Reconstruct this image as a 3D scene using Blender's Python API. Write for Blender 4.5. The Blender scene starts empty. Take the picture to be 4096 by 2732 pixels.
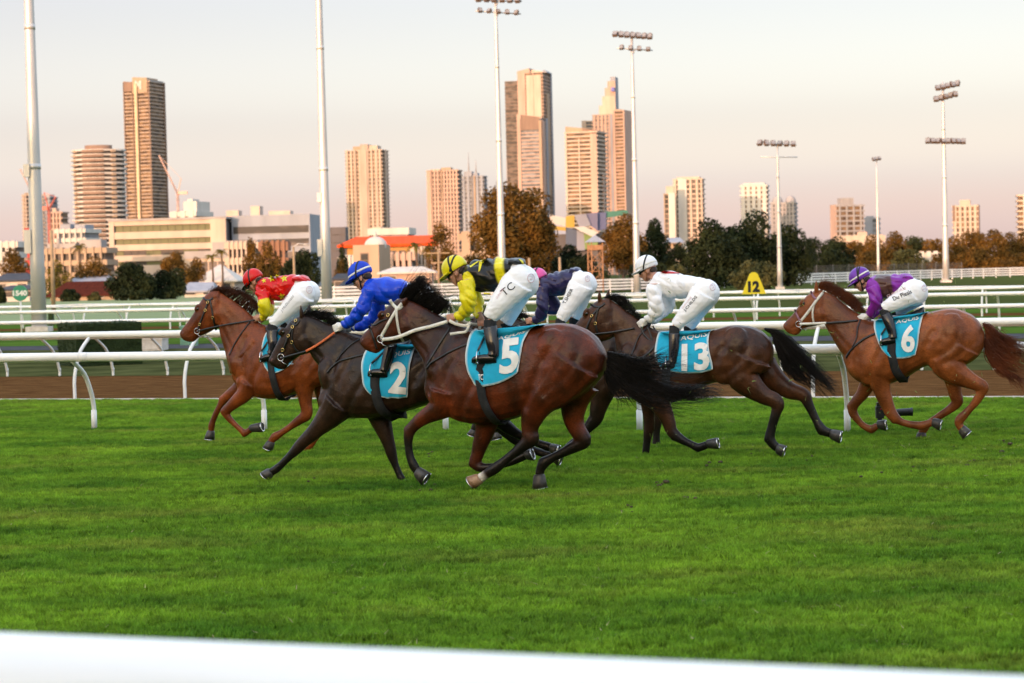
import bpy, bmesh, math, random
import numpy as np
from math import sin, cos, pi, sqrt, radians, atan2, hypot
from mathutils import Vector, Matrix, noise
from mathutils.bvhtree import BVHTree

random.seed(7); np.random.seed(7)
scene = bpy.context.scene
COL = scene.collection

# ------------------------------------------------------------------ camera
F = 70.0 / 36.0 * 4096            # focal length in photo pixels (70 mm lens)
CAMPOS = Vector((0, 0, 2.1))
PITCH, ROLL = radians(1.906), radians(1.38)
_f = Vector((0, cos(PITCH), -sin(PITCH)))
_r0 = Vector((1, 0, 0)); _u0 = _r0.cross(_f)
_u = _u0 * cos(ROLL) + _r0 * sin(ROLL)
_r = _r0 * cos(ROLL) - _u0 * sin(ROLL)
cd = bpy.data.cameras.new('camera'); cam = bpy.data.objects.new('camera', cd); COL.objects.link(cam)
M = Matrix((_r, _u, -_f)).transposed().to_4x4(); M.translation = CAMPOS
cam.matrix_world = M
cd.lens = 70; cd.sensor_width = 36; cd.clip_start = 0.1; cd.clip_end = 20000
cd.dof.use_dof = True; cd.dof.focus_distance = 20.5; cd.dof.aperture_fstop = 3.4
scene.camera = cam

# ------------------------------------------------------------------ sky, sun, exposure
SUN_EL, SUN_AZ = radians(6.0), radians(208)      # azimuth measured from +Y towards +X
SUNV = Vector((sin(SUN_AZ) * cos(SUN_EL), cos(SUN_AZ) * cos(SUN_EL), sin(SUN_EL)))
W = bpy.data.worlds.new('World'); scene.world = W; W.use_nodes = True
nt = W.node_tree; nt.nodes.clear()
wo = nt.nodes.new('ShaderNodeOutputWorld'); bg = nt.nodes.new('ShaderNodeBackground')
sky = nt.nodes.new('ShaderNodeTexSky'); sky.sky_type = 'NISHITA'; sky.sun_disc = False
sky.sun_elevation = SUN_EL; sky.sun_rotation = SUN_AZ
sky.air_density = 1.0; sky.dust_density = 5.0; sky.ozone_density = 1.0
# the pale twilight veil: a soft rosy band at the horizon that turns to pale grey higher up
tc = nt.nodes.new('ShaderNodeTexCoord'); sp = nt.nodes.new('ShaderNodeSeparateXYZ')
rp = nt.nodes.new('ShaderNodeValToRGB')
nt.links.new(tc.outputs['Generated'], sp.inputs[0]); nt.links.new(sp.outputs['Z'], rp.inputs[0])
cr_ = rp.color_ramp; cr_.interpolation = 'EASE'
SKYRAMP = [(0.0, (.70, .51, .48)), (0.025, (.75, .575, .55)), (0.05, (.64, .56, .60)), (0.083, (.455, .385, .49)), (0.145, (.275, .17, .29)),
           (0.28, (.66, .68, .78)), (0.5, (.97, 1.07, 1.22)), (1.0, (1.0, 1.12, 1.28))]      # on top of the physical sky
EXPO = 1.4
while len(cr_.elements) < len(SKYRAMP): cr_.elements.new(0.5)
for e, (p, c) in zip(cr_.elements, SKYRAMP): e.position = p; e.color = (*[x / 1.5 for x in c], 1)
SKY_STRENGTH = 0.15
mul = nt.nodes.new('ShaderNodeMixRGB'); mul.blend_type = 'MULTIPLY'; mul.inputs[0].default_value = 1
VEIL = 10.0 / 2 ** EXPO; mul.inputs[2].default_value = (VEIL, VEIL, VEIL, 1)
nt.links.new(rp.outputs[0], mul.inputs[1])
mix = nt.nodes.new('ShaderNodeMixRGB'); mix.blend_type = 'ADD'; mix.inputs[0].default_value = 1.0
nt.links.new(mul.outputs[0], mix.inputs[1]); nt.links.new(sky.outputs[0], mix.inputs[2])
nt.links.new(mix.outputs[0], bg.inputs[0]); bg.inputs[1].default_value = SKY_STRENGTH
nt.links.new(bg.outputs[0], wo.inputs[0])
sl = bpy.data.lights.new('sun', 'SUN'); sun = bpy.data.objects.new('sun', sl); COL.objects.link(sun)
sl.energy = 2.0; sl.angle = radians(0.5); sl.color = (1.0, 0.55, 0.36)
sun.rotation_euler = SUNV.to_track_quat('Z', 'Y').to_euler()
sun.location = SUNV * 300
vs = scene.view_settings
vs.view_transform = 'Standard'; vs.look = 'None'; vs.exposure = EXPO; vs.gamma = 1.0; vs.use_curve_mapping = False
scene.cycles.max_bounces = 6; scene.cycles.transparent_max_bounces = 8
scene.cycles.use_denoising = True

# ------------------------------------------------------------------ helpers: pixels of the photograph to points of the place
CR = {'P': (0, 0, 1), 'D': (0, 0, .57398), 'C1': (680, 1000, 1.7425), 'C2': (1000, 1000, 1.5678), 'C3': (1400, 980, 1.5378),
      'C4': (1900, 1000, 1.568), 'C5': (2400, 980, 1.704), 'C6': (3080, 1000, 1.9596), 'L1': (1500, 1600, 2.939),
      'B5': (1700, 960, 3.136), 'B13': (2480, 990, 3.136), 'S1': (0, 850, 2.351), 'S2': (1000, 850, 2.351)}
def pp(c, x, y):
    ox, oy, s = CR[c]; return ox + x / s, oy + y / s
def ray(c, x, y):
    px, py = pp(c, x, y)
    return (_f + _r * ((px - 2048) / F) - _u * ((py - 1366) / F))
def ground(c, x, y, z=0.0):
    d = ray(c, x, y); return CAMPOS + d * ((z - CAMPOS.z) / d.z)
def at(c, x, y, Y):
    d = ray(c, x, y); return CAMPOS + d * (Y / d.y)
TH = radians(19.3)                                  # the track runs away to the left
DU = Vector((cos(TH), -sin(TH), 0)); DV = Vector((sin(TH), cos(TH), 0))    # along (to the right) / across (away)
def uv(u, v, z=0.0): return DU * u + DV * v + Vector((0, 0, z))
def touv(p): return p.dot(DU), p.dot(DV)

# ------------------------------------------------------------------ helpers: materials
def pm(name, c1, c2=None, scale=4.0, rough=0.6, bump=0.0, bscale=40.0, metal=0.0, coat=0.0, stretch=(1, 1, 1), spec=0.5, sheen=0.0,
       detail=4.0, contrast=(0.35, 0.65), coords='Object', rvar=0.0, transl=0.0, subs=0.0, bdist=0.02):
    m = bpy.data.materials.new(name); m.use_nodes = True
    n = m.node_tree.nodes; l = m.node_tree.links; b = n['Principled BSDF']
    b.inputs['Roughness'].default_value = rough; b.inputs['Metallic'].default_value = metal
    b.inputs['Coat Weight'].default_value = coat; b.inputs['Coat Roughness'].default_value = 0.15
    b.inputs['Specular IOR Level'].default_value = spec; b.inputs['Sheen Weight'].default_value = sheen
    t = n.new('ShaderNodeTexCoord'); mp = n.new('ShaderNodeMapping'); mp.inputs['Scale'].default_value = stretch
    if coords == 'World':
        g = n.new('ShaderNodeNewGeometry'); l.new(g.outputs['Position'], mp.inputs[0])
    else:
        l.new(t.outputs[coords], mp.inputs[0])
    nz = n.new('ShaderNodeTexNoise'); nz.inputs['Scale'].default_value = scale; nz.inputs['Detail'].default_value = detail
    l.new(mp.outputs[0], nz.inputs[0])
    if c2 is None: c2 = tuple(x * 0.86 for x in c1)
    r = n.new('ShaderNodeValToRGB'); r.color_ramp.elements[0].position = contrast[0]; r.color_ramp.elements[1].position = contrast[1]
    r.color_ramp.elements[0].color = (*c2, 1); r.color_ramp.elements[1].color = (*c1, 1)
    l.new(nz.outputs['Fac'], r.inputs[0]); l.new(r.outputs[0], b.inputs['Base Color'])
    if rvar:
        mr = n.new('ShaderNodeMapRange'); mr.inputs['To Min'].default_value = max(.02, rough - rvar); mr.inputs['To Max'].default_value = rough + rvar
        l.new(nz.outputs['Fac'], mr.inputs[0]); l.new(mr.outputs[0], b.inputs['Roughness'])
    if bump:
        n2 = n.new('ShaderNodeTexNoise'); n2.inputs['Scale'].default_value = bscale; n2.inputs['Detail'].default_value = 3
        l.new(mp.outputs[0], n2.inputs[0]); bp = n.new('ShaderNodeBump'); bp.inputs['Strength'].default_value = bump; bp.inputs['Distance'].default_value = bdist
        l.new(n2.outputs['Fac'], bp.inputs['Height']); l.new(bp.outputs[0], b.inputs['Normal'])
    if transl:
        tr = n.new('ShaderNodeBsdfTranslucent'); l.new(r.outputs[0], tr.inputs[0])
        mx = n.new('ShaderNodeMixShader'); mx.inputs[0].default_value = transl
        l.new(b.outputs[0], mx.inputs[1]); l.new(tr.outputs[0], mx.inputs[2]); l.new(mx.outputs[0], n['Material Output'].inputs[0])
    if subs: b.inputs['Subsurface Weight'].default_value = subs; b.inputs['Subsurface Radius'].default_value = (.02, .008, .004)
    m['ramp'] = r.name
    return m
def attr_mix(m, attr, col, col2=None):
    """blend the base colour towards col where the mesh carries the named coat or cloth attribute"""
    n = m.node_tree.nodes; l = m.node_tree.links; b = n['Principled BSDF']
    src = b.inputs['Base Color'].links[0].from_socket
    a = n.new('ShaderNodeAttribute'); a.attribute_name = attr
    x = n.new('ShaderNodeMixRGB'); x.inputs[2].default_value = (*col, 1)
    l.new(a.outputs['Fac'], x.inputs[0]); l.new(src, x.inputs[1]); l.new(x.outputs[0], b.inputs['Base Color'])
    return m
MT = {}
def mat(name, *a, **k):
    if name not in MT: MT[name] = pm(name, *a, **k)
    return MT[name]

# ------------------------------------------------------------------ helpers: meshes
class MB:
    def __init__(s): s.v = []; s.f = []
    def add(s, vs, fs):
        o = len(s.v); s.v.extend([tuple(p) for p in vs]); s.f.extend([tuple(i + o for i in f) for f in fs])
    def box(s, c, h, rz=0.0, top=1.0):
        cx, cy, cz = c; hx, hy, hz = h; out = []
        for sz in (-1, 1):
            k = top if sz > 0 else 1.0
            for sx, sy in ((-1, -1), (1, -1), (1, 1), (-1, 1)):
                x, y = sx * hx * k, sy * hy * k
                out.append((cx + x * cos(rz) - y * sin(rz), cy + x * sin(rz) + y * cos(rz), cz + sz * hz))
        s.add(out, [(3, 2, 1, 0), (4, 5, 6, 7), (0, 1, 5, 4), (1, 2, 6, 5), (2, 3, 7, 6), (3, 0, 4, 7)])
    def b2(s, lo, hi):
        s.box([(a + b) / 2 for a, b in zip(lo, hi)], [abs(b - a) / 2 for a, b in zip(lo, hi)])
    def loft(s, rings, cap=True):
        n = len(rings[0]); vs = [p for r in rings for p in r]; fs = []
        for i in range(len(rings) - 1):
            for j in range(n):
                k = (j + 1) % n; fs.append((i * n + j, i * n + k, (i + 1) * n + k, (i + 1) * n + j))
        if cap:
            fs.append(tuple(range(n))[::-1]); fs.append(tuple((len(rings) - 1) * n + j for j in range(n)))
        s.add(vs, fs)
    def tube(s, pts, rad, n=8, cap=True):
        pts = [Vector(p) for p in pts]
        if not hasattr(rad, '__len__'): rad = [rad] * len(pts)
        rings = []; nrm = None
        for i, p in enumerate(pts):
            t = (pts[min(i + 1, len(pts) - 1)] - pts[max(i - 1, 0)])
            if t.length < 1e-9: t = Vector((0, 0, 1))
            t.normalize()
            if nrm is None:
                nrm = t.orthogonal().normalized()
            nrm = (nrm - t * nrm.dot(t))
            nrm = nrm.normalized() if nrm.length > 1e-6 else t.orthogonal().normalized()
            b = t.cross(nrm)
            rings.append([p + (nrm * cos(2 * pi * j / n) + b * sin(2 * pi * j / n)) * rad[i] for j in range(n)])
        s.loft(rings, cap)
    def ell(s, c, r, R=None, nu=14, nv=9):
        c = Vector(c); rings = []
        for i in range(nv + 1):
            th = pi * (i + 0.02) / (nv + 0.04)
            ring = []
            for j in range(nu):
                ph = 2 * pi * j / nu
                p = Vector((r[0] * sin(th) * cos(ph), r[1] * sin(th) * sin(ph), r[2] * cos(th)))
                if R is not None: p = R @ p
                ring.append(c + p)
            rings.append(ring)
        s.loft(rings)
    def mesh(s, name, m=None, smooth=True):
        me = bpy.data.meshes.new(name); me.from_pydata(s.v, [], s.f); me.update()
        if m: me.materials.append(m)
        if smooth and len(me.polygons): me.polygons.foreach_set('use_smooth', [True] * len(me.polygons))
        return me
def obj(name, mb, m=None, parent=None, smooth=True, kind=None, label=None):
    me = mb if isinstance(mb, bpy.types.Mesh) else mb.mesh(name, m, smooth)
    o = bpy.data.objects.new(name, me); COL.objects.link(o)
    if parent: o.parent = parent
    if kind: o['kind'] = kind
    if label: o['label'] = label
    return o
def tag(o, label, cat, group=None):
    o['label'] = label; o['category'] = cat
    if group: o['group'] = group
    return o
def thing(name, label, cat, loc=(0, 0, 0), rz=0.0, group=None):
    o = bpy.data.objects.new(name, None); COL.objects.link(o)
    o.location = loc; o.rotation_euler = (0, 0, rz); o.empty_display_size = 0.2
    return tag(o, label, cat, group)
def struct(name, mb, m, smooth=False):
    return obj(name, mb, m, None, smooth, 'structure')
def fix_normals(me):
    bm = bmesh.new(); bm.from_mesh(me); bmesh.ops.recalc_face_normals(bm, faces=bm.faces); bm.to_mesh(me); bm.free()
def crom(pts, k):
    """Catmull-Rom through tuples of numbers, k spans between neighbours"""
    P = [np.array(p, float) for p in pts]; out = []
    for i in range(len(P) - 1):
        a, b, c, d = P[max(i - 1, 0)], P[i], P[i + 1], P[min(i + 2, len(P) - 1)]
        for j in range(k):
            t = j / k
            out.append(0.5 * (2 * b + (c - a) * t + (2 * a - 5 * b + 4 * c - d) * t * t + (3 * b - a - 3 * c + d) * t ** 3))
    out.append(P[-1]); return out
def remesh(mb, voxel, smooth):
    me = mb.mesh('t'); o = bpy.data.objects.new('t', me); COL.objects.link(o)
    r = o.modifiers.new('r', 'REMESH'); r.mode = 'VOXEL'; r.voxel_size = voxel; r.use_smooth_shade = True
    if smooth:
        q = o.modifiers.new('s', 'SMOOTH'); q.factor = 0.5; q.iterations = smooth
    dg = bpy.context.evaluated_depsgraph_get()
    out = bpy.data.meshes.new_from_object(o.evaluated_get(dg))
    bpy.data.objects.remove(o); bpy.data.meshes.remove(me)
    out.polygons.foreach_set('use_smooth', [True] * len(out.polygons))
    return out
def verts_np(me):
    a = np.empty(len(me.vertices) * 3); me.vertices.foreach_get('co', a); return a.reshape(-1, 3)
def set_attr(me, name, vals):
    a = me.attributes.new(name, 'FLOAT', 'POINT'); a.data.foreach_set('value', np.asarray(vals, np.float32))
def bvh_of(*meshes):
    vs, fs = [], []
    for me in meshes:
        o = len(vs); vs.extend([v.co.copy() for v in me.vertices]); fs.extend([tuple(i + o for i in p.vertices) for p in me.polygons])
    return BVHTree.FromPolygons(vs, fs)
def text_mesh(txt, bold=0.0, shear=0.0, space=1.0):
    """flat letters as triangles; returns 2D points scaled to the box 0..1 x 0..1 and faces"""
    c = bpy.data.curves.new('t', 'FONT'); c.body = txt; c.offset = bold; c.shear = shear; c.space_character = space; c.resolution_u = 4
    o = bpy.data.objects.new('t', c); COL.objects.link(o)
    dg = bpy.context.evaluated_depsgraph_get(); me = bpy.data.meshes.new_from_object(o.evaluated_get(dg))
    bpy.data.objects.remove(o)
    bm = bmesh.new(); bm.from_mesh(me); bmesh.ops.triangulate(bm, faces=bm.faces)
    bmesh.ops.remove_doubles(bm, verts=bm.verts, dist=1e-5)
    for _ in range(4):
        lim = 0.09
        es = [e for e in bm.edges if e.calc_length() > lim]
        if es: bmesh.ops.subdivide_edges(bm, edges=es, cuts=1); bmesh.ops.triangulate(bm, faces=bm.faces)
    V = np.array([v.co[:2] for v in bm.verts]); bm.verts.index_update()
    Fc = [tuple(v.index for v in f.verts) for f in bm.faces]; bm.free(); bpy.data.meshes.remove(me)
    lo, hi = V.min(0), V.max(0)
    return (V - lo) / (hi - lo), Fc
# ------------------------------------------------------------------ ground and track surfaces
def strip(name, v0, v1, z, m, u0=-60, u1=60, div=1):
    b = MB(); n = div
    for i in range(n):
        a = u0 + (u1 - u0) * i / n; c = u0 + (u1 - u0) * (i + 1) / n
        b.add([uv(a, v0, z), uv(c, v0, z), uv(c, v1, z), uv(a, v1, z)], [(0, 1, 2, 3)])
    return struct(name, b, m)
m_far = mat('infield_grass', (.075, .095, .03), (.05, .06, .02), scale=.05, rough=.9, stretch=(1, .25, 1), coords='World', spec=.0)
b = MB(); b.add([(-4200, -300, -.02), (4200, -300, -.02), (4200, 6000, -.02), (-4200, 6000, -.02)], [(0, 1, 2, 3)])
struct('ground', b, m_far)
m_turf = mat('turf_soil', (.035, .075, .012), (.02, .045, .01), scale=1.2, rough=.95, bump=.6, bscale=60, coords='World', stretch=(.5, 1, 1), spec=.0)
strip('turf_track', 2.0, 31.4, 0.0, m_turf, -40, 40)
m_dirt = mat('dirt', (.165, .082, .032), (.085, .040, .016), scale=3.4, rough=.95, bump=1.0, bscale=9, coords='World', stretch=(.5, 1.4, 1), bdist=.16, detail=8, spec=.0)
strip('dirt_track', 31.55, 40.3, -.006, m_dirt, -70, 60)
m_kerb = mat('kerb_concrete', (.62, .58, .54), (.48, .44, .40), scale=6, rough=.8, bump=.2)
b = MB()
for i in range(60):
    u = -60 + i * 2.0; p = uv(u + 1, 31.47, .02); b.box(p, (.985, .06, .03), -TH)
struct('kerb', b, m_kerb)
m_verge = mat('verge_grass', (.085, .090, .034), (.042, .048, .018), scale=.8, rough=.95, bump=.8, bscale=30, coords='World', spec=.0)
strip('verge', 40.35, 57.0, -.004, m_verge, -80, 70)
m_road = mat('asphalt', (.085, .085, .095), (.06, .06, .068), scale=2, rough=.9, bump=.3, bscale=80, coords='World', spec=.0)
strip('service_road', 57.1, 61.0, -.002, m_road, -90, 80)
m_in = mat('inner_turf', (.075, .14, .022), (.045, .08, .016), scale=.5, rough=.95, bump=.6, bscale=20, coords='World', stretch=(.3, 1, 1), spec=.0)
strip('inner_turf_track', 61.2, 82, -.001, m_in, -110, 95)
strip('inner_dirt_track', 82.2, 86.4, 0.0, m_dirt, -120, 105)
strip('infield_turf', 86.6, 108, .002, m_in, -140, 125)
m_pale = mat('pale_field', (.26, .30, .17), (.17, .21, .11), scale=.35, rough=.95, coords='World', stretch=(.12, 1, 1), spec=.0)
b = MB(); b.add([(-75, 95, .008), (-13, 118, .008), (-30, 330, .008), (-230, 330, .008)], [(0, 1, 2, 3)]); struct('pale_field', b, m_pale)

# the live grass of the near turf: tufts scattered by geometry nodes over the stretch of track one sees
def grass():
    b = MB()
    for i in range(14):
        a = random.uniform(0, 2 * pi); r = random.uniform(0, .040); h = random.uniform(.026, .062); w = random.uniform(.0024, .0048)
        x, y = r * cos(a), r * sin(a); t = random.uniform(0, 2 * pi); l = random.uniform(.2, .9) * h
        dx, dy = cos(t) * l, sin(t) * l; q = random.uniform(0, pi); wx, wy = cos(q) * w, sin(q) * w
        b.add([(x - wx, y - wy, -.004), (x + wx, y + wy, -.004), (x + dx * .4 + wx * .8, y + dy * .4 + wy * .8, h * .6), (x + dx * .4 - wx * .8, y + dy * .4 - wy * .8, h * .6), (x + dx, y + dy, h)],
              [(0, 1, 2, 3), (3, 2, 4)])
    m = mat('grass_blade', (.178, .298, .021), (.058, .148, .012), scale=.9, rough=.55, coords='World', stretch=(.5, 1.1, 1), transl=.35, contrast=(.3, .7), spec=.15)
    # fine tonal drift in the sward
    n = m.node_tree.nodes; l = m.node_tree.links
    g = n.new('ShaderNodeNewGeometry'); mp = n.new('ShaderNodeMapping'); mp.inputs['Rotation'].default_value = (0, 0, TH); mp.inputs['Scale'].default_value = (1.2, 5.0, 1)
    nz = n.new('ShaderNodeTexNoise'); nz.inputs['Scale'].default_value = 1.3; nz.inputs['Detail'].default_value = 6
    l.new(g.outputs['Position'], mp.inputs[0]); l.new(mp.outputs[0], nz.inputs[0])
    oi = n.new('ShaderNodeObjectInfo'); ad = n.new('ShaderNodeMath'); ad.operation = 'MULTIPLY_ADD'; ad.inputs[1].default_value = .45
    l.new(oi.outputs['Random'], ad.inputs[0]); l.new(nz.outputs['Fac'], ad.inputs[2])
    hs = n.new('ShaderNodeHueSaturation'); mr = n.new('ShaderNodeMapRange'); mr.inputs['From Min'].default_value = .35; mr.inputs['From Max'].default_value = 1.0
    mr.inputs['To Min'].default_value = .52; mr.inputs['To Max'].default_value = 1.9
    l.new(ad.outputs[0], mr.inputs[0]); l.new(mr.outputs[0], hs.inputs['Value'])
    rn = n[m['ramp']]; l.new(rn.outputs[0], hs.inputs['Color'])
    l.new(hs.outputs[0], n['Principled BSDF'].inputs['Base Color'])
    # worn, yellower patches where earlier fields have galloped
    n3 = n.new('ShaderNodeTexNoise'); n3.inputs['Scale'].default_value = .55; n3.inputs['Detail'].default_value = 5; n3.inputs['Roughness'].default_value = .65
    mp3 = n.new('ShaderNodeMapping'); mp3.inputs['Rotation'].default_value = (0, 0, TH); mp3.inputs['Scale'].default_value = (.6, 1.6, 1); l.new(g.outputs['Position'], mp3.inputs[0]); l.new(mp3.outputs[0], n3.inputs[0])
    wr = n.new('ShaderNodeMapRange'); wr.inputs['From Min'].default_value = .52; wr.inputs['From Max'].default_value = .72; wr.inputs['To Max'].default_value = .55; l.new(n3.outputs['Fac'], wr.inputs[0])
    wm = n.new('ShaderNodeMixRGB'); wm.inputs[2].default_value = (.24, .23, .045, 1); l.new(wr.outputs[0], wm.inputs[0]); l.new(rn.outputs[0], wm.inputs[1]); l.new(wm.outputs[0], hs.inputs['Color'])
    for nd in n:
        if nd.type == 'BSDF_TRANSLUCENT': l.new(hs.outputs[0], nd.inputs[0])
    tuft = bpy.data.meshes.new('tuft'); tuft.from_pydata(b.v, [], b.f); tuft.materials.append(m)
    to = bpy.data.objects.new('grass_tuft', tuft)           # source of the scatter, not linked to the scene itself
    e = MB()
    def row(v, m_): 
        zz = v / cos(TH); k = .285 * m_; return uv(-zz * k * 1.02 - v * .36 + v * .0, v, 0), uv(zz * k, v, 0)
    vs_ = [8.5, 12, 16, 20, 24, 28, 31.38]
    def edge(v, x):   # ground point at cross-track v seen at picture column x
        d = ray('P', x, 1700); h = Vector((d.x, d.y, 0)); return h * (v / h.dot(DV))
    pts = []
    for v in vs_:
        pts.append((edge(v, -1500), edge(v, 5600)))
    for (a, c), (d_, f_) in zip(pts[:-1], pts[1:]):
        e.add([a, c, f_, d_], [(0, 1, 2, 3)])
    o = obj('grass', e, m_turf, None, False, 'stuff'); o.location.z = .003
    o['label'] = 'short bright green racecourse grass under the galloping horses'; o['category'] = 'grass'
    ng = bpy.data.node_groups.new('grass', 'GeometryNodeTree')
    ng.interface.new_socket('Geometry', in_out='INPUT', socket_type='NodeSocketGeometry')
    ng.interface.new_socket('Geometry', in_out='OUTPUT', socket_type='NodeSocketGeometry')
    N = ng.nodes; L = ng.links
    gi = N.new('NodeGroupInput'); go = N.new('NodeGroupOutput')
    dp = N.new('GeometryNodeDistributePointsOnFaces'); dp.inputs['Density'].default_value = 950
    ip = N.new('GeometryNodeInstanceOnPoints'); io = N.new('GeometryNodeObjectInfo'); io.inputs[0].default_value = to
    io.inputs['As Instance'].default_value = True
    rv = N.new('FunctionNodeRandomValue'); rv.data_type = 'FLOAT_VECTOR'
    rv.inputs[0].default_value = (-.12, -.12, 0); rv.inputs[1].default_value = (.12, .12, 6.28)
    rs = N.new('FunctionNodeRandomValue'); rs.inputs[2].default_value = .6; rs.inputs[3].default_value = 1.25
    ps = N.new('GeometryNodeInputPosition'); nn = N.new('ShaderNodeTexNoise'); nn.inputs['Scale'].default_value = 3.0; nn.inputs['Detail'].default_value = 3
    ml = N.new('ShaderNodeMath'); ml.operation = 'MULTIPLY'; m2 = N.new('ShaderNodeMapRange'); m2.inputs['From Min'].default_value = .3; m2.inputs['From Max'].default_value = .7; m2.inputs['To Min'].default_value = .65; m2.inputs['To Max'].default_value = 1.3
    L.new(ps.outputs[0], nn.inputs[0]); L.new(nn.outputs[0], m2.inputs[0]); L.new(m2.outputs[0], ml.inputs[0]); L.new(rs.outputs[1], ml.inputs[1])
    jg = N.new('GeometryNodeJoinGeometry')
    L.new(gi.outputs[0], dp.inputs[0]); L.new(dp.outputs[0], ip.inputs[0]); L.new(io.outputs['Geometry'], ip.inputs['Instance'])
    L.new(rv.outputs[0], ip.inputs['Rotation']); L.new(ml.outputs[0], ip.inputs['Scale'])
    L.new(gi.outputs[0], jg.inputs[0]); L.new(ip.outputs[0], jg.inputs[0]); L.new(jg.outputs[0], go.inputs[0])
    md = o.modifiers.new('grass', 'NODES'); md.node_group = ng
grass()

# ------------------------------------------------------------------ running rails
m_rail = mat('white_rail_plastic', (.81, .805, .79), (.68, .67, .64), scale=1.1, rough=.35, spec=.4, stretch=(.6, 3, 3), detail=7, contrast=(.30, .55))
m_post = mat('white_rail_post', (.80, .80, .79), (.68, .68, .66), scale=3, rough=.45)
def running_rail(label, v, h, over, us, r=.062, pr=.03, u0=-45, u1=45, bend=.35, sleeve=False, wave=0.0, flat=1.0, seg=24):
    """goose-necked posts at cross-track v whose tops lean by 'over' and carry one round rail"""
    t = thing('running_rail', label, 'rail', uv(0, v, 0), -TH, 'white running rails of the racecourse')
    b = MB(); pts = []
    for i in range(seg + 1):
        u = u0 + (u1 - u0) * i / seg
        pts.append(Vector((u, over + wave * sin(u * .31 + v), h + wave * .5 * sin(u * .9 + v * 2))))
    b.tube(pts, r, 14)
    for i in range(2, seg - 1, 3 if r < .1 else 999): b.tube([pts[i] - Vector((.07, 0, 0)), pts[i] + Vector((.07, 0, 0))], r * 1.035, 14)
    obj('rail', b, m_rail, t)
    q = MB(); q2 = MB()
    cs = crom([(0, -.06), (0, .18), (0, bend), (over * .12, bend + (h - bend) * .3), (over * .42, bend + (h - bend) * .66), (over * .98, h - r * .7)], 4)
    q.tube([Vector((0, c[0], c[1])) for c in cs], pr, 10)
    if sleeve: q.tube([Vector((0, 0, .0)), Vector((0, 0, bend * .85))], pr * 1.25, 10)
    me = q.mesh('post', m_post)
    for u in us:
        p = obj('post', me, None, t); p.location = (u, random.uniform(-.01, .01), 0)
    return t
uA, _ = touv(ground('D', 224, 988)); uB, _ = touv(ground('D', 1950, 993))
VN = 25.25
_, va = touv(ground('D', 224, 990)); _, vb = touv(ground('D', 1950, 994))
VN = (va + vb) / 2
step = (uB - uA) / 4
running_rail('white inner running rail on curved posts right behind the galloping horses', VN, 1.09, -.56, [uA + step * k for k in range(-2, 7)], r=.066, pr=.033, sleeve=True)
u1_, _ = touv(ground('D', 190, 917)); u2_, _ = touv(ground('D', 437, 917)); s2 = (u2_ - u1_)
running_rail('white dirt track rail on posts set along the kerb of the turf', 31.75, 1.18, .58, [u1_ + s2 * k for k in range(-6, 18)], r=.062, pr=.032)
dx = [touv(ground('P', x / 2.09, 1050 + 905 / 2.09))[0] for x in (125, 458, 828, 1245, 1705)]
s3 = (dx[-1] - dx[0]) / 4
running_rail('low white rail on leaning posts at the far side of the dirt track', 40.6, .92, -.75, [dx[0] + s3 * k for k in range(-6, 24)], r=.052, pr=.03, bend=.1)
running_rail('white rail on kinked posts across the verge beyond the dirt', 50.5, 1.06, -.5, [-26 + 2.9 * k for k in range(24)], r=.055, pr=.03)
running_rail('thick white rail bordering the inner turf track', 64.0, 1.16, -.5, [-40 + 2.6 * k for k in range(34)], r=.064, pr=.035, u0=-60, u1=60)
running_rail('front one of a pair of thin wavy white rails at the inner dirt track', 81.8, 1.12, .4, [-50 + 2.3 * k for k in range(46)], r=.05, pr=.04, u0=-70, u1=75, wave=.05, seg=70)
running_rail('rear one of a pair of thin wavy white rails, the farthest running rail', 87.5, 1.12, -.4, [-60 + 3.0 * k for k in range(46)], r=.045, pr=.035, u0=-80, u1=90, wave=.05, seg=70)
# outer rail just in front of the camera
running_rail('out of focus white outer rail close to the camera along the bottom edge', 3.2, 1.335, .0, [-3.2, 3.4], r=.115, pr=.035, u0=-6, u1=6)

# white post and rail fence far across the course
def board_fence(pts, label):
    pts = [Vector(p) for p in pts]
    t = thing('board_fence', label, 'fence', pts[0])
    m = mat('white_fence_paint', (.86, .84, .80), (.7, .68, .65), scale=2, rough=.6)
    pm_ = MB(); pm_.box((0, 0, .72), (.07, .07, .74)); pme = pm_.mesh('fence_post', m, False)
    c = crom([(p.x, p.y) for p in pts], 40); c = [Vector((a[0], a[1], 0)) for a in c]
    d = 0; last = c[0]; nodes = [c[0]]
    for p in c[1:]:
        if (p - last).length >= 3.0: nodes.append(p); last = p
    rb = {}
    for k, (a, e) in enumerate(zip(nodes[:-1], nodes[1:])):
        po = obj('fence_post', pme, None, t); po.location = a - pts[0]
        ln = (e - a).length; an = atan2(e.y - a.y, e.x - a.x)
        key = round(ln, 1)
        if key not in rb:
            q = MB(); q.box((0, 0, 0), (ln / 2 + .02, .03, .095)); rb[key] = q.mesh('fence_board', m, False)
        for z in (.35, .68, 1.01, 1.34):
            o = obj('fence_board', rb[key], None, t); o.location = (a + e) / 2 - pts[0] + Vector((0, 0, z)) + Vector((sin(an), -cos(an), 0)) * .105
            o.rotation_euler = (0, 0, an)
fp = [ground('D', 640, 696), ground('D', 980, 685), ground('D', 1500, 667.5), ground('D', 1900, 651.5), ground('D', 2240, 638.5), ground('D', 2420, 633)]
board_fence(fp, 'long white board fence with four rails curving across the far side of the racecourse')

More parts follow.
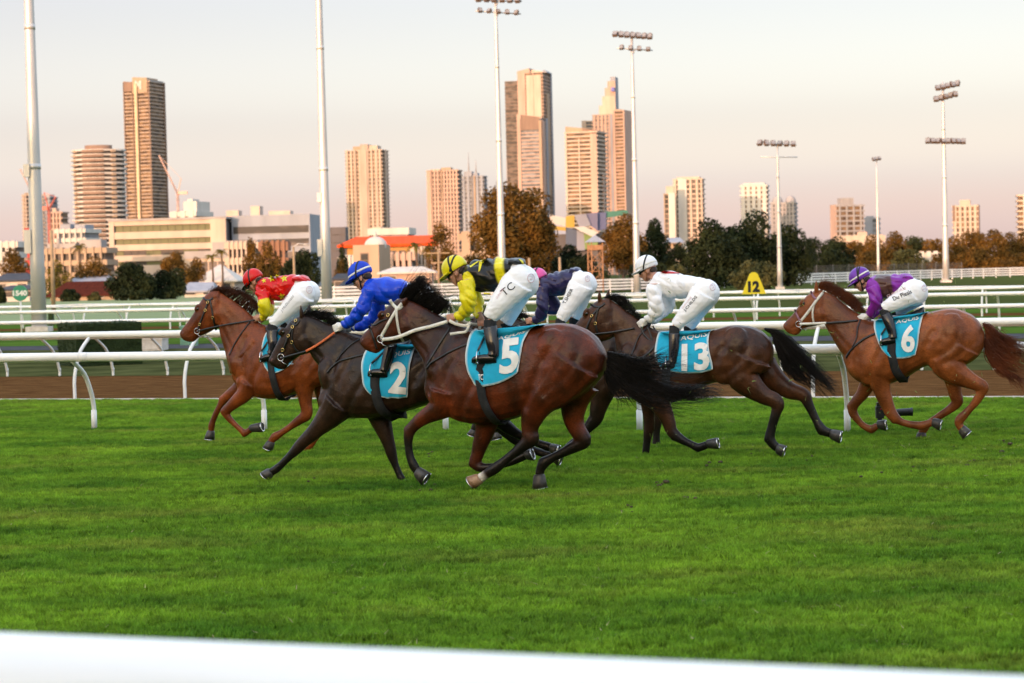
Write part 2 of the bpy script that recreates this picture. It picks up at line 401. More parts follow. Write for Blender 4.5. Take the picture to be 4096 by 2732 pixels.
def wire_fence(pts, label):
    pts = [Vector(p) for p in pts]; t = thing('wire_fence', label, 'fence', pts[0])
    m = mat('fence_steel', (.16, .15, .14), (.1, .1, .1), scale=3, rough=.7, metal=.3)
    nodes = []
    for a, e in zip(pts[:-1], pts[1:]):
        n = max(1, int((e - a).length / 4.5)); nodes += [a.lerp(e, i / n) for i in range(n)]
    nodes.append(pts[-1])
    q = MB(); q.tube([(0, 0, 0), (0, 0, 2.5)], .05, 6); me = q.mesh('fence_post', m)
    for p in nodes: obj('fence_post', me, None, t).location = p - pts[0]
    w = MB()
    for i in range(12):
        z = .15 + i * .2; w.tube([p - pts[0] + Vector((0, 0, z)) for p in nodes], .02, 3)
    for a, e in zip(nodes[:-1], nodes[1:]):
        for k in range(14):
            p = a.lerp(e, k / 14) - pts[0]; w.tube([p, p + Vector((0, 0, 2.4))], .014, 3)
    obj('wire_mesh', w, m, t, kind='stuff')
o_ = Vector((0, 9, 0))
wire_fence([p + o_ for p in fp[1:5]], 'dark wire mesh fence standing behind the white board fence')
# ------------------------------------------------------------------ frame of a rider: the upright plane along which one horse gallops
class Frame:
    def __init__(s, c, x, y):
        s.O = ground(c, x, y); s.ex = DU; s.ey = DV
        s.cam = s.loc(CAMPOS)
    def loc(s, P):
        d = P - s.O; return Vector((d.dot(s.ex), d.dot(s.ey), d.z))
    def p(s, c, x, y, lat=0.0):
        """point of the plane 'lat' metres on the near side of the horse's middle, in the horse's own axes"""
        d = ray(c, x, y); t = ((s.O - CAMPOS).dot(s.ey) - lat) / d.dot(s.ey)
        return s.loc(CAMPOS + d * t)
    def mpp(s, c, x, y):
        d = ray(c, x, y); return (s.O - CAMPOS).dot(s.ey) / d.dot(s.ey) / F / CR[c][2]
    def rayl(s, c, x, y):
        d = ray(c, x, y); return Vector((d.dot(s.ex), d.dot(s.ey), d.z)).normalized()
    def cast(s, bvh, c, x, y, off=0.0, lat=0.2):
        d = s.rayl(c, x, y); h = bvh.ray_cast(s.cam, d)
        if h[0] is None:
            return s.p(c, x, y, lat), -d, False
        n = h[1]
        if n.dot(d) > 0: n = -n
        return h[0] + n * off, n, True

def sag_tube(mb, fr, c, pts, k=3, latmax=.17, kl=.85, n=14, rec=None, tg=None, xr=1.0):
    """limb: points x, y, half width (pixels) and side offset; oval rings across the path"""
    P = []
    for i, q in enumerate(pts):
        lat = q[3]; w = fr.p(c, q[0], q[1], lat); r = q[2] * fr.mpp(c, q[0], q[1]) * xr
        P.append((w.x, w.y, w.z, r, tg[i] if tg else 0.0))
    C = crom(P, k); rings = []
    for i, q in enumerate(C):
        a = Vector(C[max(i - 1, 0)][:3]); e = Vector(C[min(i + 1, len(C) - 1)][:3]); t = (e - a); t.y *= .3
        t = t.normalized(); pl = Vector((-t.z, 0, t.x)).normalized(); r = max(q[3], .004); rl = min(r * kl, latmax)
        o = Vector(q[:3])
        rings.append([o + pl * (r * cos(2 * pi * j / n)) + Vector((0, 1, 0)) * (rl * sin(2 * pi * j / n)) for j in range(n)])
        if rec is not None: rec.append((o.x, o.y, o.z, (r + rl) / 2, q[4]))
    mb.loft(rings)
    return C

def strap(mb, pts, nrm, w, th=.004):
    rings = []
    for i, p in enumerate(pts):
        t = (pts[min(i + 1, len(pts) - 1)] - pts[max(i - 1, 0)])
        if t.length < 1e-6: t = Vector((1, 0, 0))
        t.normalize(); n = nrm[i]; s_ = t.cross(n)
        s_ = s_.normalized() if s_.length > 1e-5 else Vector((0, 0, 1)); n = s_.cross(t).normalized()
        h = w * .5
        rings.append([p - s_ * h - n * th, p + s_ * h - n * th, p + s_ * h + n * th, p - s_ * h + n * th])
    mb.loft(rings)

def dens(pts, k=5):
    return [tuple(q) for q in crom(pts, k)]

def draped(fr, bvh, c, pts, w, th=.004, off=.006, mirror=True, lat=.1, mb=None, k=6, free=False):
    """strap laid on the body along the traced line (both sides of the animal)"""
    mb = mb or MB(); P = []; N = []; last = lat
    for q in dens(pts, k):
        p, n, ok = fr.cast(bvh, c, q[0], q[1], off, last)
        if ok and not free: last = -p.y
        if free: p = fr.p(c, q[0], q[1], q[2] if len(q) > 2 else lat); n = Vector((0, -1, 0))
        P.append(p); N.append(n)
    # calm the jumps between body parts
    for _ in range(2):
        P = [P[0]] + [P[i - 1] * .25 + P[i] * .5 + P[i + 1] * .25 for i in range(1, len(P) - 1)] + [P[-1]]
    strap(mb, P, N, w, th)
    if mirror:
        fl = lambda v: Vector((v.x, -v.y, v.z)); strap(mb, [fl(p) for p in P], [fl(n) for n in N], w, th)
    return mb

def ring_link(mb, c, r, rr=.004, n=12, ax=Vector((0, 1, 0))):
    a = ax.orthogonal().normalized(); b = ax.cross(a)
    mb.tube([c + (a * cos(2 * pi * i / n) + b * sin(2 * pi * i / n)) * r for i in range(n + 1)], rr, 6, False)

def hair(mb, fr, c, guides, n, jit, lat0=.0, latj=.05, rad=.0035, tipr=.0006, taper=.5, seg=11, short=(.6, 1.0), wave=.0, sides=3):
    G = [[fr.p(c, q[0], q[1], lat0 + (q[2] if len(q) > 2 else 0)) for q in g] for g in guides]
    ng = len(G)
    for i in range(n):
        s = random.random() * (ng - 1); a = min(int(s), ng - 2); t = s - a
        pts = [G[a][k].lerp(G[a + 1][k], t) for k in range(len(G[0]))]
        C = crom([tuple(p) for p in pts], 4); L = random.uniform(*short); m = len(C) - 1
        ph = random.uniform(0, 6.28); fq = random.uniform(1.2, 2.6); amp = wave * random.uniform(.3, 1)
        jx, jy, jz = (random.gauss(0, 1) for _ in range(3)); out = []
        for k in range(seg + 1):
            f = min(k / seg * L * m, m * 1.15); i0 = min(int(f), m - 1); q = Vector(C[i0]).lerp(Vector(C[i0 + 1]), f - i0)
            g = k / seg; e = .25 + .75 * g
            q += Vector((jx * jit * e, jy * latj * e, jz * jit * e + amp * sin(ph + fq * 6.28 * g) * g)) + Vector((amp * .5 * cos(ph + fq * 5 * g) * g, 0, 0))
            out.append(q)
        r = rad * random.uniform(.6, 1.3)
        mb.tube(out, [r * (1 - taper * g / seg) if g < seg * .7 else max(tipr, r * (1 - taper * .7) * (1 - (g - seg * .7) / (seg * .3))) for g in range(seg + 1)], sides)
    return mb

def coat(name, c1, c2, dark, muzzle=None):
    m = mat(name, c1, tuple(x * .8 for x in c2), scale=5.5, rough=.38, stretch=(1, 1, .7), detail=8, spec=.20, rvar=.12, sheen=.0, coat=.10)
    attr_mix(m, 'dark', dark); attr_mix(m, 'white', (.62, .56, .48))
    n = m.node_tree.nodes; l = m.node_tree.links; b = n['Principled BSDF']
    src = b.inputs['Base Color'].links[0].from_socket; t0 = n.new('ShaderNodeTexCoord')
    def grain(sc, lo, hi, st, src):
        m0 = n.new('ShaderNodeMapping'); m0.inputs['Scale'].default_value = st; l.new(t0.outputs['Object'], m0.inputs[0])
        g0 = n.new('ShaderNodeTexNoise'); g0.inputs['Scale'].default_value = sc; g0.inputs['Detail'].default_value = 5; l.new(m0.outputs[0], g0.inputs[0])
        r0 = n.new('ShaderNodeMapRange'); r0.inputs['From Min'].default_value = .3; r0.inputs['From Max'].default_value = .7; r0.inputs['To Min'].default_value = lo; r0.inputs['To Max'].default_value = hi; l.new(g0.outputs['Fac'], r0.inputs[0])
        x0 = n.new('ShaderNodeMixRGB'); x0.blend_type = 'MULTIPLY'; x0.inputs[0].default_value = 1; l.new(src, x0.inputs[1]); l.new(r0.outputs[0], x0.inputs[2]); return x0.outputs[0]
    src = grain(75, .72, 1.3, (.6, 1, 1.4), src); src = grain(2.6, .62, 1.28, (1, 1, 1.3), src); l.new(src, b.inputs['Base Color'])      # hair lie and dappling
    t = n.new('ShaderNodeTexCoord'); mp = n.new('ShaderNodeMapping'); mp.inputs['Scale'].default_value = (1.0, 1.0, 1.0); l.new(t.outputs['Object'], mp.inputs[0])
    big = n.new('ShaderNodeTexNoise'); big.inputs['Scale'].default_value = 5; big.inputs['Detail'].default_value = 2; big.inputs['Distortion'].default_value = .8
    fine = n.new('ShaderNodeTexNoise'); fine.inputs['Scale'].default_value = 22; fine.inputs['Detail'].default_value = 7; fine.inputs['Roughness'].default_value = .62
    mp2 = n.new('ShaderNodeMapping'); mp2.inputs['Scale'].default_value = (1.5, 1, .6); mp2.inputs['Rotation'].default_value = (0, .5, 0); l.new(t.outputs['Object'], mp2.inputs[0])
    l.new(mp.outputs[0], big.inputs[0]); l.new(mp2.outputs[0], fine.inputs[0])
    vein = n.new('ShaderNodeTexNoise'); vein.inputs['Scale'].default_value = 9; vein.inputs['Detail'].default_value = 1; vein.inputs['Distortion'].default_value = 1.5
    l.new(mp.outputs[0], vein.inputs[0])
    ab = n.new('ShaderNodeMath'); ab.operation = 'SUBTRACT'; ab.inputs[1].default_value = .5; l.new(vein.outputs['Fac'], ab.inputs[0])
    a2 = n.new('ShaderNodeMath'); a2.operation = 'ABSOLUTE'; l.new(ab.outputs[0], a2.inputs[0])
    a3 = n.new('ShaderNodeMapRange'); a3.inputs['From Max'].default_value = .03; a3.inputs['To Min'].default_value = 1; a3.inputs['To Max'].default_value = 0; l.new(a2.outputs[0], a3.inputs[0])
    b1 = n.new('ShaderNodeBump'); b1.inputs['Strength'].default_value = .22; b1.inputs['Distance'].default_value = .035; l.new(big.outputs['Fac'], b1.inputs['Height'])
    b3 = n.new('ShaderNodeBump'); b3.inputs['Strength'].default_value = .22; b3.inputs['Distance'].default_value = .007; l.new(a3.outputs[0], b3.inputs['Height']); l.new(b1.outputs[0], b3.inputs['Normal'])
    b2 = n.new('ShaderNodeBump'); b2.inputs['Strength'].default_value = .30; b2.inputs['Distance'].default_value = .010; l.new(fine.outputs['Fac'], b2.inputs['Height']); l.new(b3.outputs[0], b2.inputs['Normal'])
    l.new(b2.outputs[0], b.inputs['Normal']); l.new(b2.outputs[0], b.inputs['Coat Normal'])
    return m
CHEST = coat('chestnut_coat', (.22, .050, .010), (.13, .028, .007), (.05, .018, .010))
CHEST2 = coat('red_chestnut_coat', (.26, .072, .018), (.155, .042, .011), (.07, .022, .011))
BAY = coat('bay_coat', (.122, .023, .006), (.045, .011, .004), (.0085, .006, .005))
BROWN = coat('dark_brown_coat', (.036, .016, .009), (.016, .008, .005), (.008, .006, .005))
BROWN2 = coat('brown_coat', (.080, .027, .010), (.036, .013, .006), (.009, .0065, .006))
M_HOOF = mat('hoof_horn', (.045, .038, .032), (.02, .018, .016), scale=14, rough=.45, bump=.2, bscale=60)
M_HOOFW = mat('pale_hoof_horn', (.33, .20, .11), (.20, .10, .05), scale=22, rough=.5, bump=.2, bscale=60)
M_SOLE = mat('hoof_sole', (.05, .04, .028), (.025, .02, .015), scale=20, rough=.9)
M_SHOE = mat('racing_plate_metal', (.75, .75, .76), (.55, .55, .56), scale=10, rough=.25, metal=1.0)
M_LEA = mat('black_leather', (.012, .012, .013), (.006, .006, .007), scale=12, rough=.38, bump=.1)
M_WLEA = mat('white_leather', (.72, .69, .60), (.55, .52, .44), scale=14, rough=.5, bump=.15)
M_BRASS = mat('brass_buckle', (.80, .58, .22), (.6, .42, .15), scale=10, rough=.25, metal=1.0)
M_STEEL = mat('bit_steel', (.7, .7, .72), (.5, .5, .52), scale=10, rough=.2, metal=1.0)
M_GIRTH = mat('girth_webbing', (.013, .013, .014), (.007, .007, .008), scale=30, rough=.8, bump=.2, bscale=120)
M_EYE = mat('horse_eye', (.012, .006, .004), (.006, .004, .003), rough=.05, spec=.8)
M_NOS = mat('nostril_skin', (.16, .045, .04), (.05, .02, .02), scale=20, rough=.5)
def cloth_mat():
    m = mat('saddle_cloth_blue', (.008, .39, .60), (.006, .31, .50), scale=7, rough=.85, bump=.35, bscale=9, bdist=.03)
    return attr_mix(m, 'border', (.72, .70, .64))
M_CLOTH = cloth_mat()
M_PRINT = mat('cloth_print_white', (.80, .79, .75), (.70, .69, .65), scale=12, rough=.85)

HP = {}
def hoof(fr, parent, c, x0, y0, x1, y1, r, lat, m=None, twist=0.0, lat1=None):
    a = fr.p(c, x0, y0, lat); e = fr.p(c, x1, y1, lat if lat1 is None else lat1); ax = (e - a); L = ax.length; ax.normalize()
    # toe points forward (-x) or, for a folded leg, along the side away from the heel
    toe = Vector((-1, 0, 0)) if abs(ax.x) < .75 else Vector((0, 0, -1 if ax.x > 0 else 1))
    toe = (toe - ax * toe.dot(ax)).normalized(); sd = ax.cross(toe)
    mb = MB(); n = 18; rings = []
    def ring(t, rr, sh):
        o = a + ax * (L * t) + toe * sh
        out = []
        for j in range(n):
            f = 2 * pi * j / n; k = 1.0 if cos(f) > -.5 else .86
            tt = max(-.06, min(1.06, t)); o2 = Vector(o)
            # the heel is shorter than the toe
            q = o2 + toe * (rr * 1.08 * cos(f) * k) + sd * (rr * sin(f))
            out.append(q)
        return out
    rings = [ring(-.18, r * .62, 0), ring(0, r * .76, r * .02), ring(.5, r * .88, r * .10), ring(1, r, r * .18)]
    mb.loft(rings)
    h = obj('hoof', mb, m or M_HOOF, parent)
    s = MB(); rr = [a + ax * (L * 1.01) + toe * (r * .18)]
    o = rr[0]; inner = []; outer = []
    pts = []
    for j in range(15):
        f = -2.45 + 4.9 * j / 14; pts.append(o + toe * (r * .93 * cos(f)) + sd * (r * .88 * sin(f)))
    rgs = []
    for i, p in enumerate(pts):
        rad = (p - o).normalized(); w = r * .17
        rgs.append([p - rad * w + ax * .000, p + rad * w * .6 + ax * .000, p + rad * w * .6 + ax * .010, p - rad * w + ax * .010])
    s.loft(rgs); obj('horseshoe', s, M_SHOE, h)
    s = MB(); s.add([o + ax * .002 + toe * (r * .80 * cos(2 * pi * j / 16)) + sd * (r * .76 * sin(2 * pi * j / 16)) for j in range(16)] + [o - ax * .008], [(j, (j + 1) % 16, 16) for j in range(16)])
    obj('sole', s, M_SOLE, h)
    return h

# hollows between the big muscles: part of the body, groove half width, depth, least side offset, line (along, down)
GROOVES = [('trunk', .030, .020, .06, [(.03, .25), (.06, .55), (.10, .85)]), ('trunk', .030, .022, .06, [(.34, .25), (.30, .5), (.27, .75), (.27, .95)]),
           ('trunk', .026, .016, .06, [(.16, .30), (.15, .55), (.20, .80)]), ('trunk', .034, .024, .06, [(.63, .35), (.60, .6), (.575, .9)]),
           ('trunk', .034, .015, .06, [(.95, .30), (.91, .55), (.82, .74), (.70, .90)]), ('trunk', .030, .016, .06, [(.80, .08), (.79, .35), (.75, .62), (.66, .82)]),
           ('trunk', .028, .014, .06, [(.68, .06), (.655, .25), (.64, .42)]), ('trunk', .045, .010, .08, [(.36, .72), (.45, .78), (.56, .74)]),
           ('neck', .026, .016, .03, [(.08, .78), (.45, .74), (.95, .70)]), ('neck', .032, .012, .03, [(.10, .30), (.45, .34), (.95, .48)]), ('neck', .03, .010, .03, [(.05, .55), (.5, .52), (1, .62)]),
           ('head', .012, .008, .012, [(.70, .80), (.84, .78), (.95, .66)]), ('head', .016, -.006, .03, [(.38, .42), (.5, .42), (.66, .46)]), ('head', .014, .007, .03, [(.45, .62), (.6, .66), (.75, .62)])]

def make_horse(S):
    fr = Frame(*S['anchor']); c0 = S['c']
    t = thing('horse', S['label'], 'horse', fr.O, -TH, 'horses galloping in the race'); S['fr'] = fr; S['t'] = t
    mb = MB(); rec = []; n = 20
    for key in ('head', 'neck', 'trunk'):
        cc, secs = S[key]
        Q = []
        for q in secs:
            a = fr.p(cc, q[0], q[1]); e = fr.p(cc, q[2], q[3]); Q.append((a.x, a.z, e.x, e.z, q[4]))
        C = crom(Q, 3); rings = []
        for i, q in enumerate(C):
            A = Vector((q[0], 0, q[1])); E = Vector((q[2], 0, q[3])); o = (A + E) / 2; h = (A - E) / 2; rg = []
            egg = {'head': .02, 'neck': .22, 'trunk': .12}[key]; sup = {'head': .8, 'neck': .9, 'trunk': .86}[key]
            for j in range(n):
                f = 2 * pi * j / n; cf, sf = cos(f), sin(f)
                cs = math.copysign(abs(cf) ** sup, cf); ss = math.copysign(abs(sf) ** (sup - (.14 if key == 'trunk' else 0)), sf)
                rg.append(o + h * cs + Vector((0, 1, 0)) * (q[4] * ss * (1 - egg * cf)))
            rings.append(rg)
            dk = 0.0
            if key == 'head': dk = max(0.0, (i / (len(C) - 1) - .62) / .3) * S.get('muzzle', 1.0)
            f_ = i / (len(C) - 1); fh = S.get('forehand', 0.0)
            if key == 'neck': dk = fh
            if key == 'trunk': dk = fh * max(0.0, 1 - f_ / .38)
            if key == 'head': dk = max(dk, fh * .6 * (1 - f_))
            rec.append((o.x, 0, o.z, (h.length + q[4]) / 2 if key != 'head' else h.length * .8, min(1, dk)))
        mb.loft(rings)
    # cheeks, eye ridge, shoulder, stifle and haunch muscles as extra volumes
    for cc, x, y, lat, rx, rz, ry, ang in S.get('muscle', []):
        for sgn in ((1, -1) if lat else (1,)):
            p = fr.p(cc, x, y, 0); k = fr.mpp(cc, x, y)
            R = Matrix.Rotation(-radians(ang), 3, 'Y')
            mb.ell((p.x, -lat * sgn, p.z), (rx * k, ry, rz * k), R)
    for cc, bx, by, tx, ty, r in S['ears']:
        for q in (1, -1):
            if (r < 0) != (q < 0): continue
            a = fr.p(cc, bx, by, .055 * q); e = fr.p(cc, tx, ty, .075 * q); m_ = a.lerp(e, .45); rr = abs(r)
            mb.tube([a, a.lerp(e, .2), m_, a.lerp(e, .75), e], [rr * .7, rr, rr * .95, rr * .6, .006], 10)
    for L in S['legs']:
        lat = L['lat']; pts = [(q[0], q[1], q[2], q[3] if len(q) > 3 else lat) for q in L['pts']]
        d0 = L.get('dark', 99); tg = [0 if i < d0 - 1 else (.5 if i == d0 - 1 else 1) for i in range(len(pts))]
        tg = [x * L.get('dk', 1.0) for x in tg]
        if 'white' in L: tg = [x if i < L['white'] else 2.0 for i, x in enumerate(tg)]
        sag_tube(mb, fr, L['c'], pts, 3, L.get('lm', .165), .82, 14, rec, tg)
        # bony points: hock or knee, fetlock, and the cord of the tendon behind
        W3 = [(fr.p(L['c'], q[0], q[1], q[3]), q[2] * fr.mpp(L['c'], q[0], q[1])) for q in pts]; hind = 'lm' in L
        best, bi = 9, None
        for i in range(3, len(W3) - 2):
            if W3[i][1] > .09: continue
            a_ = (W3[i][0] - W3[i - 2][0]).normalized(); b_ = (W3[i + 2][0] - W3[i][0]).normalized() if i + 2 < len(W3) else a_
            if a_.dot(b_) < best and i < len(W3) - 4: best, bi = a_.dot(b_), i
        if bi:
            P0, r0 = W3[bi]; out = (P0 * 2 - W3[bi - 2][0] - W3[bi + 2][0]); out.y = 0
            if out.length > 1e-4:
                out.normalize()
                if hind:
                    up = W3[bi - 1][0].lerp(W3[bi - 2][0], .5); ru = (W3[bi - 1][1] + W3[bi - 2][1]) / 2
                    tip = P0 + out * r0 * .75 + (W3[bi - 1][0] - P0) * .25
                    mb.tube([up + out * ru * .55, (up + out * ru * .75).lerp(tip, .6), tip, P0 + out * r0 * .35 + (W3[bi + 1][0] - P0) * .5], [.016, .017, .028, .018], 10)
                else:
                    mb.ell(P0 + out * r0 * .30, (r0 * .85, r0 * .72, r0 * .85), None, 12, 8)
        for i in range((bi or 4) + 1, len(W3) - 1):
            if W3[i][1] > W3[i - 1][1] * 1.1 and W3[i][1] > W3[i + 1][1] * 1.02:
                P0, r0 = W3[i]; a_ = W3[i - 1][0]; e_ = W3[i + 1][0]; out = P0 * 2 - a_ - e_; out.y = 0
                if out.length > 1e-4: mb.ell(P0 + out.normalized() * r0 * .35, (r0 * .8, r0 * .7, r0 * .8), None, 12, 8)
                break
    me = remesh(mb, .0122, 2); me.name = 'body'
    V = verts_np(me); R = np.array(rec); dark = np.zeros(len(V)); wht = np.zeros(len(V))
    for s0 in range(0, len(V), 8000):
        v = V[s0:s0 + 8000]; D = np.sqrt(((v[:, None, :] - R[None, :, :3]) ** 2).sum(2)) - R[None, :, 3]
        w = np.exp(-D / .022); w /= w.sum(1, keepdims=True); tv = R[:, 4]
        dark[s0:s0 + 8000] = (w * np.where(tv > 1.5, 0, np.minimum(tv, 1))).sum(1); wht[s0:s0 + 8000] = (w * (tv > 1.5)).sum(1)
    set_attr(me, 'dark', dark); set_attr(me, 'white', np.clip(wht * 1.6 - .3, 0, 1))
    me.materials.clear(); me.materials.append(S['mat'])
    # soft muscle relief
    no = np.empty(len(V) * 3); me.vertices.foreach_get('normal', no); no = no.reshape(-1, 3)
    d = np.array([noise.noise(Vector(v) * 5.5 + Vector((S['seed'], 0, 0))) * .006 + noise.noise(Vector((v[0] * 16, v[1] * 6, v[2] * 9)) + Vector((0, S['seed'], 0))) * .0022 for v in V])
    def secpt(key, tt, ss):
        cc, secs = S[key]; f_ = tt * (len(secs) - 1); i = min(int(f_), len(secs) - 2); w_ = f_ - i; q = [secs[i][k] * (1 - w_) + secs[i + 1][k] * w_ for k in range(4)]
        pt = fr.p(cc, q[0] + (q[2] - q[0]) * ss, q[1] + (q[3] - q[1]) * ss); return (pt.x, pt.z)
    for key, wd, dp, ymin, line in GROOVES:
        L_ = np.array([secpt(key, *q) for q in crom(line, 6)]); A_ = L_[:-1]; B_ = L_[1:]; AB = B_ - A_
        P_ = V[:, [0, 2]]; best = np.full(len(V), 9.0)
        for a_, ab in zip(A_, AB):
            u_ = np.clip(((P_ - a_) @ ab) / max(1e-9, ab @ ab), 0, 1); best = np.minimum(best, np.hypot(*(P_ - a_ - u_[:, None] * ab).T))
        g_ = np.exp(-(best / (1.15 * wd)) ** 2) - .3 * np.exp(-((best - 2.4 * wd) / (1.2 * wd)) ** 2)
        d -= dp * .5 * g_ * np.clip((np.abs(V[:, 1]) - ymin) / .03, 0, 1)
    me.vertices.foreach_set('co', (V + no * d[:, None]).ravel()); me.update()
    obj('body', me, None, t)
    bvh = bvh_of(me); S['bvh'] = bvh; S['bodyme'] = me
    for h in S['hooves']: hoof(fr, t, *h)
    # eyes and nostrils
    for nm, (cc, x, y, r), m_ in (('eye', S['eye'], M_EYE), ('nostril', S['nostril'], M_NOS)):
        p, nn, ok = fr.cast(bvh, cc, x, y, -r * (.45 if nm == 'eye' else .35), .06)
        for q in (1, -1):
            e = MB(); e.ell((p.x, p.y * q, p.z), (r * 1.15, r * .8, r) if nm == 'eye' else (r * .75, r * .6, r * 1.2), Matrix.Rotation(.5, 3, 'Y'), 12, 8); obj(nm, e, m_, t)
    # mane, tail
    hm = S['hairmat']
    if 'mane' in S:
        e = MB()
        for (cc, gs, num, jit, rad) in S['mane']: hair(e, fr, cc, gs, int(num * .8), jit * 1.25, 0, .022, rad * .8, short=(.35, 1.25) , wave=.03, taper=.7)
        for (cc, gs, num, jit, rad) in S['mane']: hair(e, fr, cc, gs, int(num * .22), jit * 3.2, 0, .03, rad * .65, short=(.5, 1.3), wave=.06, taper=.8)
        obj('mane', e, hm, t)
    if 'tail' in S:
        e = MB()
        for (cc, gs, num, jit, rad, sh) in S['tail']: hair(e, fr, cc, gs, num, jit, 0, .035, rad, short=sh, wave=.035, seg=16)
        obj('tail', e, hm, t)
    # saddle cloth
    cc, L, Rr, sag = S['cloth']; Lc = crom(L, 5); Rc = crom(Rr, 5); nu, nv = 22, len(Lc)
    vs = []; nr = []; bd = []
    for j in range(nv):
        for i in range(nu + 1):
            u = i / nu; f = j / (nv - 1); x = Lc[j][0] * (1 - u) + Rc[j][0] * u; y = Lc[j][1] * (1 - u) + Rc[j][1] * u + sag * f * 4 * u * (1 - u)
            p, nn, ok = fr.cast(bvh, cc, x, y, .014, .2)
            vs.append(p); nr.append(nn); dd = min(u, 1 - u) * 22; de = (1 - f) * nv
            bd.append(1.0 if (i in (0, nu) or j == nv - 1) else 0.0)
    # cloth hangs taut over small hollows, with a little flutter at the lower edge
    W_ = nu + 1
    for _ in range(6):
        nvs = list(vs)
        for j in range(1, nv - 1):
            for i in range(1, nu): nvs[j * W_ + i] = (vs[j * W_ + i - 1] + vs[j * W_ + i + 1] + vs[(j - 1) * W_ + i] + vs[(j + 1) * W_ + i]) / 4
        vs = [Vector((q.x, min(q.y, p.y), q.z)) for p, q in zip(vs, nvs)]
    for j in range(nv):
        for i in range(nu + 1):
            f = j / (nv - 1); k = noise.noise(Vector((i * .33, j * .12, S['seed']))) * .026 * f ** 1.2 + noise.noise(Vector((i * .7, j * .7, S['seed'] + 3))) * .004
            vs[j * W_ + i] = vs[j * W_ + i] + nr[j * W_ + i] * max(-.004, k)
    fs = [(j * W_ + i, (j + 1) * W_ + i, (j + 1) * W_ + i + 1, j * W_ + i + 1) for j in range(nv - 1) for i in range(nu)]
    e = MB(); e.add(vs, fs); e.add([(p.x, -p.y, p.z) for p in vs], [f[::-1] for f in fs])
    nb = len(vs); e.f += [(i, i + 1, nb + i + 1, nb + i) for i in range(nu)]          # over the back
    cme = e.mesh('saddle_cloth', M_CLOTH); set_attr(cme, 'border', bd + bd)
    co = obj('saddle_cloth', cme, None, t)
    sd = co.modifiers.new('thick', 'SOLIDIFY'); sd.thickness = .006; sd.offset = 1
    S['clothbvh'] = bvh_of(cme); S['clothobj'] = co
    for txt, o_, xd, yd, bold, cc2 in S.get('print', []):
        V2, F2 = text_mesh(txt, bold); e = MB(); pv = []
        for a, b_ in V2:
            x = o_[0] + xd[0] * a + yd[0] * b_; y = o_[1] + xd[1] * a + yd[1] * b_
            p, nn, ok = fr.cast(S['clothbvh'], cc2, x, y, .015, .27); pv.append(p)
        e.add(pv, F2); obj('number' if txt.isdigit() else 'lettering', e, M_PRINT, co)
    # girth and little race saddle
    cc, pts, w = S['girth']
    e = MB(); P = []; N = []
    for q in dens(pts, 6):
        p, nn, ok = fr.cast(bvh_of(me, cme) if False else bvh, cc, q[0], q[1], .024, .2); P.append(p); N.append(nn)
    fl = lambda v: Vector((v.x, -v.y, v.z))
    full = P + [Vector((P[-1].x, 0, P[-1].z - .02))] + [fl(p) for p in P[::-1]]; fn = N + [Vector((0, 0, -1))] + [fl(q) for q in N[::-1]]
    strap(e, full, fn, w, .006); S['girthobj'] = obj('girth', e, M_GIRTH, t)
    S['girthme'] = S['girthobj'].data
    cc, pts = S['saddle']; e = MB(); C = crom([tuple(fr.p(cc, x, y)) for x, y in pts], 4); m_ = len(C) - 1; rings = []
    for i, q in enumerate(C):
        f = i / m_; w = (.05 + .09 * math.sin(pi * min(1, f * .75 + .2))) ; o = Vector(q); rings.append(
            [o + Vector((0, w * sx, .016 * sz - .05 * abs(sx) ** 2)) for sx, sz in ((-1, 1), (-.5, 1), (0, 1), (.5, 1), (1, 1), (1, -1), (.5, -1), (0, -1), (-.5, -1), (-1, -1))])
    e.loft(rings); obj('saddle', e, M_LEA, t)
    # bridle
    bp = None
    for nm, cc, pts, w, m_ in S['bridle']:
        e = draped(fr, bvh, cc, pts, w, .004, .005, True, .09); o = obj(nm, e, m_, t)
        for x, y in S.get('buckles', {}).get(nm, []):
            p, nn, ok = fr.cast(bvh, cc, x, y, .012, .09); e2 = MB(); ring_link(e2, p, .016, .004, 10, nn); obj('buckle', e2, M_BRASS, o)
    cc, x, y = S['bit']; p, nn, ok = fr.cast(bvh, cc, x, y, .012, .07)
    e = MB(); ring_link(e, p, .036, .005, 16, Vector((0, 1, 0))); ring_link(e, Vector((p.x, -p.y, p.z)), .036, .005, 16, Vector((0, 1, 0)))
    e.tube([p, Vector((p.x, -p.y, p.z))], .006, 6); e.tube([p + Vector((.0, 0, -.03)), p + Vector((.03, 0, -.06)), p + Vector((.07, .01, -.075)), Vector((p.x + .07, -p.y, p.z - .075)), Vector((p.x, -p.y, p.z - .03))], .004, 6)
    obj('bit', e, M_STEEL, t); S['bitp'] = p
    for cc, pts, w, m_ in S.get('breast', []):
        obj('breastplate', draped(fr, bvh, cc, pts, w, .004, .008, True, .15), m_, t)
    for cc, pts, w, m_ in S['reins']:
        e = MB()
        for q in (1, -1):
            P = [Vector((v.x, v.y * q, v.z)) for v in (fr.p(cc, *z) for z in dens(pts, 6))]
            strap(e, P, [Vector((0, -q, .15)).normalized()] * len(P), w, .0025)
        obj('reins', e, m_, t)
    # stirrups
    cc, x, y, lat = S['stirrup']; ex_ = S.get('stirrup_tilt', .5)
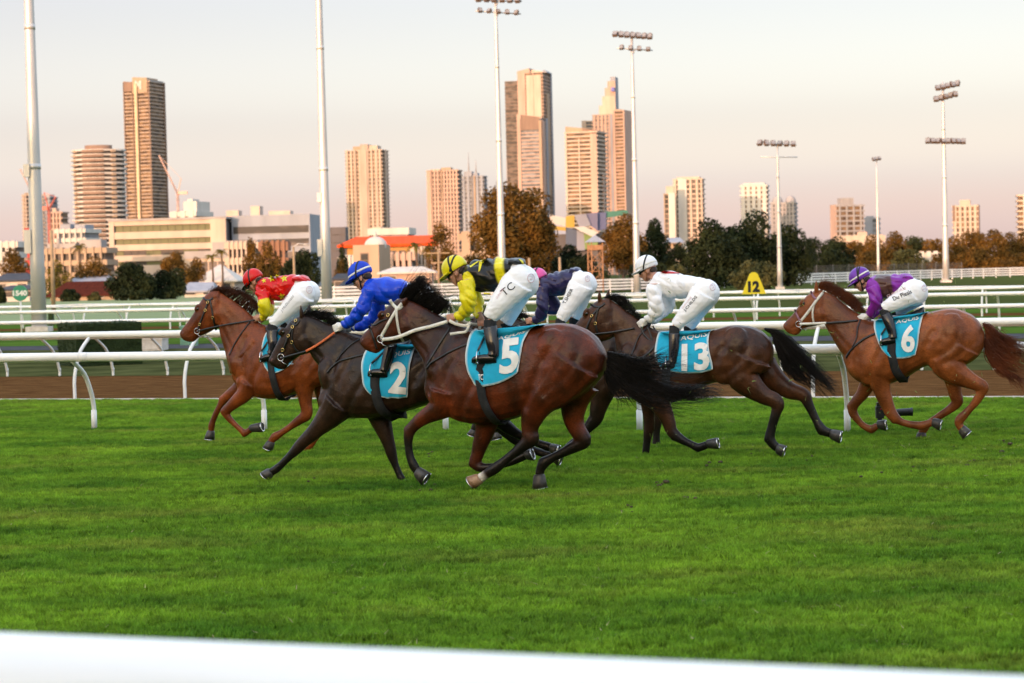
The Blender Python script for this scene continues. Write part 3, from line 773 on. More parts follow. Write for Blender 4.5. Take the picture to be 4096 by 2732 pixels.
    for q in (1, -1):
        o = fr.p(cc, x, y, lat); o.y *= q; e = MB(); a = Vector((-cos(ex_), 0, -sin(ex_))); u_ = Vector((0, 0, 1))
        arch = [o + Vector((.0, .055 * sx, z)) for sx, z in ((-1, 0), (-1, .05), (-.7, .1), (0, .125), (.7, .1), (1, .05), (1, 0))]
        e.tube(arch, .006, 8); e.tube([o + Vector((0, -.055, 0)), o + Vector((0, .055, 0))], .010, 8)
        so = obj('stirrup', e, M_STEEL, t)
        sx_, sy_ = S['strap_top']; tp = fr.p(cc, sx_, sy_, .17); tp.y *= q; e = MB(); mid = (o + tp) / 2
        strap(e, [o + Vector((0, 0, .12)), (o + Vector((0, 0, .12))).lerp(tp, .5), tp], [Vector((0, -q, 0))] * 3, .022, .003); obj('stirrup_leather', e, M_LEA, so)
    print('horse', S['label'][:30], 'v=%.2f' % fr.O.dot(DV), 'tris', len(me.polygons) * 2)
    return S
M_HBLK = mat('black_horsehair', (.010, .008, .007), (.004, .0035, .003), scale=3, rough=.5, spec=.12)
M_HRED = mat('chestnut_horsehair', (.16, .042, .014), (.07, .02, .009), scale=4, rough=.5, spec=.15)
M_HDRK = mat('liver_horsehair', (.075, .024, .012), (.025, .01, .006), scale=4, rough=.5, spec=.15)

H1 = make_horse(dict(label='bright chestnut horse leading the field, ridden by the rider in red and yellow', anchor=('D', 620, 1043), c='C1', mat=CHEST, hairmat=M_HDRK, seed=1.0, forehand=.22, muzzle=.9,
 head=('C1', [(350, 285, 360, 480, .075), (300, 283, 345, 520, .098), (262, 305, 318, 545, .10), (230, 340, 280, 570, .10), (195, 392, 238, 590, .085), (158, 455, 205, 605, .066), (120, 507, 182, 628, .056), (90, 545, 158, 643, .055), (73, 572, 115, 636, .045), (74, 592, 92, 624, .025)]),
 neck=('C1', [(345, 292, 345, 500, .075), (420, 335, 352, 560, .085), (500, 395, 368, 640, .092), (570, 455, 392, 720, .11), (640, 515, 412, 800, .15), (700, 535, 432, 870, .18)]),
 trunk=('C1', [(590, 500, 440, 900, .12), (640, 515, 478, 945, .17), (700, 535, 570, 1005, .21), (760, 560, 655, 1038, .25), (840, 585, 760, 1035, .28), (930, 585, 850, 1012, .28), (1020, 570, 940, 975, .27), (1100, 565, 1040, 945, .28), (1180, 600, 1125, 910, .24), (1230, 680, 1190, 840, .15)]),
 muscle=[('C1', 330, 450, .055, 62, 75, .05, 20), ('C1', 205, 400, .07, 30, 16, .025, 60), ('C1', 510, 800, .10, 75, 130, .095, 25), ('C1', 560, 930, .13, 70, 85, .07, 0), ('C1', 960, 850, .18, 90, 110, .09, 0)],
 ears=[('C1', 335, 310, 338, 240, .026 * -1), ('C1', 320, 320, 292, 330, .026)],
 legs=[dict(c='C1', lat=.12, dark=99, pts=[(560, 930, 78), (515, 1005, 60), (455, 1060, 45), (405, 1105, 36), (388, 1128, 36), (402, 1162, 25), (450, 1215, 20), (495, 1255, 21), (518, 1275, 26), (548, 1262, 21), (575, 1240, 25)]),
       dict(c='C1', lat=-.08, pts=[(520, 930, 70), (460, 985, 52), (402, 1022, 38), (372, 1047, 34), (350, 1085, 25), (320, 1140, 20), (300, 1190, 21), (291, 1225, 26), (288, 1255, 22), (286, 1275, 24)]),
       dict(c='C1', lat=.13, lm=.15, pts=[(1080, 720, 170), (1020, 800, 150), (955, 900, 95), (938, 980, 64), (945, 1060, 48), (955, 1115, 44), (945, 1155, 43), (905, 1185, 33), (840, 1230, 24), (780, 1272, 23), (735, 1300, 31), (708, 1330, 25), (700, 1345, 27)]),
       dict(c='C1', lat=-.13, lm=.13, pts=[(1080, 800, 120), (1070, 950, 75), (1080, 1080, 50), (1095, 1150, 46), (1065, 1230, 30), (1010, 1315, 24), (950, 1400, 28), (920, 1425, 24)])],
 hooves=[('C1', 572, 1240, 640, 1226, .062, .12), ('C1', 287, 1268, 283, 1318, .066, -.08), ('C1', 706, 1342, 690, 1388, .066, .13), ('C1', 918, 1425, 895, 1455, .06, -.13)],
 eye=('C1', 192, 410, .021), nostril=('C1', 90, 578, .016),
 mane=[('C1', [[(300, 285), (340, 262), (390, 270), (430, 300)], [(360, 300), (420, 275), (480, 290), (530, 320)], [(430, 345), (500, 300), (560, 325), (590, 365)], [(500, 395), (560, 340), (600, 385), (610, 430)], [(570, 455), (600, 400), (615, 430), (620, 470)]], 420, .016, .0045), ('C1', [[(330, 280), (300, 275), (275, 285), (255, 310)], [(340, 280), (310, 285), (290, 300), (275, 330)]], 50, .01, .004)],
 tail=[('C1', [[(1240, 650), (1300, 640), (1380, 700), (1440, 780), (1500, 880)], [(1240, 720), (1290, 740), (1340, 820), (1380, 900), (1420, 990)]], 220, .03, .004, (.6, 1))],
 cloth=('C1', [(700, 548), (668, 590), (648, 660), (645, 730), (665, 810), (705, 862)], [(900, 585), (893, 620), (888, 670), (880, 715), (868, 750), (850, 785)], 20),
 print=[], girth=('C1', [(705, 760), (712, 830), (725, 900), (745, 970), (775, 1025)], .085), saddle=('C1', [(690, 528), (740, 540), (800, 555), (860, 555), (900, 535)]),
 bridle=[('cheek_strap', 'C1', [(275, 345), (262, 380), (245, 420), (215, 500), (195, 560)], .022, M_LEA), ('throat_strap', 'C1', [(278, 350), (290, 400), (300, 460), (312, 520), (320, 560)], .02, M_LEA), ('brow_band', 'C1', [(232, 332), (250, 348), (275, 350), (300, 335)], .022, M_LEA)],
 buckles={'cheek_strap': [(248, 420), (210, 518), (265, 365)], 'throat_strap': [(299, 470)]}, bit=('C1', 192, 563),
 breast=[('C1', [(415, 735), (450, 660), (500, 580), (560, 500)], .014, M_LEA)], reins=[('C1', [(195, 565, .08), (260, 548, .11), (350, 528, .12), (450, 510, .11), (590, 488, .10)], .018, M_LEA)],
 stirrup=('C1', 640, 775, .27), strap_top=(720, 580)))

H2 = make_horse(dict(label='nearly black horse wearing cloth number 2 with an orange rein', anchor=('D', 925, 1111), c='C2', mat=BROWN, hairmat=M_HBLK, seed=2.0, muzzle=.3,
 head=('C2', [(355, 405, 380, 590, .075), (320, 405, 372, 625, .095), (290, 420, 352, 648, .10), (255, 447, 315, 662, .10), (218, 500, 272, 690, .085), (182, 568, 240, 715, .068), (152, 622, 222, 745, .056), (135, 658, 188, 749, .054), (122, 684, 152, 732, .044), (125, 703, 138, 724, .025)]),
 neck=('C2', [(350, 405, 375, 605, .075), (420, 430, 388, 655, .085), (500, 465, 415, 700, .095), (590, 505, 448, 745, .12), (680, 535, 470, 810, .16), (750, 553, 470, 880, .19)]),
 trunk=('C2', [(640, 520, 452, 900, .13), (700, 535, 472, 965, .20), (770, 560, 560, 1050, .24), (850, 585, 690, 1055, .27), (940, 605, 810, 1055, .28), (1040, 608, 940, 1025, .28), (1130, 595, 1050, 990, .27), (1220, 590, 1150, 960, .28), (1300, 615, 1235, 930, .26), (1365, 680, 1310, 890, .18), (1392, 750, 1365, 830, .10)]),
 muscle=[('C2', 345, 575, .055, 60, 75, .05, 20), ('C2', 215, 510, .07, 32, 17, .025, 60), ('C2', 545, 800, .12, 85, 140, .095, 20), ('C2', 540, 940, .14, 80, 90, .075, 0)],
 ears=[('C2', 325, 425, 318, 345, .027), ('C2', 365, 410, 374, 335, -.027)],
 legs=[dict(c='C2', lat=.12, dark=6, pts=[(560, 960, 112), (500, 1040, 85), (432, 1110, 58), (372, 1170, 45), (328, 1212, 39), (300, 1242, 36), (250, 1292, 26), (200, 1342, 24), (165, 1373, 28), (140, 1390, 26), (128, 1398, 27)]),
       dict(c='C2', lat=-.10, dark=5, pts=[(790, 1000, 75), (828, 1090, 64), (850, 1150, 52), (875, 1235, 39), (890, 1285, 34), (912, 1350, 25), (935, 1405, 23), (948, 1435, 27), (958, 1450, 24)]),
       dict(c='C3', lat=.13, dark=4, pts=[(560, 780, 130), (640, 850, 110), (740, 960, 80), (840, 1030, 60), (930, 1090, 46), (970, 1122, 40), (1050, 1172, 28), (1150, 1215, 26), (1215, 1240, 29), (1240, 1245, 27)]),
       dict(c='C3', lat=-.13, dark=3, pts=[(640, 900, 90), (760, 1000, 70), (900, 1095, 46), (1000, 1180, 36), (1100, 1250, 28), (1210, 1290, 27), (1250, 1300, 27)])],
 hooves=[('C2', 130, 1393, 105, 1425, .066, .12), ('C2', 955, 1448, 962, 1470, .06, -.10), ('C3', 1238, 1245, 1280, 1255, .06, .13), ('C3', 1250, 1300, 1295, 1318, .06, -.13)],
 eye=('C2', 208, 515, .021), nostril=('C2', 137, 688, .016),
 mane=[('C2', [[(325, 400), (345, 385), (380, 385), (420, 395)], [(390, 415), (430, 392), (470, 408), (500, 430)], [(450, 440), (480, 405), (520, 420), (535, 470)], [(520, 475), (550, 460), (590, 480), (620, 500)]], 300, .016, .0045)],
 cloth=('C2', [(790, 590), (740, 618), (708, 690), (705, 780), (720, 860), (758, 905)], [(1060, 603), (1035, 625), (1012, 700), (998, 790), (992, 860), (990, 920)], 12),
 print=[('2', (868, 895), (110, 8), (18, -195), .035, 'C2'), ('AQUIS', (838, 692), (165, -30), (8, -34), .012, 'C2')],
 girth=('C2', [(790, 770), (790, 850), (802, 930), (830, 995), (885, 1045)], .10), saddle=('C2', [(780, 555), (840, 570), (900, 585), (960, 590), (1010, 570)]),
 bridle=[('cheek_strap', 'C2', [(292, 440), (270, 480), (245, 535), (215, 610), (197, 660)], .022, M_LEA), ('throat_strap', 'C2', [(275, 475), (265, 530), (268, 580), (285, 620), (310, 640)], .016, M_LEA), ('brow_band', 'C2', [(255, 452), (272, 470), (292, 470), (310, 440)], .022, M_LEA)],
 buckles={'cheek_strap': [(290, 445), (244, 538), (208, 625), (270, 483)], 'throat_strap': [(266, 578)]}, bit=('C2', 196, 672),
 breast=[('C2', [(482, 770), (510, 735), (560, 700), (620, 680), (740, 650)], .02, M_LEA), ('C2', [(540, 700), (590, 640), (640, 590), (690, 560)], .014, M_LEA)],
 reins=[('C2', [(198, 678, .08), (260, 660, .11), (350, 635, .12)], .018, M_LEA), ('C2', [(350, 635, .12), (430, 590, .12), (530, 518, .10)], .024, mat('orange_rein', (.62, .14, .03), (.5, .1, .02), scale=20, rough=.6))],
 stirrup=('C2', 765, 785, .29), strap_top=(860, 620)))

H5 = make_horse(dict(label='big glossy bay horse with cloth number 5 and a white bridle, nearest to the camera', anchor=('D', 1240, 1132), c='C3', mat=BAY, hairmat=M_HBLK, seed=3.0, forehand=.72, muzzle=.25,
 head=('C3', [(345, 330, 372, 540, .078), (310, 328, 368, 575, .098), (280, 342, 352, 592, .105), (242, 370, 312, 605, .103), (202, 413, 258, 614, .09), (162, 463, 217, 632, .07), (122, 510, 187, 655, .06), (88, 545, 160, 667, .058), (65, 576, 108, 652, .05), (62, 600, 84, 632, .028)]),
 neck=('C3', [(345, 332, 372, 560, .078), (420, 362, 390, 615, .09), (500, 405, 425, 665, .10), (580, 445, 460, 725, .125), (660, 482, 475, 795, .165), (745, 512, 478, 865, .20)]),
 trunk=('C3', [(640, 490, 468, 870, .13), (700, 505, 485, 940, .20), (775, 527, 560, 1025, .245), (860, 545, 690, 1087, .275), (950, 545, 800, 1100, .29), (1050, 527, 920, 1085, .29), (1145, 500, 1030, 1062, .275), (1230, 484, 1130, 1030, .285), (1325, 480, 1250, 1000, .29), (1420, 505, 1370, 965, .28), (1505, 560, 1465, 900, .23), (1560, 640, 1535, 810, .14), (1575, 690, 1560, 770, .07)]),
 muscle=[('C3', 345, 500, .06, 62, 80, .05, 20), ('C3', 205, 425, .075, 32, 17, .027, 55), ('C3', 590, 780, .13, 90, 150, .10, 22), ('C3', 600, 930, .15, 90, 100, .08, 10), ('C3', 1290, 700, .18, 140, 190, .11, 0), ('C3', 1170, 880, .18, 90, 120, .09, 0)],
 ears=[('C3', 325, 365, 352, 322, .030), ('C3', 335, 345, 352, 310, -.026)],
 legs=[dict(c='C3', lat=.13, dark=6, pts=[(600, 900, 125), (578, 980, 92), (520, 1022, 64), (455, 1060, 47), (398, 1107, 39), (368, 1142, 39), (358, 1182, 33), (360, 1240, 25), (370, 1300, 26), (390, 1350, 31), (412, 1385, 27), (420, 1395, 29)]),
       dict(c='C3', lat=-.12, dark=5, pts=[(850, 1040, 85), (832, 1130, 66), (803, 1220, 52), (783, 1290, 43), (768, 1338, 40), (795, 1366, 33), (860, 1365, 25), (960, 1345, 23), (1050, 1310, 26), (1085, 1290, 24)]),
       dict(c='C3', lat=.15, dark=6, white=13, lm=.15, pts=[(1350, 700, 215), (1265, 840, 165), (1175, 950, 112), (1135, 1030, 82), (1112, 1100, 62), (1108, 1150, 53), (1112, 1190, 52), (1075, 1225, 40), (1015, 1275, 31), (945, 1332, 29), (892, 1374, 34), (868, 1390, 34), (842, 1408, 29), (815, 1428, 30), (800, 1437, 33)]),
       dict(c='C4', lat=-.14, dark=5, lm=.14, pts=[(640, 850, 150), (622, 950, 95), (618, 1050, 72), (640, 1120, 58), (668, 1165, 52), (685, 1200, 48), (640, 1225, 41), (560, 1265, 31), (480, 1305, 30), (432, 1335, 36), (408, 1380, 30), (405, 1410, 33)])],
 hooves=[('C3', 420, 1395, 472, 1430, .075, .13), ('C3', 1085, 1290, 1118, 1280, .062, -.12), ('C3', 795, 1440, 752, 1472, .072, .15, M_HOOFW), ('C4', 406, 1418, 418, 1492, .076, -.14)],
 eye=('C3', 198, 430, .022), nostril=('C3', 77, 585, .018),
 mane=[('C3', [[(300, 325), (340, 270), (400, 225), (450, 215)], [(350, 335), (400, 270), (450, 235), (500, 250)], [(410, 360), (470, 300), (530, 300), (560, 340)], [(480, 395), (540, 335), (590, 355), (605, 390)], [(550, 430), (590, 380), (605, 400), (615, 430)]], 620, .020, .0045), ('C3', [[(340, 330), (360, 260), (390, 210), (430, 190)], [(370, 330), (420, 260), (460, 225), (500, 260)]], 120, .02, .004)],
 tail=[('C4', [[(838, 640), (930, 665), (1050, 690), (1170, 640), (1280, 560)], [(840, 670), (930, 705), (1080, 740), (1230, 720), (1380, 760)], [(838, 700), (930, 750), (1090, 800), (1260, 830), (1480, 850)], [(835, 730), (920, 800), (1080, 880), (1280, 930), (1530, 930)], [(832, 760), (900, 840), (1020, 940), (1180, 990), (1380, 1050)]], 620, .034, .0034, (.35, 1.0)),
       ('C4', [[(820, 760), (830, 840), (870, 900), (890, 960), (875, 1040)], [(830, 770), (880, 850), (930, 920), (1000, 950), (1060, 960)], [(900, 820), (1000, 920), (1180, 990), (1330, 1050), (1430, 1010)]], 90, .03, .003, (.6, 1.0)),
       ('C4', [[(1000, 760), (1150, 840), (1300, 870), (1480, 850), (1570, 930)], [(1000, 800), (1150, 900), (1290, 930), (1420, 940), (1560, 900)]], 160, .03, .003, (.7, 1.0))],
 cloth=('C3', [(790, 527), (745, 548), (722, 620), (714, 700), (732, 790), (778, 868)], [(1185, 492), (1120, 520), (1075, 590), (1058, 650), (1046, 720), (1040, 782)], 28),
 print=[('5', (918, 800), (118, -18), (14, -212), .035, 'C3'), ('AQUIS', (905, 603), (172, -52), (10, -31), .012, 'C3')],
 girth=('C3', [(810, 730), (803, 800), (808, 880), (826, 960), (858, 1025), (905, 1080)], .082), saddle=('C3', [(770, 522), (830, 530), (900, 535), (970, 528), (1040, 500)]),
 bridle=[('cheek_strap', 'C3', [(320, 360), (290, 395), (245, 470), (215, 525), (190, 570)], .03, M_WLEA), ('throat_strap', 'C3', [(285, 385), (288, 440), (297, 500), (312, 560), (328, 592)], .024, M_WLEA), ('brow_band', 'C3', [(245, 338), (270, 372), (300, 392), (322, 372)], .03, M_WLEA), ('nose_band', 'C3', [(118, 498), (135, 540), (150, 590), (165, 640)], .02, M_LEA), ('cross_strap', 'C3', [(230, 455), (190, 470), (150, 495), (128, 485)], .016, M_LEA)],
 buckles={'cheek_strap': [(238, 432)]}, bit=('C3', 192, 578),
 breast=[('C3', [(475, 760), (500, 725), (560, 690), (640, 645), (800, 580)], .02, M_LEA), ('C3', [(475, 740), (520, 660), (570, 580), (615, 510)], .018, M_LEA)],
 reins=[('C3', [(195, 582, .09), (290, 568, .12), (400, 525, .14), (500, 500, .13), (600, 470, .12)], .034, M_WLEA), ('C3', [(610, 465, .14), (660, 488, .15), (715, 495, .16), (742, 475, .15)], .03, M_WLEA), ('C3', [(735, 480, .16), (715, 530, .17), (670, 540, .17), (615, 548, .17)], .026, M_WLEA)],
 stirrup=('C3', 790, 725, .30), strap_top=(830, 560)))

H13 = make_horse(dict(label='brown horse wearing cloth number 13, partly behind the flowing tail of the big bay', anchor=('D', 1482, 1051), c='C5', mat=BROWN2, hairmat=M_HBLK, seed=4.0, forehand=.35, muzzle=.5,
 head=('C4', [(850, 305, 890, 500, .075), (820, 300, 880, 530, .095), (785, 310, 850, 560, .10), (748, 330, 800, 575, .10), (708, 372, 755, 595, .086), (668, 420, 715, 615, .068), (632, 468, 690, 640, .058), (600, 510, 665, 650, .055), (582, 540, 622, 630, .045), (580, 560, 600, 610, .025)]),
 neck=('C4', [(842, 308, 880, 510, .075), (905, 345, 884, 580, .085), (970, 395, 895, 660, .095), (1040, 445, 912, 740, .12), (1110, 490, 930, 800, .16), (1180, 515, 950, 880, .19)]),
 trunk=('C5', [(310, 555, 120, 850, .13), (360, 575, 135, 920, .19), (420, 595, 200, 1000, .23), (490, 607, 310, 1050, .26), (570, 605, 425, 1055, .28), (655, 600, 540, 1030, .28), (742, 588, 660, 985, .27), (830, 562, 780, 938, .27), (915, 545, 885, 940, .28), (1005, 550, 980, 935, .27), (1090, 578, 1058, 910, .23), (1155, 640, 1130, 850, .16), (1182, 705, 1170, 790, .08)]),
 muscle=[('C4', 830, 480, .055, 60, 75, .05, 20), ('C4', 705, 390, .07, 32, 17, .025, 60), ('C5', 950, 720, .17, 120, 170, .11, 0), ('C5', 870, 850, .17, 80, 100, .09, 0), ('C5', 250, 800, .12, 85, 140, .095, 20)],
 ears=[('C4', 782, 325, 780, 246, .027), ('C4', 828, 310, 842, 242, -.027)],
 legs=[dict(c='C5', lat=.12, dark=5, pts=[(320, 980, 110), (395, 1062, 82), (440, 1140, 58), (468, 1205, 47), (488, 1265, 42), (518, 1298, 38), (565, 1330, 29), (620, 1358, 26), (665, 1380, 31), (700, 1374, 29), (730, 1360, 28)]),
       dict(c='C5', lat=-.10, dark=4, pts=[(330, 1040, 66), (330, 1120, 48), (334, 1200, 40), (332, 1250, 36), (322, 1330, 27), (315, 1390, 28), (310, 1425, 26), (308, 1438, 27)]),
       dict(c='C5', lat=.14, dark=6, lm=.15, pts=[(1000, 760, 185), (965, 880, 125), (1040, 970, 85), (1120, 1030, 62), (1185, 1058, 53), (1212, 1088, 49), (1203, 1132, 37), (1183, 1200, 32), (1165, 1270, 32), (1158, 1322, 37), (1182, 1362, 32), (1212, 1385, 32)]),
       dict(c='C5', lat=-.13, dark=5, lm=.13, pts=[(1110, 840, 115), (1200, 930, 80), (1290, 988, 62), (1358, 1010, 52), (1396, 1032, 48), (1415, 1072, 38), (1442, 1130, 31), (1475, 1200, 31), (1508, 1255, 37), (1545, 1275, 31), (1575, 1285, 31)])],
 hooves=[('C5', 738, 1353, 800, 1342, .066, .12), ('C5', 308, 1432, 305, 1470, .064, -.10), ('C5', 1212, 1385, 1256, 1398, .074, .14), ('C5', 1580, 1287, 1640, 1297, .074, -.13)],
 eye=('C4', 700, 400, .021), nostril=('C4', 595, 548, .016),
 mane=[('C4', [[(810, 300), (840, 285), (880, 300), (910, 330)], [(880, 325), (920, 295), (950, 310), (945, 370)], [(930, 370), (960, 350), (1000, 400), (1010, 440)], [(1030, 440), (1070, 455), (1110, 470), (1150, 500)]], 300, .014, .0045)],
 tail=[('C5', [[(1120, 570), (1220, 590), (1340, 680), (1460, 790), (1600, 920)], [(1160, 590), (1240, 640), (1350, 740), (1480, 880), (1640, 1010)], [(1180, 620), (1240, 700), (1330, 830), (1450, 960), (1580, 1090)], [(1190, 660), (1220, 750), (1260, 850), (1330, 900), (1420, 920)]], 650, .022, .0036, (.5, 1.0)), ('C5', [[(1300, 680), (1420, 780), (1540, 900), (1600, 930), (1660, 940)], [(1280, 760), (1400, 860), (1520, 960), (1580, 1020), (1650, 1060)]], 70, .03, .003, (.7, 1.0))],
 cloth=('C5', [(430, 597), (400, 605), (386, 655), (376, 720), (384, 790), (425, 850)], [(775, 585), (752, 605), (742, 660), (748, 725), (762, 790), (778, 845)], 26),
 print=[('13', (556, 862), (190, -12), (2, -185), .035, 'C5'), ('AQUIS', (548, 665), (180, -30), (6, -42), .012, 'C5')],
 girth=('C5', [(470, 790), (455, 860), (450, 940), (460, 1010), (490, 1050)], .09), saddle=('C5', [(400, 590), (470, 598), (540, 598), (610, 590), (660, 572)]),
 bridle=[('cheek_strap', 'C4', [(785, 355), (760, 385), (735, 415), (708, 475), (690, 520)], .022, M_LEA), ('throat_strap', 'C4', [(778, 360), (762, 410), (757, 460), (768, 520)], .02, M_LEA), ('brow_band', 'C4', [(722, 340), (745, 352), (785, 358), (815, 335)], .022, M_LEA)],
 buckles={'cheek_strap': [(735, 413)], 'throat_strap': [(757, 460)]}, bit=('C4', 660, 560),
 breast=[('C5', [(235, 800), (290, 770), (350, 720), (400, 650)], .024, M_LEA), ('C5', [(210, 760), (240, 690), (270, 620), (330, 560)], .014, M_LEA)],
 reins=[('C4', [(660, 560, .08), (740, 530, .10), (860, 515, .12), (1000, 490, .10)], .02, M_LEA), ('C4', [(1040, 480, .12), (1060, 530, .14), (1110, 570, .16), (1080, 480, .12)], .018, M_LEA)],
 stirrup=('C5', 455, 840, .28), strap_top=(500, 620)))

H6 = make_horse(dict(label='reddish chestnut horse at the back wearing cloth number 6 with a white bridle', anchor=('D', 2115, 1014), c='C6', mat=CHEST2, hairmat=M_HRED, seed=5.0, forehand=.5, muzzle=.4,
 head=('C6', [(410, 312, 425, 545, .078), (375, 312, 412, 575, .098), (345, 325, 395, 590, .10), (295, 352, 345, 598, .10), (250, 405, 292, 606, .09), (210, 460, 252, 625, .07), (170, 515, 228, 655, .06), (132, 553, 195, 668, .057), (105, 582, 145, 652, .048), (104, 604, 122, 632, .028)]),
 neck=('C6', [(405, 315, 425, 575, .078), (490, 352, 448, 622, .088), (570, 410, 485, 692, .10), (650, 468, 532, 765, .13), (730, 520, 582, 835, .165), (800, 550, 612, 895, .20)]),
 trunk=('C6', [(690, 500, 575, 860, .12), (740, 525, 605, 930, .19), (800, 550, 655, 1005, .23), (865, 550, 745, 1052, .26), (940, 540, 850, 1058, .28), (1025, 530, 955, 1045, .285), (1112, 520, 1068, 1000, .28), (1200, 500, 1158, 942, .27), (1290, 478, 1260, 905, .28), (1385, 460, 1370, 925, .285), (1480, 465, 1475, 925, .28), (1575, 502, 1562, 890, .24), (1645, 565, 1638, 830, .17), (1682, 650, 1678, 760, .09)]),
 muscle=[('C6', 390, 500, .06, 62, 80, .05, 15), ('C6', 258, 410, .075, 34, 18, .027, 55), ('C6', 720, 790, .13, 90, 150, .10, 22), ('C6', 800, 960, .15, 90, 95, .075, 0), ('C6', 1440, 680, .18, 140, 190, .11, 0), ('C6', 1330, 840, .17, 90, 100, .09, 0)],
 ears=[('C6', 365, 340, 362, 236, .03), ('C6', 412, 325, 428, 246, -.03)],
 legs=[dict(c='C6', lat=.12, dark=99, pts=[(840, 960, 110), (870, 1060, 78), (892, 1140, 64), (917, 1210, 53), (950, 1280, 46), (988, 1322, 41), (1042, 1352, 30), (1120, 1370, 29), (1190, 1376, 35), (1240, 1362, 31), (1275, 1350, 30)]),
       dict(c='C6', lat=-.10, pts=[(770, 1040, 66), (722, 1130, 50), (672, 1190, 43), (648, 1230, 42), (652, 1282, 37), (690, 1338, 28), (740, 1383, 28), (790, 1403, 33), (825, 1387, 28), (845, 1370, 28)]),
       dict(c='C6', lat=.14, lm=.15, pts=[(1450, 720, 210), (1385, 860, 148), (1450, 955, 105), (1540, 1010, 75), (1620, 1048, 57), (1668, 1076, 50), (1660, 1112, 42), (1612, 1190, 33), (1552, 1262, 31), (1495, 1320, 37), (1478, 1352, 35), (1492, 1388, 31), (1508, 1402, 31)]),
       dict(c='C6', lat=-.13, lm=.13, pts=[(1450, 900, 100), (1430, 980, 78), (1440, 1060, 62), (1452, 1130, 52), (1468, 1185, 48), (1440, 1225, 40), (1380, 1268, 31), (1312, 1312, 28), (1245, 1358, 29), (1208, 1400, 34), (1192, 1430, 30), (1190, 1440, 30)])],
 hooves=[('C6', 1282, 1347, 1338, 1362, .07, .12), ('C6', 850, 1366, 905, 1362, .07, -.10), ('C6', 1508, 1402, 1552, 1442, .073, .14), ('C6', 1190, 1438, 1196, 1495, .072, -.13)],
 eye=('C6', 262, 420, .022), nostril=('C6', 126, 585, .018),
 mane=[('C6', [[(395, 300), (420, 262), (455, 262), (485, 290)], [(440, 320), (500, 300), (560, 320), (600, 360)], [(520, 365), (590, 335), (650, 370), (690, 420)], [(600, 420), (660, 400), (710, 440), (735, 480)], [(680, 485), (710, 470), (730, 490), (745, 510)]], 480, .016, .0045), ('C6', [[(385, 300), (400, 262), (430, 248), (470, 265)], [(400, 305), (420, 275), (450, 270), (490, 285)]], 110, .014, .004)],
 tail=[('C6', [[(1672, 575), (1740, 610), (1830, 670), (1950, 710), (2080, 720)], [(1690, 620), (1760, 680), (1880, 760), (2000, 820), (2140, 830)], [(1695, 680), (1740, 770), (1830, 860), (1960, 930), (2080, 1000)], [(1690, 730), (1710, 840), (1780, 930), (1880, 990), (2000, 1080)]], 750, .026, .0036, (.5, 1.0)), ('C6', [[(1720, 860), (1800, 960), (1870, 990), (1920, 1050), (1990, 1130)], [(1800, 930), (1880, 980), (1960, 1000), (2050, 1060), (2100, 1140)]], 70, .03, .003, (.7, 1.0))],
 cloth=('C6', [(850, 545), (822, 555), (817, 610), (838, 690), (872, 770), (932, 838)], [(1235, 490), (1205, 520), (1182, 600), (1170, 680), (1160, 745), (1142, 818)], 22),
 print=[('6', (1030, 802), (104, 0), (8, -212), .03, 'C6'), ('AQUIS', (985, 592), (180, -38), (8, -33), .012, 'C6')],
 girth=('C6', [(955, 730), (955, 800), (966, 870), (990, 945), (1035, 1010)], .10), saddle=('C6', [(850, 535), (920, 528), (1000, 520), (1080, 505), (1150, 478), (1205, 455)]),
 bridle=[('cheek_strap', 'C6', [(425, 322), (380, 375), (340, 430), (285, 505), (235, 565)], .032, M_WLEA), ('throat_strap', 'C6', [(345, 425), (336, 470), (335, 520), (345, 580)], .022, M_WLEA), ('brow_band', 'C6', [(320, 322), (330, 345), (345, 370), (365, 385)], .024, mat('plaited_purple_strap', (.30, .15, .20), (.16, .08, .12), scale=40, rough=.7)), ('nose_band', 'C6', [(195, 465), (208, 500), (228, 540), (245, 560)], .024, mat('plaited_purple_strap'  , (.3, .15, .2)))],
 bit=('C6', 228, 580),
 breast=[('C6', [(598, 845), (625, 800), (680, 740), (740, 695), (830, 655)], .026, M_LEA), ('C6', [(650, 760), (680, 690), (690, 610), (710, 545)], .014, M_LEA)],
 reins=[('C6', [(232, 580, .09), (330, 577, .12), (440, 572, .14)], .028, M_WLEA), ('C6', [(440, 572, .14), (560, 564, .14), (690, 552, .11)], .024, M_LEA)],
 stirrup=('C6', 875, 740, .28), strap_top=(940, 560)))

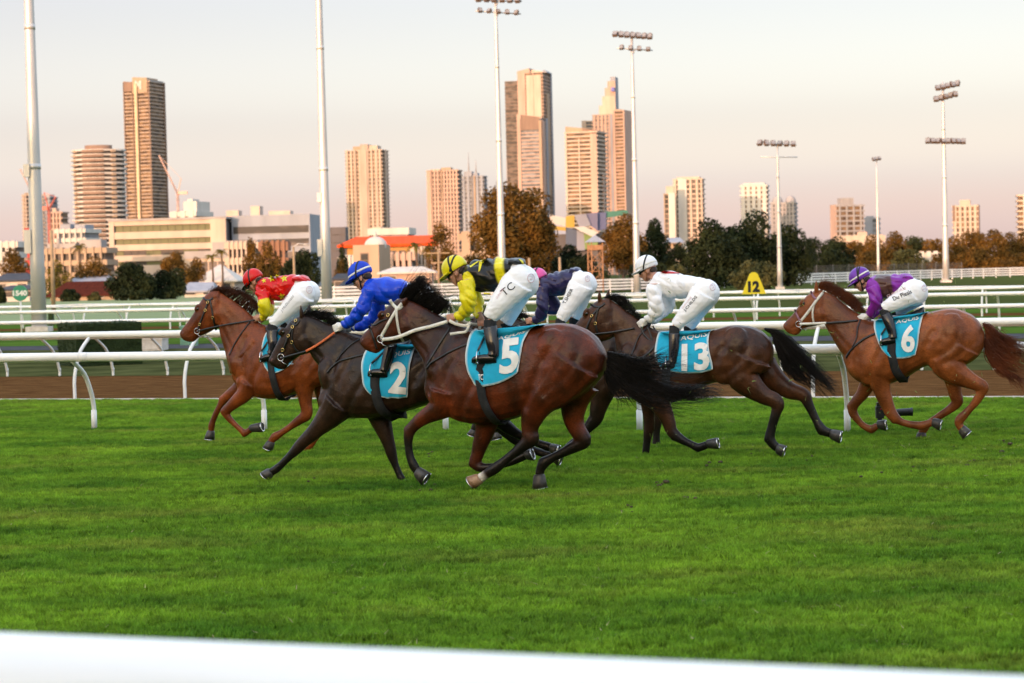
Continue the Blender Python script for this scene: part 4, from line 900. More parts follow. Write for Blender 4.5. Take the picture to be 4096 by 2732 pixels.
H7 = make_horse(dict(label='dark horse mostly hidden behind the big bay, ridden by the rider in navy', anchor=('D', 1340, 1027), c='C3', mat=BROWN, hairmat=M_HBLK, seed=6.0, muzzle=.3,
 head=('C3', [(842, 398, 870, 550, .07), (815, 398, 858, 575, .088), (788, 410, 835, 590, .092), (760, 440, 805, 605, .09), (730, 485, 770, 630, .078), (700, 535, 735, 655, .062), (672, 580, 712, 680, .054), (650, 610, 690, 690, .05), (638, 632, 660, 676, .042), (640, 650, 650, 668, .022)]),
 neck=('C3', [(840, 402, 868, 550, .07), (920, 415, 895, 615, .08), (1000, 440, 935, 690, .09), (1080, 470, 975, 760, .12), (1150, 495, 1000, 830, .17)]),
 trunk=('C3', [(1090, 480, 985, 800, .12), (1150, 500, 1000, 860, .19), (1230, 525, 1080, 960, .24), (1330, 528, 1200, 990, .27), (1450, 520, 1340, 980, .27), (1560, 510, 1480, 930, .27), (1650, 510, 1590, 910, .27), (1730, 545, 1690, 860, .21), (1780, 620, 1755, 770, .11)]),
 muscle=[('C3', 1060, 780, .12, 80, 130, .09, 20)],
 ears=[('C3', 808, 420, 818, 358, .026), ('C3', 842, 405, 856, 356, -.024)],
 legs=[dict(c='C3', lat=.12, dark=3, pts=[(1060, 900, 90), (1010, 960, 62), (950, 1010, 48), (895, 1045, 36), (880, 1075, 32), (885, 1110, 24), (893, 1140, 25), (900, 1155, 24)]),
       dict(c='C3', lat=-.10, dark=3, pts=[(1040, 900, 70), (950, 950, 50), (870, 1000, 38), (800, 1050, 30), (775, 1100, 22), (765, 1140, 24)]),
       dict(c='C4', lat=.13, dark=4, lm=.14, pts=[(830, 780, 120), (800, 900, 75), (775, 990, 55), (760, 1050, 46), (735, 1085, 42), (680, 1145, 28), (615, 1212, 26), (570, 1250, 28), (550, 1265, 26)]),
       dict(c='C5', lat=-.13, dark=4, lm=.13, pts=[(300, 950, 95), (360, 1060, 60), (385, 1150, 44), (390, 1190, 40), (386, 1260, 28), (384, 1330, 27), (383, 1370, 29), (382, 1385, 27)])],
 hooves=[('C3', 902, 1158, 910, 1192, .07, .12), ('C3', 765, 1142, 755, 1172, .062, -.10), ('C4', 550, 1265, 525, 1300, .07, .13), ('C5', 382, 1380, 380, 1408, .06, -.13)],
 eye=('C3', 748, 455, .019), nostril=('C3', 648, 625, .015),
 mane=[('C3', [[(830, 395), (860, 375), (900, 385), (930, 405)], [(900, 410), (950, 400), (1000, 410), (1040, 430)], [(980, 430), (1020, 412), (1060, 425), (1090, 460)], [(1050, 455), (1080, 440), (1110, 460), (1140, 490)]], 220, .014, .0045)],
 cloth=('C3', [(1150, 505), (1130, 540), (1115, 600), (1110, 680), (1120, 740), (1150, 800)], [(1480, 525), (1470, 560), (1460, 620), (1450, 680), (1445, 740), (1440, 790)], 15),
 print=[], girth=('C3', [(1200, 800), (1195, 860), (1200, 920), (1215, 985)], .09), saddle=('C3', [(1150, 495), (1220, 515), (1290, 515), (1360, 500)]),
 bridle=[('cheek_strap', 'C3', [(795, 440), (770, 480), (740, 530), (705, 600)], .02, M_LEA), ('throat_strap', 'C3', [(792, 445), (790, 490), (795, 540), (810, 580)], .018, M_LEA)],
 bit=('C3', 698, 625), breast=[], reins=[('C3', [(698, 625, .08), (800, 580, .1), (1000, 500, .1), (1075, 470, .1)], .018, M_LEA)],
 stirrup=('C3', 1190, 740, .27), strap_top=(1230, 560)))
# ------------------------------------------------------------------ riders
def silk(name, c1, c2, col2=None, rough=.30):
    m = mat(name, c1, c2, scale=5, rough=rough, bump=.25, bscale=11, stretch=(1.8, 1, .8), bdist=.02, sheen=.0, spec=.32, detail=2)
    if col2: attr_mix(m, 'panel', col2)
    return m
M_SKIN = mat('skin', (.50, .27, .19), (.42, .20, .14), scale=18, rough=.5, subs=.08)
M_BREECH = mat('white_breeches', (.86, .86, .87), (.80, .80, .82), scale=6, rough=.6, bump=.25, bscale=30, stretch=(1, 1, .5), bdist=.01)
M_BOOT = mat('polished_black_boot', (.008, .008, .011), (.005, .005, .008), scale=9, rough=.14, spec=.45, coat=.15)
M_SOCK = mat('black_sock', (.012, .012, .013), (.007, .007, .008), scale=60, rough=.9, bump=.3, bscale=150)
M_BSTR = mat('black_strap', (.010, .010, .010), (.006, .006, .006), scale=20, rough=.6)
M_GLOVE = mat('white_glove', (.78, .77, .74), (.66, .65, .62), scale=25, rough=.7, bump=.2)
M_GOG = mat('goggle_lens', (.006, .006, .007), (.004, .004, .004), rough=.08, spec=.8)
M_BAND = mat('cap_band_white', (.76, .75, .70), (.66, .65, .60), scale=12, rough=.7)
M_HAIR = mat('short_brown_hair', (.035, .02, .012), (.015, .01, .007), scale=60, rough=.7, bump=.3, bscale=120)
M_INK = mat('black_lettering', (.012, .012, .016), (.008, .008, .01), rough=.8)
M_INKG = mat('grey_lettering', (.30, .30, .31), (.24, .24, .25), rough=.8)
M_INKR = mat('dark_red_print', (.64, .42, .44), (.56, .36, .38), rough=.8)

def add_hand(mb, w, d, near, s=1.0):
    """closed hand on the rein: palm, four bent fingers of their own length stacked under each other, thumb on top"""
    d = d.normalized(); y = Vector((0, -1 if near else 1, 0)); up = Vector((-d.z, 0, d.x)); 
    if up.z < 0: up = -up
    inn = -y
    R = Matrix((d, y, up)).transposed()
    c = w + d * (.045 * s)
    mb.ell(c, (.052 * s, .021 * s, .042 * s), R, 14, 9)
    mb.tube([w - d * .03, w, c], [.026 * s, .026 * s, .03 * s], 10)
    for k, (z, ln) in enumerate(((.030, .94), (.011, 1.0), (-.009, .95), (-.028, .8))):
        k0 = c + d * (.034 * s) + up * (z * s) + y * (.006 * s); L = ln * s
        pts = [k0 - d * .02 * s, k0 + d * (.012 * L) + y * .004, k0 + d * (.030 * L) + inn * (.010 * L), k0 + d * (.028 * L) + inn * (.030 * L), k0 + d * (.008 * L) + inn * (.038 * L), k0 - d * (.012 * L) + inn * (.033 * L)]
        mb.tube(pts, [.0100 * s, .0102 * s, .0098 * s, .0092 * s, .0085 * s, .0070 * s], 8)
    b = c - d * .012 * s + up * .032 * s + inn * .008 * s
    mb.tube([b - d * .012 * s - up * .012 * s, b, b + d * (.026 * s) + up * .010 * s + inn * .006, b + d * (.050 * s) + up * .004 * s + inn * .012], [.013 * s, .012 * s, .0105 * s, .0078 * s], 8)

def make_jockey(S, H):
    fr = H['fr']; c = S['c']
    for nm in ('legN', 'legF'): S[nm] = [(q[0], q[1], q[2] * (1 if i == 0 else .88 if i < 4 else .95), q[3]) for i, q in enumerate(S[nm])]
    t = thing('person', S['label'], 'jockey', fr.O, -TH, 'riders in the race')
    tau = radians(S['tilt']); C0 = fr.p(c, *S['helm'])
    f = Vector((-cos(tau), 0, -sin(tau))); u = Vector((-sin(tau), 0, cos(tau))); y = Vector((0, 1, 0))
    C0 = C0 + u * -.035                    # skull centre below the helmet's
    R = Matrix((f, y, u)).transposed()
    h = lambda a, b, z: C0 + f * a + y * b + u * z
    k = fr.mpp(c, *S['helm'])
    mb = MB()
    mb.ell(h(-.008, 0, .02), (.098, .076, .105), R); mb.ell(h(.030, 0, -.052), (.066, .058, .072), R); mb.ell(h(.062, 0, -.108), (.026, .030, .022), R)
    mb.ell(h(.015, 0, -.085), (.06, .055, .035), R)
    mb.tube([h(.084, 0, .006), h(.100, 0, -.020), h(.114, 0, -.046), h(.098, 0, -.058)], [.010, .012, .015, .010], 8)
    mb.ell(h(.090, .016, -.052), (.012, .010, .010), R, 8, 6); mb.ell(h(.090, -.016, -.052), (.012, .010, .010), R, 8, 6)
    mb.ell(h(.088, 0, -.076), (.012, .022, .007), R, 10, 6); mb.ell(h(.085, 0, -.089), (.012, .020, .008), R, 10, 6)
    mb.ell(h(.078, 0, .012), (.02, .055, .014), R)
    for q in (1, -1):
        mb.ell(h(-.012, .074 * q, -.030), (.028, .010, .034), R, 10, 7); mb.ell(h(.055, .040 * q, -.035), (.03, .022, .025), R)
    T = S['torso']; t0 = fr.p(c, T[0][0], T[0][1])
    mb.tube([h(-.02, 0, -.06), h(-.035, 0, -.11), t0], [.056, .054, .062], 12)
    rec = []
    # body under the clothes
    sag_tube(mb, fr, c, [(q[0], q[1], q[2] * .8, 0) for q in T], 3, .15, 1.35, 16)
    ends = {}
    for nm, q in (('armN', 1), ('armF', -1)):
        if nm not in S: continue
        A = S[nm]; lats = [.165, .21, .22, .17, .10, .07][:]; n = len(A)
        P = [(a[0], a[1], a[2] * .68, (a[3] if len(a) > 3 else np.interp(i / (n - 1), [0, .45, 1], [.15, .21, .07])) * q) for i, a in enumerate(A)]
        sag_tube(mb, fr, c, P, 3, .06, .95, 10)
        w = fr.p(c, A[-1][0], A[-1][1], P[-1][3]); hx = S['hand' + nm[-1]]; e = fr.p(c, hx[0], hx[1], P[-1][3]); ends[nm] = (w, (e - w), q)
        if not S.get('glove'): add_hand(mb, w, e - w, q > 0, .98)
    for nm, q in (('legN', 1), ('legF', -1)):
        P = [(a[0], a[1], a[2] * .78, a[3] * q) for a in S[nm]]; sag_tube(mb, fr, c, P, 3, .08, .95, 12)
        B = [(a[0], a[1], a[2] * .78, a[3] * q) for a in S['boot' + nm[-1]]]; sag_tube(mb, fr, c, B, 2, .045, .95, 10)
    me = remesh(mb, .008, 2); me.materials.clear(); me.materials.append(M_SKIN); obj('body', me, None, t)
    # jersey
    mb = MB(); rec = []; tt = S.get('ttags', [0] * len(T)); at_ = S.get('atags', [0] * 6)
    sag_tube(mb, fr, c, [(q[0], q[1], q[2], 0) for q in T], 4, .185, 1.42, 20, rec, tt)
    for nm, q in (('armN', 1), ('armF', -1)):
        if nm not in S: continue
        A = S[nm]; n = len(A)
        P = [(a[0], a[1], a[2], (a[3] if len(a) > 3 else np.interp(i / (n - 1), [0, .45, 1], [.15, .21, .07])) * q) for i, a in enumerate(A)]
        sag_tube(mb, fr, c, P, 4, .075, 1.0, 14, rec, [at_[min(i, len(at_) - 1)] for i in range(n)])
    tail = S.get('shirt_tail')
    if tail: sag_tube(mb, fr, c, [(a[0], a[1], a[2], 0) for a in tail], 2, .16, 3.5, 12)
    me = remesh(mb, .008, 3); V = verts_np(me); Rr = np.array(rec)
    D = np.sqrt(((V[:, None, :] - Rr[None, :, :3]) ** 2).sum(2)) - Rr[None, :, 3]; w = np.exp(-D / .008); w /= w.sum(1, keepdims=True)
    set_attr(me, 'panel', np.clip(((w * Rr[None, :, 4]).sum(1) - .5) * 6 + .5, 0, 1))
    no = np.empty(len(V) * 3); me.vertices.foreach_get('normal', no); no = no.reshape(-1, 3); sd = S['seed'] * 7.1
    d = np.array([(abs(noise.noise(Vector((v[0] * 6 + sd, v[1] * 3.5, v[2] * 9 + v[0] * 5)))) - .25) * .040 + (abs(noise.noise(Vector((v[0] * 13 + v[2] * 9, v[1] * 6 + sd, v[2] * 6)))) - .25) * .014 for v in V])
    me.vertices.foreach_set('co', (V + no * d[:, None]).ravel()); me.update()
    me.materials.clear(); me.materials.append(S['silk']); jo = obj('jersey', me, None, t); jb = bvh_of(me)
    for poly, m_ in S.get('patches', []):
        e = MB(); P = []
        cx = sum(q[0] for q in poly) / len(poly); cy = sum(q[1] for q in poly) / len(poly)
        den = []
        for i in range(len(poly)):
            a, b_ = poly[i], poly[(i + 1) % len(poly)]
            for s_ in range(5): den.append((a[0] + (b_[0] - a[0]) * s_ / 5, a[1] + (b_[1] - a[1]) * s_ / 5))
        nr_ = 6; 
        for r_ in range(1, nr_ + 1):
            for q in den: P.append(fr.cast(jb, c, cx + (q[0] - cx) * r_ / nr_, cy + (q[1] - cy) * r_ / nr_, .004, .15)[0])
        P.append(fr.cast(jb, c, cx, cy, .004, .15)[0]); n = len(den); fs = []
        for r_ in range(nr_ - 1):
            for i in range(n): j = (i + 1) % n; fs.append((r_ * n + i, r_ * n + j, (r_ + 1) * n + j, (r_ + 1) * n + i))
        fs += [(i, (i + 1) % n, len(P) - 1) for i in range(n)]
        e.add(P, fs); obj(S.get('patchname', 'patch'), e, m_, jo)
    # breeches
    mb = MB()
    for nm, q in (('legN', 1), ('legF', -1)):
        sag_tube(mb, fr, c, [(a[0], a[1], a[2], a[3] * q) for a in S[nm]], 4, .125, .92, 16)
    wst = T[-1]; hp = S['legN'][0]; hq = fr.p(c, hp[0], hp[1], 0); hr_ = hp[2] * fr.mpp(c, hp[0], hp[1])
    for q in (1, -1): mb.ell((hq.x + hr_ * .10, .085 * q, hq.z - hr_ * .04), (hr_ * .98, .115, hr_ * .99), None, 18, 12)
    sag_tube(mb, fr, c, [(wst[0] - wst[2] * .3, wst[1], wst[2] * .9, 0), (wst[0], wst[1], wst[2] * 1.02, 0), ((wst[0] + hp[0]) / 2, (wst[1] + hp[1]) / 2, (wst[2] + hp[2]) * .53, 0), (hp[0], hp[1], hp[2] * .9, 0)], 3, .165, 1.3, 18)
    me = remesh(mb, .0085, 6); V = verts_np(me); no = np.empty(len(V) * 3); me.vertices.foreach_get('normal', no); no = no.reshape(-1, 3)
    kz = fr.p(c, S['legN'][-1][0], S['legN'][-1][1], .2)
    d = np.array([(abs(noise.noise(Vector((v[0] * 10 + sd, v[1] * 6, v[2] * 22)))) - .3) * .0055 * (1 + 2.6 * max(0, 1 - (Vector(v) - Vector((kz.x, v[1], kz.z))).length / .2)) + noise.noise(Vector((v[0] * 7, v[1] * 5 + sd, v[2] * 7))) * .004 for v in V])
    me.vertices.foreach_set('co', (V + no * d[:, None]).ravel()); me.update()
    me.materials.clear(); me.materials.append(M_BREECH); bo = obj('breeches', me, None, t); bb = bvh_of(me)
    for txt, o_, xd, yd, bold, m_ in S.get('print', []):
        V2, F2 = text_mesh(txt, bold); e = MB()
        e.add([fr.cast(bb, c, o_[0] + xd[0] * a + yd[0] * b_, o_[1] + xd[1] * a + yd[1] * b_, .005, .2)[0] for a, b_ in V2], F2); obj('lettering', e, m_, bo)
    if 'logo' in S:
        lx, ly, lr = S['logo']; e = MB(); P = []
        for i in range(25):
            a = 2 * pi * i / 24; r_ = lr * (1 - .35 * abs(sin(a / 2)) * (1 if cos(a * 1) < 0 else .2)); P.append(fr.cast(bb, c, lx + lr * .8 * cos(a), ly + lr * sin(a), .005, .2))
        strap(e, [p[0] for p in P], [p[1] for p in P], .005, .001)
        Q = [fr.cast(bb, c, lx + lr * x_, ly + lr * z_, .005, .2) for x_, z_ in ((-.35, -.4), (0, -.6), (.35, -.1), (.2, .35), (-.1, .1), (-.3, .5))]
        strap(e, [p[0] for p in Q], [p[1] for p in Q], .004, .001); obj('logo', e, M_INKR, bo)
    # boots
    for s_, q in (('N', 1), ('F', -1)):
        B = S['boot' + s_]; e = MB(); L = [(a[0], a[1], a[2], a[3] * q) for a in B]
        sag_tube(e, fr, c, L[:3], 3, .06, .95, 14)
        so = obj('sock', remesh(e, .007, 1), None, t); so.data.materials.append(M_SOCK)
        e = MB(); sag_tube(e, fr, c, [(a[0], a[1], a[2] * 1.07, a[3]) for a in L[1:]], 4, .06, .92, 16)
        an = L[-1]; ap = fr.p(c, an[0], an[1], an[3]); tx, ty = S['toe' + s_]; tp = fr.p(c, tx, ty, an[3] + .012 * q); dd = (tp - ap); rr = an[2] * fr.mpp(c, an[0], an[1])
        hl = ap - dd.normalized() * .035 + Vector((0, 0, -.035))
        e.tube([hl, ap.lerp(tp, .12) + Vector((0, 0, -.022)), ap.lerp(tp, .4) + Vector((0, 0, -.008)), ap.lerp(tp, .72), tp.lerp(ap, .08), tp], [.030, .040, .040, .036, .027, .010], 14)
        e.tube([hl + Vector((0, 0, -.024)), ap.lerp(tp, .45) + Vector((0, 0, -.040)), tp + Vector((0, 0, -.016))], [.022, .022, .016], 10)
        bm_ = remesh(e, .007, 2); bm_.materials.clear(); bm_.materials.append(M_BOOT); obj('boot', bm_, None, t)
    # helmet under its silk cap, peak, straps, goggles
    hc = C0 + u * .035; rx, ry, rz = .132, .108, .122
    def dome(th, ph, s_=1.0): return hc + f * (rx * s_ * sin(th) * cos(ph)) + y * (ry * s_ * sin(th) * sin(ph)) + u * (rz * s_ * cos(th))
    e = MB(); n = 40; rings = []
    for i in range(15):
        th = .02 + (pi * .60 - .02) * i / 14; g = i / 14
        rings.append([dome(th, 2 * pi * j / n, 1 + .010 * g * sin(j * 5.0 + i) * (g > .5) + .006 * noise.noise(Vector((j * .9, i * .8, S['seed'] * 3)))) for j in range(n)])
    low = rings[-1]; rings.append([p + (hc - p) * .05 - u * .004 for p in low]); rings.append([hc + (p - hc) * .86 - u * 0 for p in low])
    e.loft(rings, False); e.f.append(tuple(range(n))[::-1])
    ho = obj('helmet', e, S['cap'], t)
    e = MB(); rg = []
    for i in range(13):
        ph = -1.15 + 2.3 * i / 12; a = dome(pi * .545, ph, 1.0); o_ = f * cos(ph) + y * sin(ph); out = .062 * cos(ph * 1.05)
        b_ = a + o_ * out - u * (.012 + .22 * out * 0); rg.append([a - o_ * .01 - u * .004, b_ - u * .004, b_ + u * .003, a - o_ * .01 + u * .006])
    e.loft(rg); obj('helmet_peak', e, S.get('peak', S['cap']), ho)
    e = MB(); e.tube([hc + u * rz * .98, hc + u * (rz + .008)], [.012, .007], 10)
    if S.get('button'): obj('cap_button', e, S['cap'], ho)
    if S.get('band'):
        e = MB(); rg = []
        for i in range(41):
            ph = 2 * pi * i / 40; rg.append([dome(pi * .505, ph, 1.0), dome(pi * .505, ph, 1.015), dome(pi * .455, ph, 1.015), dome(pi * .455, ph, 1.0)])
        e.loft(rg, False); obj('cap_band', e, M_BAND, ho)
    e = MB()
    for kk in S.get('capstraps', (.5,)):
        P = []; N = []
        for i in range(25):
            a = -pi * .62 + 2 * pi * .62 * i / 24; d_ = y * sin(a) + (u * cos(kk) - f * sin(kk)) * cos(a)
            s_ = 1 / sqrt((d_.dot(f) / rx) ** 2 + (d_.dot(y) / ry) ** 2 + (d_.dot(u) / rz) ** 2); P.append(hc + d_ * s_ * 1.02); N.append(d_)
        strap(e, P, N, .017, .002)
    obj('goggle_strap', e, M_BSTR, ho)
    e = MB()
    e.ell(h(.078, 0, -.012), (.036, .066, .030), R, 18, 10)
    for q in (1, -1): strap(e, [h(.075, .062 * q, -.012), h(.03, .080 * q, -.002), h(-.03, .084 * q, .012)], [y * q] * 3, .022, .003)
    obj('goggles', e, M_GOG, t)
    e = MB()
    for q in (1, -1):
        e.tube([h(.0, .083 * q, .02), h(.012, .077 * q, -.05), h(.040, .050 * q, -.105), h(.055, 0.0, -.128)], .0075, 6)
        e.tube([h(-.05, .077 * q, .0), h(-.02, .076 * q, -.06), h(.012, .077 * q, -.062)], .006, 6)
    obj('chin_strap', e, S.get('chin', M_BSTR), t)
    e = MB(); e.ell(h(-.05, 0, -.035), (.052, .068, .045), R); obj('hair', e, M_HAIR, t)
    if S.get('glove'):
        for nm, (w, dv, q) in ends.items():
            e = MB(); add_hand(e, w, dv, q > 0, 1.06); e.tube([w - dv.normalized() * .035, w - dv.normalized() * .005], [.034, .032], 12)
            gm = remesh(e, .006, 1); gm.materials.clear(); gm.materials.append(M_GLOVE); obj('glove', gm, None, t)
    S['ends'] = ends
    return S

def star(cx, cy, r, rot=-.3):
    return [(cx + (r if i % 2 == 0 else r * .42) * cos(rot - pi / 2 + i * pi / 5), cy + (r if i % 2 == 0 else r * .42) * sin(rot - pi / 2 + i * pi / 5)) for i in range(10)]
YEL = (.72, .62, .012)
SATY = silk('yellow_satin', (.74, .66, .012), (.62, .52, .008))
M_TAN = mat('tan_strap', (.30, .13, .05), (.22, .09, .04), scale=20, rough=.6)

J1 = make_jockey(dict(label='rider in red jersey with yellow stars crouching on the leading chestnut', c='C1', seed=1, tilt=37, helm=(578, 200),
 torso=[(628, 258, 52), (665, 262, 72), (720, 268, 84), (780, 262, 86), (840, 245, 76), (900, 225, 52)], shirt_tail=[(880, 200, 26), (930, 198, 24), (962, 212, 14)],
 armN=[(640, 285, 48), (652, 330, 46), (664, 375, 43), (668, 410, 44), (652, 450, 40), (636, 468, 30)], handN=(590, 480), armF=[(660, 300, 44), (690, 360, 40), (700, 420, 36), (670, 460, 28)], handF=(630, 490),
 atags=[0, 0, 1, 1, 1, 1], legN=[(935, 300, 92, .10), (875, 360, 84, .15), (810, 430, 66, .19), (745, 490, 50, .21), (715, 520, 42, .22)], legF=[(945, 310, 88, .10), (890, 390, 72, .14), (840, 460, 56, .17), (810, 500, 46, .19)],
 bootN=[(718, 515, 37, .22), (713, 555, 37, .235), (712, 600, 37, .25), (718, 650, 34, .265), (712, 700, 28, .28), (700, 725, 30, .285)], toeN=(628, 768), bootF=[(812, 500, 38, .2), (805, 540, 37, .23), (800, 600, 36, .25), (795, 660, 32, .265), (790, 710, 28, .28)], toeF=(710, 750),
 silk=silk('red_silk', (.70, .008, .006), (.52, .005, .005), YEL), cap=silk('red_cap_silk', (.70, .009, .006), (.50, .006, .005)), capstraps=(.42,), peak=M_BSTR,
 patchname='star', patches=[(star(708, 200, 26), SATY), (star(796, 200, 28, -.2), SATY), (star(778, 322, 26), SATY), (star(745, 182, 16), SATY), (star(655, 215, 18), SATY)],
 print=[('J.McDonald', (784, 440), (84, -108), (-14, -20), 0.0, M_INKG), ('OURHORSE', (752, 408), (70, -84), (-9, -11), 0.0, M_INKR)], logo=(970, 278, 24), chin=M_TAN), H1)

J2 = make_jockey(dict(label='rider in plain royal blue jersey and blue cap with white band and white gloves', c='C2', seed=2, tilt=27, helm=(690, 145),
 torso=[(735, 225, 52), (775, 240, 74), (830, 255, 88), (890, 262, 84), (950, 255, 66), (1010, 250, 50)],
 armN=[(752, 240, 50), (725, 310, 46), (700, 365, 44), (660, 420, 42), (610, 460, 36), (585, 475, 27)], handN=(540, 490), armF=[(810, 300, 48), (800, 370, 46), (770, 430, 42), (700, 470, 34), (640, 488, 26)], handF=(600, 495),
 glove=True, legN=[(1050, 290, 84, .10), (1000, 370, 78, .15), (950, 450, 62, .19), (905, 520, 46, .21), (890, 545, 40, .22)], legF=[(1070, 290, 80, .10), (1040, 380, 66, .14), (1000, 470, 50, .18), (980, 510, 42, .19)],
 bootN=[(890, 530, 38, .22), (885, 580, 38, .24), (876, 630, 37, .255), (862, 690, 34, .27), (848, 735, 29, .285), (842, 755, 30, .29)], toeN=(738, 775), bootF=[(980, 510, 37, .2), (970, 560, 36, .23), (960, 620, 34, .25), (950, 680, 32, .265), (940, 720, 28, .28)], toeF=(860, 745),
 silk=silk('blue_silk', (.004, .060, .62), (.003, .035, .46)), cap=silk('blue_cap', (.005, .05, .55), (.004, .038, .45), rough=.6), band=True, button=True, capstraps=(.45,), logo=(1108, 270, 26)), H2)

J5 = make_jockey(dict(label='rider in black and yellow jersey and yellow cap on the big bay', c='C3', seed=3, tilt=31, helm=(642, 140),
 torso=[(708, 190, 52), (745, 188, 78), (800, 190, 98), (860, 190, 102), (905, 182, 100), (945, 172, 96), (985, 160, 82), (1020, 152, 66)], ttags=[0, 0, 0, 0, 0, 1, 0, 0], shirt_tail=[(1000, 108, 34), (1045, 105, 30), (1068, 122, 14)],
 armN=[(712, 215, 58), (722, 275, 56), (732, 335, 52), (722, 380, 46), (690, 425, 38), (658, 447, 28)], handN=(606, 450), armF=[(735, 235, 50), (760, 300, 48), (785, 360, 42), (795, 410, 34), (800, 430, 26)], handF=(805, 470),
 atags=[1] * 6, legN=[(1035, 225, 108, .10), (985, 290, 98, .14), (930, 355, 84, .18), (885, 415, 66, .20), (862, 450, 50, .215)], legF=[(1045, 235, 104, .10), (1020, 330, 82, .14), (985, 420, 62, .17), (958, 480, 48, .19)],
 bootN=[(862, 458, 40, .215), (862, 500, 40, .235), (868, 550, 42, .255), (877, 605, 38, .27), (884, 655, 32, .285), (880, 680, 34, .29)], toeN=(748, 708), bootF=[(960, 478, 40, .2), (968, 510, 38, .22), (960, 560, 36, .25), (950, 630, 34, .27), (940, 680, 30, .28)], toeF=(850, 700),
 silk=silk('black_yellow_silk', (.012, .011, .012), (.007, .007, .008), YEL), cap=SATY, capstraps=(.15, .75), chin=M_TAN,
 patches=[([(790, 165), (795, 100), (850, 78), (838, 92), (806, 112), (800, 160)], SATY), ([(735, 130), (800, 92), (790, 105), (742, 140)], SATY), ([(1035, 86), (1060, 95), (1078, 128), (1066, 122), (1050, 104)], SATY), ([(820, 292), (868, 296), (855, 303), (825, 302)], SATY)],
 print=[('TC', (950, 318), (70, -58), (-28, -34), .0, M_INK), ('OURHORSE', (905, 335), (42, -62), (-8, -10), 0.0, M_INKR)], logo=(1112, 205, 26)), H5)

J13 = make_jockey(dict(label='rider in all white jersey and white cap with a red shoulder patch', c='C5', seed=4, tilt=22, helm=(315, 142),
 torso=[(365, 232, 52), (405, 255, 76), (460, 272, 92), (530, 280, 90), (600, 280, 76), (660, 278, 62), (700, 272, 50)],
 armN=[(372, 262, 54), (372, 330, 54), (382, 400, 52), (385, 450, 46), (350, 490, 36), (320, 512, 26)], handN=(268, 545), armF=[(440, 300, 50), (465, 370, 50), (460, 430, 46), (410, 475, 36), (350, 515, 26)], handF=(290, 555),
 glove=True, legN=[(705, 325, 96, .10), (655, 395, 86, .14), (595, 465, 70, .18), (540, 525, 52, .205), (515, 550, 42, .215)], legF=[(725, 340, 92, .10), (680, 430, 72, .14), (630, 520, 52, .18), (605, 560, 44, .19)],
 bootN=[(508, 548, 36, .215), (506, 600, 36, .24), (505, 650, 35, .255), (503, 710, 33, .27), (498, 770, 28, .285), (492, 800, 30, .29)], toeN=(420, 828), bootF=[(605, 555, 36, .2), (605, 600, 35, .23), (600, 650, 34, .25), (590, 710, 30, .265), (585, 760, 28, .28)], toeF=(510, 790),
 silk=silk('white_silk', (.86, .86, .87), (.79, .79, .81)), cap=silk('white_cap_silk', (.82, .82, .83), (.74, .74, .76)), band=True, capstraps=(.55,), chin=M_TAN,
 patches=[([(412, 186), (440, 176), (500, 184), (548, 194), (500, 196), (440, 196)], mat('red_patch', (.60, .012, .015), (.5, .01, .012), rough=.5))],
 print=[('J.CHILDS', (586, 460), (82, -100), (-18, -16), .012, M_INK), ('OURHORSE', (566, 438), (62, -80), (-8, -8), 0.0, M_INKR)], logo=(766, 288, 22)), H13)

J6 = make_jockey(dict(label='rider in purple jersey with a brown panel and purple cap crouching on the last chestnut', c='C6', seed=5, tilt=31, helm=(702, 212),
 torso=[(770, 262, 55), (815, 275, 78), (870, 282, 92), (930, 280, 94), (990, 268, 84), (1050, 258, 70), (1100, 262, 56)], ttags=[0, 0, 1, 1, 0, 0, 0], shirt_tail=[(1050, 210, 26), (1095, 210, 22), (1125, 222, 14)],
 armN=[(800, 290, 54), (815, 345, 50), (825, 400, 47), (815, 440, 42), (790, 485, 36), (765, 515, 27)], handN=(715, 535), armF=[(830, 310, 48), (850, 380, 44), (850, 440, 40), (820, 490, 34), (785, 525, 26)], handF=(740, 550),
 glove=True, legN=[(1115, 330, 108, .10), (1050, 375, 96, .14), (980, 415, 78, .18), (915, 445, 58, .205), (885, 458, 46, .215)], legF=[(1130, 360, 104, .10), (1080, 420, 76, .14), (1010, 470, 54, .18), (985, 480, 44, .19)],
 bootN=[(885, 462, 38, .215), (905, 500, 39, .235), (925, 545, 40, .255), (945, 605, 37, .27), (960, 655, 31, .285), (962, 690, 33, .29)], toeN=(858, 730), bootF=[(985, 485, 37, .2), (1000, 530, 36, .23), (1010, 590, 34, .25), (1015, 640, 30, .265), (1015, 690, 28, .28)], toeF=(930, 720),
 silk=silk('purple_silk', (.24, .022, .34), (.16, .014, .24), (.075, .03, .026)), cap=silk('purple_cap', (.17, .04, .40), (.12, .025, .30)), band=True, capstraps=(.35, .6),
 print=[('Du Plesis', (972, 400), (142, -62), (-14, -30), .012, M_INK), ('OURHORSE', (920, 372), (150, -66), (-8, -18), 0.0, M_INKR)], logo=(1208, 300, 24)), H6)

